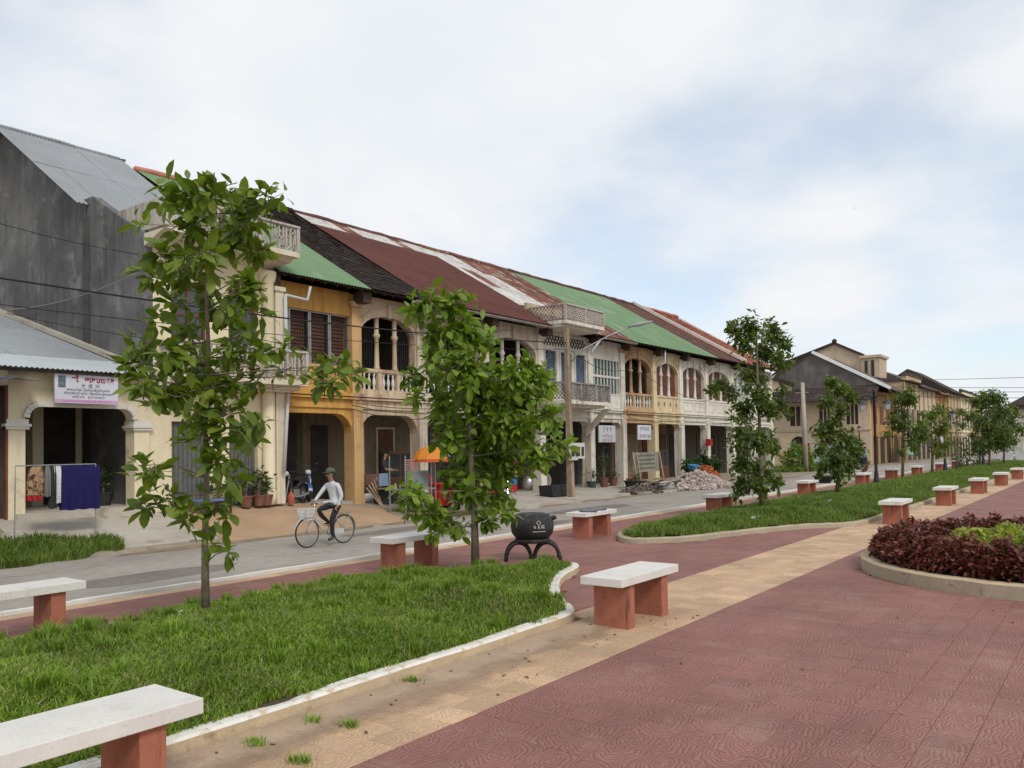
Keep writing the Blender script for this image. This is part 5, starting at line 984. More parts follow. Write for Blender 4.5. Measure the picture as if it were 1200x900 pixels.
# rider: left side (+y local after the half turn faces the plaza)
pr = thing('person', 'man in white shirt, black trousers and camouflage cap riding the bicycle', 'person', (BX, BY, BZ), PI)
J = {'pelvis': ((.22, 0, .93), (.12, .15), None, 1), 'waist': ((.25, 0, 1.06), (.105, .145), 'pelvis', 0), 'chest': ((.31, 0, 1.26), (.11, .165), 'waist', 0), 'neckb': ((.345, 0, 1.40), (.06, .075), 'chest', 0), 'neck': ((.365, 0, 1.46), .05, 'neckb', 2), 'chin': ((.39, 0, 1.52), (.062, .06), 'neck', 2), 'head': ((.385, 0, 1.61), (.088, .078), 'chin', 2), 'crown': ((.375, 0, 1.665), (.06, .055), 'head', 2)}
for s, nm in ((1, 'L'), (-1, 'R')):
    J[nm+'sh'] = ((.32, .175*s, 1.36), .062, 'chest', 0); J[nm+'hip'] = ((.24, .095*s, .90), .092, 'pelvis', 1)
J['Lel'] = ((.27, .25, 1.10), .048, 'Lsh', 0); J['Lwr'] = ((.33, .2, .90), .032, 'Lel', 0); add_hand(J, 'Lwr', (.5, -.2, -.75), (.7, .3, .2), 'L', 2, 1)
J['Rel'] = ((.46, -.27, 1.14), .046, 'Rsh', 0); J['Rwr'] = ((.60, -.27, 1.0), .032, 'Rel', 0); add_hand(J, 'Rwr', (.6, -.05, -.35), (0, 1, 0), 'R', 2, 1)
J['Lkn'] = ((.46, .115, .56), .06, 'Lhip', 1); J['Lcf'] = ((.44, .115, .4), .056, 'Lkn', 1); J['Lan'] = ((.42, .12, .21), .038, 'Lcf', 1); J['Lhe'] = ((.42, .125, .165), .036, 'Lan', 3); J['Lto'] = ((.58, .13, .14), .03, 'Lhe', 3)
J['Rkn'] = ((.63, -.12, .80), .062, 'Rhip', 1); J['Rcf'] = ((.54, -.12, .66), .056, 'Rkn', 1); J['Ran'] = ((.36, -.12, .52), .038, 'Rcf', 1); J['Rhe'] = ((.33, -.125, .48), .036, 'Ran', 3); J['Rto'] = ((.47, -.13, .455), .03, 'Rhe', 3)
skin_body('body', J, pr, [SHIRT, PANT, SKIN, SHOE]); face(pr, (.385, 0, 1.585), (1, 0, 0), r=.095)
MB().ball((.35, 0, 1.61), (.088, .083, .085), 12, 8).build('hair', HAIR, pr, local=True, smooth=True)
cp = MB().lathe([(.108, 1.625), (.11, 1.67), (.095, 1.71), (.05, 1.735), (.005, 1.74)], (.375, 0, 0), 14).build('cap', CAP, pr, local=True, smooth=True); c = MB().prism([(.45, -.075), (.56, -.045), (.575, 0), (.56, .045), (.45, .075)], lambda x, y: (x, y, 1.628), lambda x, y: (x, y, 1.64)).build('peak', CAP, None, local=True); c.parent = cp
MB().prism([(.20, .86), (.40, .9), (.43, .99), (.19, 1.0)], lambda x, z: (x, -.165, z), lambda x, z: (x, .165, z)).build('shirt_tail', SHIRT, pr, local=True, bevel=.03)
bk.scale = pr.scale = (.93, .93, .93)
def stander(label, loc, rz, top, legs, seated=False, arm=0):
    e = thing('person', label, 'person', loc, rz); h = 0
    J = {'pelvis': ((0, 0, .92), (.11, .15), None, 1), 'waist': ((0, 0, 1.06), (.1, .135), 'pelvis', 0), 'chest': ((.01, 0, 1.26), (.105, .155), 'waist', 0), 'nb': ((0, 0, 1.4), (.055, .07), 'chest', 0), 'neck': ((.02, 0, 1.45), .046, 'nb', 2), 'chin': ((.04, 0, 1.51), (.06, .056), 'neck', 2), 'head': ((.035, 0, 1.59), (.085, .075), 'chin', 2), 'cr': ((.02, 0, 1.64), (.055, .05), 'head', 2)}
    for s, nm in ((1, 'L'), (-1, 'R')):
        J[nm+'sh'] = ((0, .165*s, 1.36), .056, 'chest', 0); J[nm+'el'] = ((.08, .22*s, 1.12), .042, nm+'sh', 0 if not seated else 0); J[nm+'wr'] = ((.3, .15*s, 1.06), .03, nm+'el', 2); add_hand(J, nm+'wr', (1, 0, .1), (0, s, 0), nm, 2, s)
        J[nm+'hip'] = ((0, .09*s, .9), .09, 'pelvis', 1)
        if seated: J[nm+'kn'] = ((.42, .13*s, .88), .068, nm+'hip', 1); J[nm+'an'] = ((.4, .14*s, .5), .042, nm+'kn', 1); J[nm+'to'] = ((.55, .14*s, .45), .032, nm+'an', 3)
        else: J[nm+'kn'] = ((.03, .1*s, .5), .062, nm+'hip', 1); J[nm+'an'] = ((0, .1*s, .09), .042, nm+'kn', 1); J[nm+'to'] = ((.14, .11*s, .04), .032, nm+'an', 3)
    skin_body('body', J, e, [top, legs, SKIN, SHOE], 1); face(e, (.04, 0, 1.57), (1, 0, 0), r=.088); MB().ball((.0, 0, 1.61), (.092, .085, .09), 10, 7).build('hair', HAIR, e, local=True, smooth=True); return e
# ================================================================ motorbikes
def motorbike(label, loc, rz, body, group='parked motorbikes'):
    e = thing('motorbike', label, 'motorbike', loc, rz, group); seatm = BLACKRUB
    for x in (-.6, .62):
        w_ = MB().torus((x, 0, .29), (0, 1, 0), .235, .05, 24, 8).build('wheel', TYRE, e, local=True, smooth=True); mb = MB().tube([(x, -.06, .29), (x, .06, .29)], .06, 10)
        for k in range(10): an = 2*PI*k/10; mb.tube([(x, 0, .29), (x+.19*math.cos(an), 0, .29+.19*math.sin(an))], .008, 4)
        c = mb.torus((x, 0, .29), (0, 1, 0), .185, .014, 20, 5).build('rim', GREYMET, None, local=True); c.parent = w_
    MB().prism([(-.75, .62), (-.3, .55), (0, .38), (.32, .42), (.46, .75), (.38, .92), (.3, .85), (.18, .5), (-.1, .55), (-.3, .72), (-.85, .8)], lambda x, z: (x, -.1, z), lambda x, z: (x, .1, z)).build('body', body, e, local=True, bevel=.03)
    MB().prism([(-.72, .74), (-.1, .68), (.05, .72), (0, .79), (-.3, .8), (-.72, .86)], lambda x, z: (x, -.12, z), lambda x, z: (x, .12, z)).build('seat', seatm, e, local=True, bevel=.03)
    MB().box((-.18, -.12, .22), (.16, .12, .45)).tube([(.05, .13, .22), (-.3, .16, .25), (-.85, .17, .33)], [.025, .035, .045], 8).build('engine', GREYMET, e, local=True, bevel=.02)
    for s in (-1, 1): MB().tube([(.42, s*.07, .75), (.62, s*.07, .29)], .025, 6).build('fork', CHROME, e, local=True)
    MB().tube([(.28, -.33, 1.02), (.38, -.12, .96), (.38, .12, .96), (.28, .33, 1.02)], .016, 6).build('handlebar', BLACKMET, e, local=True); MB().ball((.47, 0, .92), (.09, .1, .085), 10, 6).build('headlight', M('headlight', (.55, .56, .58), .05, 3, .2), e, local=True, smooth=True)
    for s in (-1, 1): MB().tube([(.3, s*.22, 1.0), (.28, s*.27, 1.14)], .006, 4).ball((.28, s*.29, 1.17), (.015, .055, .035), 8, 5).build('mirror', BLACKMET, e, local=True)
    mb = MB()
    for x0_, a0, a1 in ((.62, .25, 2.3), (-.6, .6, 2.9)):
        for k in range(8): t0, t1 = lerp(a0, a1, k/8), lerp(a0, a1, (k+1)/8); P = lambda t, y: (x0_+.31*math.cos(t), y, .29+.31*math.sin(t)); mb.quad(P(t0, -.06), P(t1, -.06), P(t1, .06), P(t0, .06))
    mb.build('mudguard', body, e, local=True); MB().tube([(-.05, .12, .25), (-.1, .3, .0)], .012, 5).build('stand', BLACKMET, e, local=True); return e
BKB = M('black_bodywork', (.025, .025, .03), .2, 4, .3, spec=.5); RDB = M('red_bodywork', (.42, .02, .02), .1, 4, .3, spec=.5); BLB = M('blue_bodywork', (.05, .1, .25), .1, 4, .3, spec=.5)
motorbike('black motorbike parked under the orange arcade arch', (15.6, 19.75, base_z(16)), R(205), BKB)
motorbike('dark motorbike parked deeper in the orange arcade', (16.75, 20.6, base_z(16)), R(240), BLB)
motorbike('red motorbike parked beside the umbrella stall behind the bushy sapling', (19.6, 17.0, front_z(19.6, 17.)), R(235), RDB)
motorbike('red motorbike parked nearer the pots, mostly hidden by leaves', (21.4, 16.9, front_z(21.4, 16.9)), R(200), RDB)
motorbike('silver motorbike parked by the washing machine drum', (23.2, 17.6, front_z(23.2, 17.6)), R(215), M('silver_bodywork', (.4, .4, .42), .1, 4, .3))
motorbike('motorbike carrying two riders past the ochre corner house', (58.3, 14.4, -.18), R(150), BKB)
stander('rider in white shirt on the far motorbike', (58.4, 14.3, -.18), R(150), SHIRT, PANT, True); stander('passenger in pale green top on the far motorbike', (58.85, 14.05, -.18), R(150), M('pale_green_cloth', (.4, .5, .42)), PANT, True)
stander('woman in black top standing beside the umbrella stall', (18.75, 19.15, front_z(18.75, 19.1)), R(-60), M('black_cloth', (.03, .03, .035)), PANT)
# ================================================================ signs
SW = M('sign_white', (.62, .62, .68), .05, 4, .5); INK = M('sign_ink', (.03, .035, .06)); RINK = M('sign_red', (.32, .02, .03)); PINK = M('sign_pink', (.42, .12, .3)); PBAND = M('sign_pink_band', (.6, .36, .56), .05)
a, b = onY(64, 437, 19.3), onY(138, 473, 19.3); sx0, sx1, sz1, sz0 = onY(64, 455, 18.62).x, onY(138, 455, 18.62).x, onY(100, 439, 18.62).z, onY(100, 473, 18.62).z
DY = -.27; e = thing('shop_sign', 'white signboard with dark red script over the cream porch arch', 'sign', ((sx0+sx1)/2, 18.63, sz0)); bd = MB().box((sx0, 18.61, sz0), (sx1, 18.66, sz1)).build('board', SW, e); W_ = sx1-sx0
yt = 18.604; X = lambda t: sx0+W_*t; Zs = lambda t: sz1-(sz1-sz0)*t
MB().box((X(.0), 18.606, Zs(.98)), (X(1), 18.6095, Zs(.87))).build('band', PBAND, e)
text('តៃ   ចេងហោង', .165, RINK, e, (X(.6), yt, Zs(.19)), bold=.006); text('大  成  兴', .1, INK, e, (X(.55), yt, Zs(.4)))
text('មានលក់គ្រឿងសំណង់គ្រប់ប្រភេទ', .075, INK, e, (X(.52), yt, Zs(.54))); text('ដែកថ្នាំលាបទុយោនិងសំភារៈផ្សេងៗ', .075, INK, e, (X(.52), yt, Zs(.66))); text('លក់ដុំ រាយ   ថ្លៃ សមរម្យ', .07, INK, e, (X(.52), yt, Zs(.78)))
text('Tel 052 92 88 18  092 88 18 88  089 18 97 39', .058, PINK, e, (X(.5), yt-.001, Zs(.925)))
frame(MB(), X(.05), X(.16), Zs(.35), Zs(.08), 18.6, 18.609, .02).box((X(.06), 18.601, Zs(.3)), (X(.15), 18.608, Zs(.12))).box((X(.05), 18.6, Zs(.47)), (X(.16), 18.608, Zs(.37))).build('emblem', M('sign_teal', (.1, .16, .18), .4, 40), e)
e = thing('shop_sign', 'white sign with pink lower lines hanging in the dark blue doorway', 'sign', (33.2, 19.2, 2.1)); MB().box((32.45, 19.22, 2.0), (33.95, 19.27, 2.78)).build('board', M('sign_grey', (.5, .52, .52), .05), e)
text('7  9  P', .3, INK, e, (33.2, 19.214, 2.58)); text('លក់ ទិញ ដូរ', .2, PINK, e, (33.2, 19.214, 2.29)); text('បញ្ចាំ រថយន្ត', .17, PINK, e, (33.2, 19.214, 2.1)); MB().tube([(32.6, 19.25, 2.78), (32.6, 19.4, 3.1)], .01, 5).tube([(33.8, 19.25, 2.78), (33.8, 19.4, 3.1)], .01, 5).build('hanger', BLACKMET, e)
e = thing('shop_sign', 'small white sign with two dark blue lines in the rust stained arch', 'sign', (37., 19.2, 2.2)); MB().box((36.35, 19.3, 2.12), (37.75, 19.35, 2.85)).build('board', SW, e); BINK = M('sign_blue', (.05, .07, .2)); text('កាត់សក់', .3, BINK, e, (37.05, 19.294, 2.66), sx=1.1); text('អ៊ុតសក់ ធ្វើ', .27, INK, e, (37.05, 19.294, 2.3)); MB().tube([(36.5, 19.32, 2.85), (36.5, 19.55, 2.95)], .01, 5).tube([(37.6, 19.32, 2.85), (37.6, 19.55, 2.95)], .01, 5).build('hanger', BLACKMET, e)
e = thing('post_box', 'small red box fixed to the white arcade column', 'box', (45.05, 19.3, 1.8)); MB().box((44.75, 19.1, 1.75), (45.1, 19.39, 2.15)).build('case', M('red_paint', (.4, .025, .02), .1), e, bevel=.02); MB().box((44.8, 19.09, 2.0), (45.05, 19.099, 2.05)).build('slot', DARKIN, e)
# hoarding lying by the rubble
c = onz(757, 572, -.12); e = thing('notice_board', 'weathered grey green board on legs beside the rubble', 'sign', c); x0, x1 = c.x-1.25, c.x+1.35
MB().box((x0, c.y-.02, .62), (x1, c.y+.02, 1.5)).build('board', M('old_board', (.27, .255, .2), .2, 2, .9, spots=(.16, .15, .12), spot_scale=5), e)
for x in (x0, c.x-.9, x1): MB().beam((x, c.y-.02, 1.52), (x-.12, c.y-.35, -.15), .06, .06).build('leg', TIMBER, e)
for k in range(4): text('កន្លែងនេះហាមចាក់សំរាម', .15, INK, e, (c.x, c.y-.026, 1.36-.19*k), sx=1.2)
# ================================================================ umbrella stall
c = Vector((18.35, 16.75, front_z(18.35, 16.75)))
e = thing('sunshade', 'orange and red sunshade with white lettering over the food stall', 'umbrella', c); MB().tube([c, c+Vector((0, 0, 2.05))], .022, 8).build('pole', GREYMET, e)
OR = M('orange_canvas', (.62, .22, .03), .08, 3, .7); RO = M('red_canvas', (.5, .09, .02), .08, 3, .7); cz = c.z
for k in range(12):
    t0, t1 = 2*PI*k/12, 2*PI*(k+1)/12; mb = MB(); rows = [(.02, 2.03), (.16, 2.012), (.31, 1.95), (.44, 1.85), (.53, 1.74), (.58, 1.64)]
    mb.v = [(c.x+r*math.cos(t), c.y+r*math.sin(t), cz+z) for r, z in rows for t in (t0, t1)]; mb.f = [(2*i, 2*i+1, 2*i+3, 2*i+2) for i in range(5)]
    g_ = mb.build('canopy_gore', OR, e); v = MB(); v.v = [(c.x+r*math.cos(t), c.y+r*math.sin(t), cz+z) for r, z in ((.582, 1.64), (.595, 1.55)) for t in (t0, t1)]; v.f = [(0, 1, 3, 2)]; q = v.build('valance', RO, None); q.parent = g_; q.location = -e.location
    MB().tube([(c.x, c.y, cz+1.55), (c.x+.45*math.cos(t0), c.y+.45*math.sin(t0), cz+1.78)], .006, 4).build('rib', GREYMET, e)
text('Go', .2, WM, e, (c.x+.14, c.y-.55, cz+1.75), (R(50), 0, R(14)))
e = thing('food_stall', 'metal food stall with glass case and hanging shelves under the sunshade', 'stall', (c.x-.35, c.y+.35, cz)); x0, x1, y0, y1 = c.x-1.0, c.x+.3, c.y+.1, c.y+.75
for x in (x0, x1):
    for y in (y0, y1): MB().tube([(x, y, cz), (x, y, cz+1.75)], .022, 6).build('leg', GREYMET, e)
MB().box((x0, y0, cz+.72), (x1, y1, cz+.77)).build('counter', GREYMET, e); MB().box((x0, y0, cz+.3), (x1, y1, cz+.33)).build('shelf', GREYMET, e); frame(MB(), x0+.1, x1-.3, cz+.77, cz+1.3, y0+.02, y0+.05, .03).build('case_frame', GREYMET, e); MB().box((x0+.13, y0+.03, cz+.8), (x1-.33, y0+.036, cz+1.27)).build('case_glass', M('case_glass', (.2, .24, .24), .1, 3, .1, spec=.6), e)
for k in range(5): MB().box((x0, y0+.02, cz+1.32+.07*k), (x0+.5, y0+.05, cz+1.36+.07*k)).build('rack_bar', M('rack_red', (.4, .2, .18)), e)
for k in range(6): MB().lathe([(.04, 0), (.045, .1), (.02, .14), (.02, .17)], (x0+.12+.2*k, y1-.12, cz+.771), 8).build('jar', M('jar%d' % (k % 3), [(.5, .4, .2), (.35, .35, .38), (.4, .12, .08)][k % 3]), e)
# ================================================================ clutter along the arcade
def obj1(mb, name, mat, label, cat, group=None, **k): return tag(mb.build(name, mat, **k), label, cat, group)
fz_ = front_z
WB = M('white_plastic', (.62, .62, .6), .06, 4, .5); p_ = onz(427, 590, .08); obj1(MB().tube([(p_.x-.15, p_.y, p_.z+.16), (p_.x+.3, p_.y+.05, p_.z+.16)], [.14, .165], 14), 'bucket', WB, 'white bucket lying on its side by the orange column', 'bucket')
e = thing('chair', 'dark metal chair with junk piled on it beside the arcade column', 'chair', (18.55, 18.8, .1)); x, y, z = 18.55, 18.8, .1
for dx_ in (-.2, .2):
    for dy_ in (-.2, .2): MB().tube([(x+dx_, y+dy_, z-.1), (x+dx_, y+dy_, z+.45)], .018, 6).build('leg', BLACKMET, e)
MB().box((x-.22, y-.22, z+.45), (x+.22, y+.22, z+.49)).build('seat', TIMBER, e); MB().box((x-.2, y+.17, z+.55), (x+.2, y+.2, z+.95)).build('backrest', M('faded_blue', (.2, .28, .38)), e)
obj1(MB().box((18.4, 18.9, .05), (19.1, 19.3, .55)), 'crate', BLACKRUB, 'black crate on the pavement behind the junk chair', 'crate')
for k in range(5): x = 18.2+.08*k; obj1(MB().beam((x, 18.75+.05*k, .05), (x-.15+.03*k, 19.25, .62+.08*k), .06, .02), 'board_offcut', TIMBER, 'offcut board leaning on the orange arcade column', 'board', 'boards leaning on the column')
e = thing('armchair', 'worn red brown padded armchair inside the grey cream arcade', 'chair', (19.3, 20.2, .08)); x, y, z = 19.5, 20.3, .08
for q in ((x-.3, y-.3, z, x+.3, y+.3, z+.4, 'seat'), (x-.32, y+.2, z+.4, x+.32, y+.34, z+.9, 'backrest'), (x-.42, y-.3, z, x-.3, y+.3, z+.58, 'armrest'), (x+.3, y-.3, z, x+.42, y+.3, z+.58, 'armrest')): MB().box(q[:3], q[3:6]).build(q[6], M('armchair_cloth', (.16, .08, .06)), e, bevel=.04)
DRUM = M('drum', (.35, .3, .25), .2, 5, .6, spots=(.2, .13, .09)); q = onz(640, 573, .02); obj1(MB().tube([(q.x-.1, q.y+.1, q.z+.36), (q.x+.25, q.y+.45, q.z+.36)], [.36, .36], 18).torus((q.x-.1, q.y+.1, q.z+.36), (-.6, -.6, 0), .33, .05, 20, 6), 'drum', DRUM, 'rusty metal drum lying on its side by the grey porch', 'drum')
obj1(MB().ball((q.x-1.0, q.y+.2, q.z+.3), (.28, .28, .3), 14, 9), 'gas_canister', M('bright_tin', (.55, .55, .54), .1, 4, .35, metal=.6), 'shiny round canister next to the rusty drum', 'canister', smooth=True)
q = onz(652, 581, -.08); BT = M('black_tub', (.03, .03, .032), .3, 5, .6); obj1(MB().prism([(-.75, 0), (.75, 0), (.85, .42), (-.85, .42)], lambda u, z: (q.x+u*.9, q.y-.3, q.z+z), lambda u, z: (q.x+u*.9, q.y+.3, q.z+z)), 'tub', BT, 'long black planting tub at the foot of the light pole', 'tub')
obj1(MB().box((19.35, 17.3, .0), (20.0, 17.75, .62)).box((19.33, 17.28, .62), (20.02, 17.77, .72)), 'ice_box', M('red_plastic', (.45, .02, .02), .1, 4, .4), 'bright red ice box beside the orange sunshade', 'box', bevel=.03)
CABW = M('cabinet_wood', (.2, .12, .07), .2, 4, .6)
for k, (x, y, lb) in enumerate(((21.9, 21.7, 'glass fronted wooden cabinet against the arcade wall behind the bushy sapling'), (30.2, 21.7, 'wooden cabinet inside the arcade of the blue shuttered house'), (43.6, 21.7, 'wooden cabinet inside the arcade of the panelled cream house'))):
    b_ = base_z(x); e = thing('cabinet', lb, 'cabinet', (x, y, b_)); MB().box((x-.6, y-.2, b_), (x+.6, y+.25, b_+1.7)).build('case', CABW, e)
    for s_ in (-1, 1): MB().box((x+s_*.3-.24, y-.225, b_+.75), (x+s_*.3+.24, y-.201, b_+1.6)).build('glass_door', GLASS, e); MB().box((x+s_*.3-.26, y-.22, b_+.08), (x+s_*.3+.26, y-.201, b_+.68)).build('drawer', BROWNWOOD, e)
def plastic_chair(label, x, y, rz, mat):
    e = thing('plastic_chair', label, 'chair', (x, y, base_z(x)), rz)
    for sx in (-.19, .19):
        for sy in (-.19, .19): MB().tube([(sx*1.15, sy*1.15, 0), (sx, sy, .42)], .022, 6).build('leg', mat, e, local=True)
    MB().box((-.22, -.22, .42), (.22, .22, .45)).build('seat', mat, e, local=True, bevel=.01); MB().prism([(-.22, .45), (.22, .45), (.19, .82), (-.19, .82)], lambda u, z: (u, .2+(z-.45)*.25, z), lambda u, z: (u, .225+(z-.45)*.25, z)).build('backrest', mat, e, local=True); return e
RP, BPL = M('red_plastic', (.45, .02, .02)), M('blue_plastic', (.05, .2, .38))
plastic_chair('red plastic chair in the arcade behind the red motorbike', 22.6, 20.3, .5, RP); plastic_chair('blue plastic chair in the arcade by the light pole', 25.6, 20.2, -.6, BPL); plastic_chair('red plastic chair in the rust stained arcade', 37.4, 20.4, .3, RP); plastic_chair('blue plastic chair in the last visible dark arcade', 47.2, 20.1, .2, BPL)
for k in range(4): obj1(MB().box((26.5+.02*k, 20.0, .0+.31*k), (27.1+.02*k, 20.45, .3+.31*k)).box((26.48+.02*k, 19.98, .25+.31*k), (27.12+.02*k, 20.47, .29+.31*k)), 'drinks_crate', [RP, BPL, M('yellow_crate', (.5, .35, .05)), RP][k], ['red drinks crate at the bottom of the arcade stack', 'blue drinks crate second from the bottom of the arcade stack', 'yellow drinks crate third in the arcade stack', 'red drinks crate topping the arcade stack'][k], 'crate')
# potted plants
def pot_plant(label, x, y, z, pr_, ph, h, spread_, potm, seed, lm=None, n=90, leaf=.13, group='potted plants along the shopfronts'):
    rng = random.Random(seed); e = thing('potted_plant', label, 'plant', (x, y, z), group=group); MB().lathe([(pr_*.7, 0), (pr_, ph), (pr_*1.08, ph), (pr_*1.08, ph+.04), (pr_*.9, ph+.04)], (x, y, z), 14).build('pot', potm, e, smooth=False); MB().lathe([(.01, ph-.03), (pr_*.95, ph-.03)], (x, y, z), 12, cap=False).build('soil', SOIL, e)
    st, P_, D_ = MB(), [], []
    for k in range(7):
        a = rng.uniform(0, 2*PI); t = Vector((math.cos(a)*spread_*rng.uniform(.2, 1), math.sin(a)*spread_*rng.uniform(.2, 1), h*rng.uniform(.6, 1))); st.tube([(x, y, z+ph-.05), (x+t.x*.4, y+t.y*.4, z+ph+t.z*.6), (x+t.x, y+t.y, z+ph+t.z)], [.015, .01, .004], 5)
        for _ in range(n//7): f = rng.uniform(.35, 1); P_.append((x+t.x*f+rng.gauss(0, .08), y+t.y*f+rng.gauss(0, .08), z+ph+t.z*f+rng.gauss(0, .08))); D_.append((math.cos(a)+rng.gauss(0, .7), math.sin(a)+rng.gauss(0, .7), rng.gauss(.2, .5)))
    st.build('stem', BARK, e); o = leaf_cloud('foliage', np.array(P_)-np.array([x, y, z]), np.array(D_), leaf, lm or PLANT, None, None); o.parent = e; return e
TC = M('terracotta_pot', (.2, .09, .06), .2, 5, .8); GP = M('green_glazed_pot', (.05, .08, .07), .2, 5, .4); BP = M('black_pot', (.035, .033, .03), .2)
pl = [(694, 572, .24, .3, .6, .3, GP, 'leafy plant in a green glazed pot before the dark doorway'), (708, 571, .22, .42, 1.5, .35, TC, 'thin tall plant in a square brown pot before the dark doorway'), (719, 569, .22, .4, .3, .25, TC, 'stubby plant in a reddish pot next to the thin tall plant'), (732, 568, .35, .3, 1.35, .55, TC, 'big dense bush in a pot at the off white column'), (741, 573, .35, .35, .3, .3, BP, 'low plant in a black tub next to the dense bush'), (750, 572, .3, .33, .25, .3, BP, 'low plant in the second black tub by the notice board')]
for k, (px, py, r_, ph, h, s_, mt, lb) in enumerate(pl): q = onz(px, py, -.08); pot_plant(lb, q.x, q.y, -.1, r_, ph, h, s_, mt, k, n=140 if h > 1 else 70)
for k, (px, py, h, s_) in enumerate(((783, 564, .9, .5), (795, 562, 1.2, .6), (808, 562, 1.1, .6), (818, 561, .8, .5))): q = onz(px, py, -.1); pot_plant(['round leafed bush just behind the notice board end', 'tallest dark bush behind the pink rubble', 'spreading dark bush behind the pink rubble heap', 'thin bush by the cream columns behind rubble'][k], q.x, 18.4, -.1, .28, .3, h, s_, BP, k+30, n=420, leaf=.2)
for k, (x, y, h) in enumerate(((9.75, 20.1, .8), (10.1, 20.0, .7), (9.45, 20.4, .6))): pot_plant(['dark leafy plant in the porch against the right column', 'second dark plant filling the porch corner', 'pale flowering plant behind the blue cloth'][k], x, y, .55, .2, .28, h, .3, BP, k+50, n=130, leaf=.14)
for k, (x, h) in enumerate(((12.5, .5), (13.3, .8), (13.7, .9), (13.95, .6))): pot_plant(['small pot plant under the tall cream house window', 'spiky plant before the cream house door', 'tallest plant by the round cream column', 'squat plant touching the round cream column'][k], x, 18.8, .34, .17, .25, h, .22, TC, k+60, n=60, leaf=.18)
# clothes rack
q = onz(108, 634, -.03); e = thing('clothes_rail', 'thin metal clothes rail in front of the cream porch', 'rack', (q.x, q.y, q.z)); ry = q.y; zt = 1.62; xl = onY(18, 545, ry).x; xr = onY(112, 545, ry).x
zt = onY(60, 545, ry).z; MB().tube([(xr, ry, q.z-.1), (xr, ry, zt)], .015, 6).build('post', GREYMET, e); MB().tube([(xl, ry, zt-.3), (xl, ry, zt), (xr, ry, zt)], .013, 6).build('rail', GREYMET, e); MB().tube([(xl-.02, ry, q.z), (xl, ry, zt-.3)], .013, 6).build('post', GREYMET, e)
def cloth(label, xa, xb, zb, mat, amp=.03, waves=5, nm='garment', sleeves=False, cat='clothing', zt_=None):
    mb = MB(); n = 22; rows = 6; z1 = (zt_ or zt)-.02
    for side in (-.035, .035):
        k0 = len(mb.v)
        for j in range(rows+1):
            t = j/rows
            for i in range(n+1):
                u = i/n; x = lerp(xa, xb, u)
                if sleeves: x = (xa+xb)/2+(x-(xa+xb)/2)*(.5+.75*t if t < .4 else .8)
                mb.v.append((x, ry+side*(1 if t > .01 else .2)+amp*math.sin(u*waves*2*PI+t)*t, lerp(z1, zb, t)+.01*math.sin(u*19)))
        mb.f += [(k0+j*(n+1)+i, k0+j*(n+1)+i+1, k0+(j+1)*(n+1)+i+1, k0+(j+1)*(n+1)+i) for j in range(rows) for i in range(n)]
    return tag(mb.build(nm, mat, smooth=True), label, cat)
xx = lambda px: onY(px, 560, ry).x; zz_ = lambda py: onY(90, py, ry).z
cloth('large deep blue cloth hanging on the clothes rail', xx(71), xx(117), zz_(597), M('blue_cloth', (.012, .009, .08), .15, 4, .9), nm='cloth', cat='cloth')
cloth('patterned shirt with red hem hanging on the clothes rail', xx(30), xx(53), zz_(578), M('patterned_cloth', (.4, .26, .14), .2, 9, .9, spots=(.07, .02, .03), spot_scale=9, spot_lo=.47), sleeves=True, waves=3)
cloth('red skirt below the patterned shirt on the rail', xx(31), xx(49), zz_(584), M('red_cloth', (.42, .02, .025)), zt_=zz_(577), waves=3); cloth('grey shirt beside the patterned shirt on the rail', xx(51), xx(60), zz_(580), M('grey_cloth', (.2, .19, .18)), sleeves=True, waves=2); cloth('dark trousers between the shirts on the rail', xx(58), xx(66), zz_(594), M('dark_cloth', (.035, .035, .035)), waves=2); cloth('white shirt next to the blue cloth on the rail', xx(63), xx(71), zz_(588), SHIRT, waves=2)
mb = MB(); q = onz(8, 612, .35); rng = random.Random(4)
for k in range(60):
    v = Vector((rng.gauss(0, 1), rng.gauss(0, 1), rng.gauss(0, 1))).normalized(); c0 = Vector((q.x, q.y, q.z+.16))+Vector((v.x*.22, v.y*.2, v.z*.2)); d = Vector((rng.gauss(0, .1), rng.gauss(0, .1), rng.gauss(0, .1))); mb.add([c0, c0+d, c0+d*.4+Vector((rng.gauss(0, .1), rng.gauss(0, .1), rng.gauss(0, .1)))], [(0, 1, 2)])
mb.ball((q.x, q.y, q.z+.16), (.24, .2, .2), 12, 8); tag(mb.build('plastic_bag', M('bag_plastic', (.5, .51, .53), .15, 8, .35)), 'crumpled pale plastic bag at the porch corner', 'bag')
obj1(MB().ball((q.x+1.3, q.y-.4, q.z+.03), (.2, .1, .05), 8, 5), 'sandal', BLACKRUB, 'dark flat thing on the pale concrete before the clothes rail', 'sandal')
e = thing('low_table', 'low blue topped table on the stained concrete forecourt', 'table', (12.1, 18.4, .33)); MB().box((11.6, 18.2, .58), (12.5, 18.7, .62)).build('table_top', M('blue_top', (.12, .2, .36)), e); [MB().beam((x, y, .25), (x, y, .58), .05, .05).build('leg', DARKWOOD, e) for x in (11.65, 12.45) for y in (18.25, 18.65)]
obj1(MB().lathe([(.09, 0), (.11, .22), (.02, .36), (.02, .44)], (14.85, 18.9, .3), 10), 'broom_bucket', M('dull_red', (.36, .1, .06)), 'dull red pointed canister at the cream column foot', 'canister')
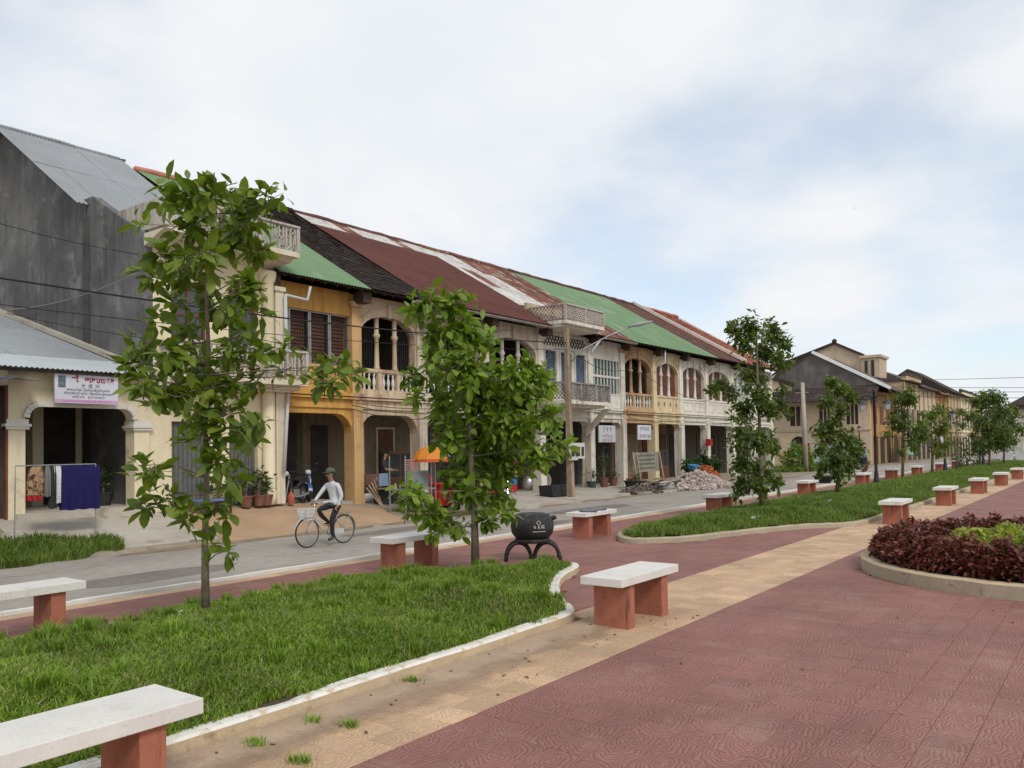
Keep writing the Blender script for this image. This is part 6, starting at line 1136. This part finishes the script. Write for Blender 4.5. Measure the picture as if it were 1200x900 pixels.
# ================================================================ rubble, planks, bricks
def chunks(name, label, cat, cx, cy, rx, ry_, h, n, s, mat, seed):
    rng = random.Random(seed); mb = MB()
    for _ in range(n):
        a = rng.uniform(0, 2*PI); r_ = math.sqrt(rng.random()); x, y = cx+rx*r_*math.cos(a), cy+ry_*r_*math.sin(a); z = -.17+h*(1-r_)**.8*rng.uniform(.75, 1.05); m3 = Matrix.Rotation(rng.uniform(0, PI), 3, 'X') @ Matrix.Rotation(rng.uniform(0, PI), 3, 'Z') @ Matrix.Rotation(rng.uniform(0, PI), 3, 'Y')
        mb.obox((x, y, z), (s*rng.uniform(.5, 1.5), s*rng.uniform(.4, 1.), s*rng.uniform(.3, .7)), m3)
    mb.lathe([(rx*.95, -.2), (rx*.6, -.2+h*.35), (rx*.25, -.2+h*.62), (.01, -.2+h*.78)], (0, 0, 0), 20, cap=False)
    for i in range(len(mb.v)-80, len(mb.v)): x, y, z = mb.v[i]; mb.v[i] = (cx+x, cy+y*ry_/rx, z)
    return tag(mb.build(name, mat), label, cat, kind='stuff')
PINKR = M('pink_rubble', (.47, .37, .32), .25, 5, .95, spots=(.58, .54, .5), spot_scale=4, spot_lo=.5, island=.35); q = onz(818, 566, -.1)
RX, RY_ = 35.5, 15.7
chunks('rubble_heap', 'heap of broken pink and white rubble at the road edge', 'rubble', RX+.1, RY_+.2, 2.9, 1.2, .8, 1700, .13, PINKR, 1)
chunks('brick_heap', 'heap of orange broken bricks behind the pink rubble', 'bricks', RX+2.7, RY_+.9, 1.3, .8, 1.05, 420, .18, M('orange_brick', (.46, .13, .05), .25, 5, .95, island=.4), 2)
chunks('debris_heap', 'heap of grey sacks, dust and torn scraps under the notice board', 'debris', RX-4.0, RY_+.7, 2.0, .8, .45, 420, .1, M('grey_debris', (.21, .17, .14), .4, 3, .95, island=.5), 3)
rng = random.Random(8)
for k in range(20): x = RX-4.9+rng.uniform(0, 4.0); y = RY_+rng.uniform(-.1, 1.0); an = rng.uniform(-.5, .5); L_ = rng.uniform(1.2, 2.4); z = .05+rng.uniform(0, .35); obj1(MB().beam((x, y, z), (x+L_*math.cos(an), y+L_*math.sin(an)*.5, z+rng.uniform(-.15, .15)), .14, .03), 'plank', TIMBER if k % 3 else DARKWOOD, 'loose plank lying across the debris between notice board and rubble', 'plank', 'planks on the debris')
obj1(MB().beam((RX-1.6, RY_-.55, .05), (RX+.9, RY_-.75, -.12), .12, .05), 'beam', DARKWOOD, 'long dark beam lying along the foot of the pink rubble', 'plank')
_s = MB().ball((RX-3.3, RY_+.1, .05), (.45, .3, .2), 14, 9); _s.v = [(x+.05*math.sin(z*30+y*9), y+.04*math.sin(x*17), z+.04*math.sin(x*13+y*21)) for x, y, z in _s.v]
obj1(_s, 'sack', M('white_sack', (.5, .49, .46), .15, 6, .9, .4, 20), 'pale stuffed sack lying at the debris edge', 'sack', smooth=True)
obj1(MB().prism([(0, 0), (.7, 0), (.75, .35), (-.05, .35)], lambda u, z: (RX+2.2+u, RY_+1.2, .55+z*.6), lambda u, z: (RX+2.2+u, RY_+1.6, .65+z*.6)), 'basin', M('blue_plastic', (.05, .2, .38)), 'blue plastic basin on top of the brick heap', 'basin')
# kerb-side weeds and the left verge
def zfp(x, y): return np.array([front_z(a, b) for a, b in zip(np.atleast_1d(x), np.atleast_1d(y))])
i3 = lambda x, y: ((x-5.2)/3.5)**2+((y-16.75)/.95)**2 < 1+.15*np.sin(x*6)
blades('grass', scatter(i3, zfp, 1.5, 8.8, 15.8, 17.8, 26000), .2, .009, WEED, 'rough grass verge on the far road side before the low shop', lean=.7)
i4 = lambda x, y: ((x-19.2)/2.2)**2+((y-16.0)/.35)**2 < 1
blades('grass', scatter(i4, zfp, 16.5, 21.5, 15.5, 16.6, 5000), .14, .008, WEED, 'thin strip of weeds along the broken road edge by the stall')
i5 = lambda x, y: ((x-66)/11)**2+((y-18.8)/2.)**2 < 1
blades('grass', scatter(i5, lambda x, y: np.full(np.shape(x), -.2), 54, 78, 16.5, 21, 16000), .45, .03, WEED, 'tall weeds on the vacant corner before the ochre house')
p = np.array([(onz(x, y, 0.)[:]) for x, y in ((365, 846), (410, 851), (352, 893), (483, 799), (300, 873))]); p = p[NR.integers(0, 5, 420)]+np.c_[NR.normal(0, .025, 420), NR.normal(0, .04, 420), np.zeros(420)]
blades('grass', p, .045, .004, GRASSM, 'tiny weed tufts sprouting between the sandy yellow tiles')
rng = random.Random(15); mb = MB()
for k in range(60):
    x, y = (rng.uniform(2.2, 8), rng.uniform(3.55, 4.45)) if k < 40 else (rng.uniform(4, 16), rng.uniform(-1, 3.5)); s = rng.uniform(.006, .02); a = rng.uniform(0, PI); mb.obox((x, y, .010), (s*1.6, s, .006), Matrix.Rotation(a, 3, 'Z') @ Matrix.Rotation(.3, 3, 'X'))
tag(mb.build('litter', M('dead_leaf', (.12, .075, .05), .4, 20, .9)), 'dry leaf crumbs scattered on the plaza tiles', 'litter', kind='stuff')
for k, (px, py, z) in enumerate(((201, 728, .25), (972, 590, .3), (885, 610, .25))):
    q = onz(px, py, z); mb = MB(); rng = random.Random(k)
    for _ in range(14): c0 = q+Vector((rng.gauss(0, .04), rng.gauss(0, .04), .06+rng.uniform(0, .03))); mb.add([c0, c0+Vector((rng.gauss(0, .035), rng.gauss(0, .035), rng.gauss(0, .02))), c0+Vector((rng.gauss(0, .035), rng.gauss(0, .035), rng.gauss(0, .02)))], [(0, 1, 2)])
    tag(mb.build('plastic_scrap', WB), ['crumpled clear plastic scrap in the grass by the taller sapling', 'white plastic scrap in the long bed before the small sapling', 'white scrap of litter near the slim tall sapling'][k], 'litter')
q = onz(965, 566, 0.); obj1(MB().lathe([(.3, 0), (.42, .3), (.45, .3), (.4, .27), (.28, .05)], (q.x, q.y, 0), 18, cap=False).torus((q.x, q.y, .3), (0, 0, 1), .43, .03, 20, 6), 'tyre_tub', BLACKRUB, 'black tyre tub on the paving beside a white topped bench', 'tub', smooth=True)
q = onz(1027, 566, 0.); e = thing('leaning_boards', 'pair of brown boards leaning outward on the paving near the first lamp post', 'boards', (q.x, q.y+1, 0)); x, y = q.x+.4, q.y+1.
MB().beam((x-.1, y+.3, 0), (x-.1, y+.75, .75), .5, .04).build('board', TIMBER, e); MB().beam((x, y-.1, 0), (x, y-.55, .8), .5, .04).build('board', BROWNWOOD, e); MB().box((x-.2, y-.15, .0), (x+.2, y+.3, .1)).build('base', CONC, e)
# bird
q = onY(1001, 244, 30.); obj1(MB().tube([q+Vector((-.12, 0, 0)), q, q+Vector((.14, 0, .01))], [.01, .045, .02], 6).add([q+Vector((.03, 0, .02)), q+Vector((-.06, 0, .02)), q+Vector((-.1, -.3, .14)), q+Vector((-.1, .3, .14))], [(0, 1, 2), (0, 3, 1)]), 'bird', M('bird', (.03, .03, .035)), 'small dark bird flying in the pale sky', 'bird')
# ================================================================ the next block beyond the side street
CX = 84.
e = thing('corner_house', 'ochre corner house with grey gable, white verge and tiled skirt roof', 'building', (CX, YF, -.15)); yb = 37.
ZT = 6.4
mb = MB(); ops = [(20.6, 21.7), (23.2, 24.3), (25.6, 27.2), (29.0, 30.8), (32.6, 34.4)]; ys_ = [YF]+[v for o_ in ops for v in o_]+[yb]
for k in range(0, len(ys_)-1, 2): mb.box((CX, ys_[k], -.3), (CX+.35, ys_[k+1], ZT+.3))
for k, (ya, yb_) in enumerate(ops):
    mb.box((CX, ya, 2.9), (CX+.35, yb_, 3.6)); mb.box((CX, ya, 5.6), (CX+.35, yb_, ZT+.3))
    P = arc_top(ya, yb_, 1.75, min(.85, (yb_-ya)/2), 10)
    for (u0, z0), (u1, z1) in zip(P[:-1], P[1:]): mb.quad((CX, u0, z0), (CX, u1, z1), (CX, u1, 2.9), (CX, u0, 2.9)); mb.quad((CX+.35, u0, z0), (CX+.35, u1, z1), (CX, u1, z1), (CX, u0, z0))
    w_ = MB().box((CX+.15, ya, 3.6), (CX+.2, yb_, 5.6)).build('window', DARKIN, e)
    for s in (.33, .66): c = MB().box((CX+.1, lerp(ya, yb_, s)-.05, 3.6), (CX+.149, lerp(ya, yb_, s)+.05, 5.6)).build('mullion', W_BEIGE, None); c.parent = w_; c.location = -e.location
    MB().box((CX+.25, ya, -.3), (CX+.3, yb_, 2.9)).build('arch_infill', M('arch_grey', (.25, .23, .21), .2) if k > 2 else DARKIN, e)
    if k > 2: MB().box((CX+.02, ya+.001, -.3), (CX+.24, yb_-.001, 1.25)).build('low_wall', W_OCHRE, e)
mb.build('side_wall', W_BEIGE, e); MB().box((CX-.1, YF-.1, 3.0), (CX-.001, yb, 3.15)).build('string_course', W_OCHRE, e); MB().box((CX-.03, 25., -.3), (CX-.002, yb, .9)).build('painted_dado', W_OCHRE, e)
tiles(e, 0, 1, (0, 0), (1, 1), GREYTILE) if False else None
mb = MB(); n = 12
for j in range(n):
    t0, t1 = j/n, (j+1)/n+.02
    for i in range(34): ya, yb_ = lerp(18.6, 36.6, i/34), lerp(18.6, 36.6, (i+1)/34)-.03; jz = random.uniform(0, .03); mb.add([(lerp(CX-1.9, CX+.3, t0), ya, lerp(5.9, 7.4, t0)+.05+jz), (lerp(CX-1.9, CX+.3, t0), yb_, lerp(5.9, 7.4, t0)+.05+jz), (lerp(CX-1.9, CX+.3, t1), yb_, lerp(5.9, 7.4, t1)), (lerp(CX-1.9, CX+.3, t1), ya, lerp(5.9, 7.4, t1))], [(0, 1, 2, 3)])
tag(mb.build('skirt_roof', M('skirt_tile', (.11, .082, .072), .25, 1.5, .9, .3, 50, fine=.25), e), kind='stuff'); MB().quad((CX-1.85, 18.6, 5.88), (CX-1.85, 36.6, 5.88), (CX+.3, 36.6, 7.35), (CX+.3, 18.6, 7.35)).build('skirt_boarding', DARKWOOD, e)
pk = (24.8, 10.9); MB().prism([(18.9, 5.6), (32.5, 5.6), (32.5, 7.0), pk, (18.9, 7.55)], lambda y, z: (CX+.2, y, z), lambda y, z: (CX+.5, y, z)).build('gable', M('dark_gable', (.15, .135, .125), .3, 1, .95, streak=(.09, .08, .075), streak_amt=.8), e)
MB().beam((CX+.05, 17.6, 6.95), (CX+.05, pk[0], pk[1]+.1), .4, .28).build('verge', M('bright_white', (.8, .8, .8), .04), e); MB().beam((CX+.05, 32.8, 7.0), (CX+.05, pk[0]+.1, pk[1]+.08), .3, .15).build('verge', DARKTILE, e)
MB().quad((CX+.1, 17.8, 6.95), (CX+9, 17.8, 6.95), (CX+9, *pk), (CX+.1, *pk)).quad((CX+.1, 32.5, 7.), (CX+9, 32.5, 7.), (CX+9, *pk), (CX+.1, *pk)).build('roof', GREYTILE, e)
MB().box((CX+.351, YF, -.3), (CX+9, YF+.3, 6.9)).build('front_wall', W_DEEP, e)
for k in range(3): w_ = MB().box((CX+1.1+2.8*k, YF-.03, 3.6), (CX+2.6+2.8*k, YF-.001, 5.4)).build('window', BROWNWOOD, e); MB().box((CX+1.0+2.8*k, YF-.03, -.3), (CX+2.7+2.8*k, YF-.001, 2.4)).build('door', DARKIN, e)
MB().prism([(26.6, 7.1), (33.5, 7.1), (33.5, 7.9), (30.4, 9.3), (26.6, 7.7)], lambda y, z: (CX-1.5, y, z), lambda y, z: (CX-1.2, y, z)).build('pediment', W_BEIGE, e); MB().beam((CX-1.6, 26.2, 7.65), (CX-1.6, 30.4, 9.4), .25, .4).build('verge', DARKTILE, e)
e = thing('tall_house', 'taller beige house with ridge tiles and stair turret behind the grey gable', 'building', (100, 27, 0)); MB().prism([(23.9, 0), (34, 0), (34, 11.2), (26.9, 13.5), (23.9, 11.9)], lambda y, z: (100, y, z), lambda y, z: (112, y, z)).build('wall', W_BEIGE, e)
MB().beam((99.9, 23.7, 11.9), (99.9, 26.9, 13.6), .4, .25).build('verge', DARKTILE, e); MB().beam((99.9, 34.2, 11.3), (99.9, 26.9, 13.6), .4, .25).build('verge', DARKTILE, e); MB().ball((99.9, 26.9, 13.8), .3, 8, 5).build('ridge_tile', DARKTILE, e)
MB().prism([(22.3, 0), (23.85, 0), (23.85, 11.5), (21.9, 11.5)], lambda y, z: (99.5, y, z), lambda y, z: (103, y, z)).box((99.3, 21.7, 11.5), (103.2, 24., 11.8)).build('turret', W_BEIGE, e); MB().box((99.4, 22.5, 9.), (99.49, 22.8, 11.2)).build('slot_window', DARKIN, e); MB().box((99.4, 23.2, 9.), (99.49, 23.5, 11.2)).build('slot_window', DARKIN, e)
def far_house(label, x0, x1, wall, roofm, eave, ridge, k, par=None):
    e = thing('row_house', label, 'building', (x0, YF, -.15)); MB().box((x0, YF, -.3), (x1-.03, YF+10, eave)).build('wall', wall, e); n = max(2, round((x1-x0)/2.6))
    for i in range(n):
        a, b = lerp(x0, x1, (i+.22)/n), lerp(x0, x1, (i+.78)/n); w_ = MB().box((a, YF-.04, 3.7), (b, YF-.002, 5.6)).build('window', BROWNWOOD if i % 2 else DARKIN, e); c = frame(MB(), a-.08, b+.08, 3.62, 5.68, YF-.08, YF-.041, .1).build('frame', WHITETRIM, None); c.parent = w_; c.location = -e.location
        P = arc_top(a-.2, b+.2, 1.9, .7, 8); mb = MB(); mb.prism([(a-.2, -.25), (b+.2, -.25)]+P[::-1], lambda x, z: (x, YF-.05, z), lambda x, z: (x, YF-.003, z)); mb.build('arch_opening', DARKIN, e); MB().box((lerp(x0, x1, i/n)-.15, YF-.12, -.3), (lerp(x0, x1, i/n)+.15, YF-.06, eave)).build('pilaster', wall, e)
    MB().box((x0, YF-.2, 3.1), (x1-.03, YF-.061, 3.4)).build('cornice', wall, e)
    if par: MB().box((x0-.1, YF-.3, eave), (x1, YF+.2, eave+par)).build('parapet', wall, e); [MB().box((lerp(x0, x1, q/4)-.2, YF-.35, eave+par), (lerp(x0, x1, q/4)+.2, YF+.1, eave+par+.45)).build('finial', GREYTILE, e) for q in range(5)]
    MB().prism([(YF-.9, eave), (YF+5, ridge), (YF+11, eave)], lambda y, z: (x0-.1, y, z), lambda y, z: (x1-.02, y, z)).build('roof', roofm, e); return e
FH = [('deep orange house next to the corner house', 93.2, 99.5, W_DEEP, GREYTILE, 7., 9.8, None), ('pale ochre row house with flat parapet and dark roof', 99.6, 108, W_OCHRE, GREYTILE, 8.6, 9.6, .6), ('beige row house with long grey brown tiled roof', 108.1, 119, W_BEIGE, GREYTILE, 8.2, 11., None), ('orange row house with rusty sheet roof and blue sign', 119.1, 128, W_DEEP, RUST, 8., 10.6, None), ('tall dark roofed row house with pointed end gable', 128.1, 139, W_OCHRE, DARKTILE, 8.6, 12.3, None), ('cream row house with stepped parapet', 139.1, 150, W_CREAM, GREYTILE, 8.6, 9.8, .6), ('last ochre row house with crenellated parapet', 150.1, 164, W_OCHRE, GREYTILE, 8.2, 8.8, .9)]
for k, f in enumerate(FH): far_house(f[0], *f[1:7], k, f[7])
e = thing('shop_sign', 'white and blue sign on the far orange row house', 'sign', (121, 19.2, 3)); MB().box((119.8, 19.1, 1.6), (122.6, 19.3, 3.4)).build('board', SW, e); MB().box((120.2, 19.09, 2.6), (122.2, 19.099, 3.1)).build('stripe', BINK, e)
e = thing('billboard', 'small pink and green billboard standing before the row houses', 'sign', (92., 17.5, -.2)); MB().box((90.6, 17.5, .5), (93.6, 17.6, 2.9)).build('board', M('billboard_green', (.25, .45, .3), .1), e); MB().box((90.6, 17.48, 2.2), (93.6, 17.499, 2.9)).build('header', M('billboard_pink', (.4, .12, .26)), e); [MB().beam((x, 17.55, -.2), (x, 17.55, .5), .08, .08).build('leg', GREYMET, e) for x in (90.8, 93.4)]
e = thing('cloth_line', 'green and dark red cloths hanging by the concrete pole', 'cloth', (80, 25., 0))
for k, (ya, c_) in enumerate(((26.6, (.06, .2, .12)), (25.7, (.2, .02, .03)))): mb = MB(); n = 10; [mb.quad((82.5+.05*math.sin(i*2), ya-.85*i/n, .3), (82.5+.05*math.sin(i*2+2), ya-.85*(i+1)/n, .3), (82.5, ya-.85*(i+1)/n, 1.8), (82.5, ya-.85*i/n, 1.8)) for i in range(n)]; mb.build('cloth', M('line_cloth%d' % k, c_), e)
MB().tube([(82.5, 24.4, 1.82), (82.5, 27.2, 1.82)], .02, 5).build('line', CAB, e)
obj1(MB().box((79.5, 21.6, -.2), (80, 23.6, 1.5)).box((79.45, 21.5, 1.5), (80.05, 23.7, 1.56)), 'water_tank', M('pale_blue_paint', (.42, .52, .6)), 'pale blue tank standing before the ochre corner wall', 'tank')
def bush(label, c, r, n, lf, mat, cat='bush', name='bush', group=None):
    v = NR.normal(0, 1, (n, 3)); v /= np.linalg.norm(v, axis=1)[:, None]; rr = NR.uniform(.45, 1, n)**.5; wob = 1+.25*np.sin(v[:, 0]*5+c[0])*np.sin(v[:, 1]*6)+.15*np.sin(v[:, 2]*9)
    p = np.array(c)+v*(rr*wob)[:, None]*np.array(r); o = leaf_cloud(name, p-np.array(c), v+NR.normal(0, .6, (n, 3)), lf, mat, None, None); del o['kind']; e = thing(name, label, cat, c, group=group); o.name = 'crown'; o.parent = e; o['kind'] = 'stuff'; MB().tube([(0, 0, -r[2]-.3), (0, 0, 0)], [.12, .05], 6).build('trunk', BARK, e, local=True); return e
bush('bright green bush at the white end house corner', (58.2, 18.3, .7), (1.3, 1., .9), 900, .3, LEAF); bush('dark bush on the vacant corner behind the small sapling', (72., 18.6, .8), (2.4, 1.4, 1.3), 1200, .38, LEAF3); bush('low bush of red and green leaves beside the road corner', (62., 17.2, .35), (1.4, .8, .6), 600, .22, PLANT)
bush('clipped dark bush under the third lamp post', (62., 8.4, .6), (.9, .9, .8), 700, .2, LEAF3)
for k, (x, y, z, r) in enumerate(((190, 17, 4, 5.), (205, 11, 4.5, 6.), (214, 4, 5, 6.5), (186, 24, 5, 5.), (222, -4, 5, 7.))): bush('%s dark tree closing the far street end' % ['nearest', 'middle', 'broad', 'hidden', 'outermost'][k], (x, y, z), (r*.8, r, r*.8), 1500, .9, LEAF3, 'tree', 'street_tree', 'trees at the street end')
# plain white hall at the right edge
e = thing('hall', 'plain white walled hall with grey roof at the right edge of the plaza', 'building', (84, 3, 0)); MB().box((78, -6, -.3), (92, 6.9, 4.6)).build('wall', W_OFF, e); MB().prism([(-6.6, 4.6), (7.6, 4.6), (.4, 8.6)], lambda y, z: (77.4, y, z), lambda y, z: (92.4, y, z)).build('roof', GREYTILE, e); MB().box((77.9, 2.5, .2), (77.99, 4.2, 2.7)).build('door', DARKWOOD, e); MB().box((77.6, -6.2, 4.3), (77.99, 7.1, 4.6)).build('fascia', GREYTILE, e)
# parked van at the far end
e = thing('van', 'pale van parked at the far end of the street', 'van', (150, 13.5, -.18)); VW = M('van_white', (.55, .55, .54), .05, 3, .3)
MB().prism([(-1, .35), (1, .35), (1, 1.2), (.8, 2.0), (-.8, 2.0), (-1, 1.2)], lambda y, z: (148, 13.5+y, z-.18), lambda y, z: (152.6, 13.5+y, z-.18)).build('body', VW, e, bevel=.08); MB().prism([(-.8, 1.25), (.8, 1.25), (.68, 1.85), (-.68, 1.85)], lambda y, z: (147.95, 13.5+y, z-.18), lambda y, z: (147.99, 13.5+y, z-.18)).build('windscreen', GLASS, e)
for x in (148.9, 151.7):
    for s in (-.9, .9): MB().tube([(x, 13.5+s-.1, .15), (x, 13.5+s+.1, .15)], .34, 14).build('wheel', TYRE, e)
for s in (-.7, .7): MB().box((147.94, 13.5+s-.15, .55), (147.99, 13.5+s+.15, .75)).build('headlight', MATS['headlight'], e)
obj1(MB().box((70.5, 6.55, .15), (70.6, 7.4, 1.0)).box((70.52, 5.6, .15), (70.6, 6.4, 1.0)), 'crowd_barrier', M('white_barrier', (.6, .6, .6)), 'white panel barriers at the far edge of the grass', 'barrier')
for o in bpy.data.objects:
    if o.type == 'MESH' and o.name.startswith('baluster'): pass
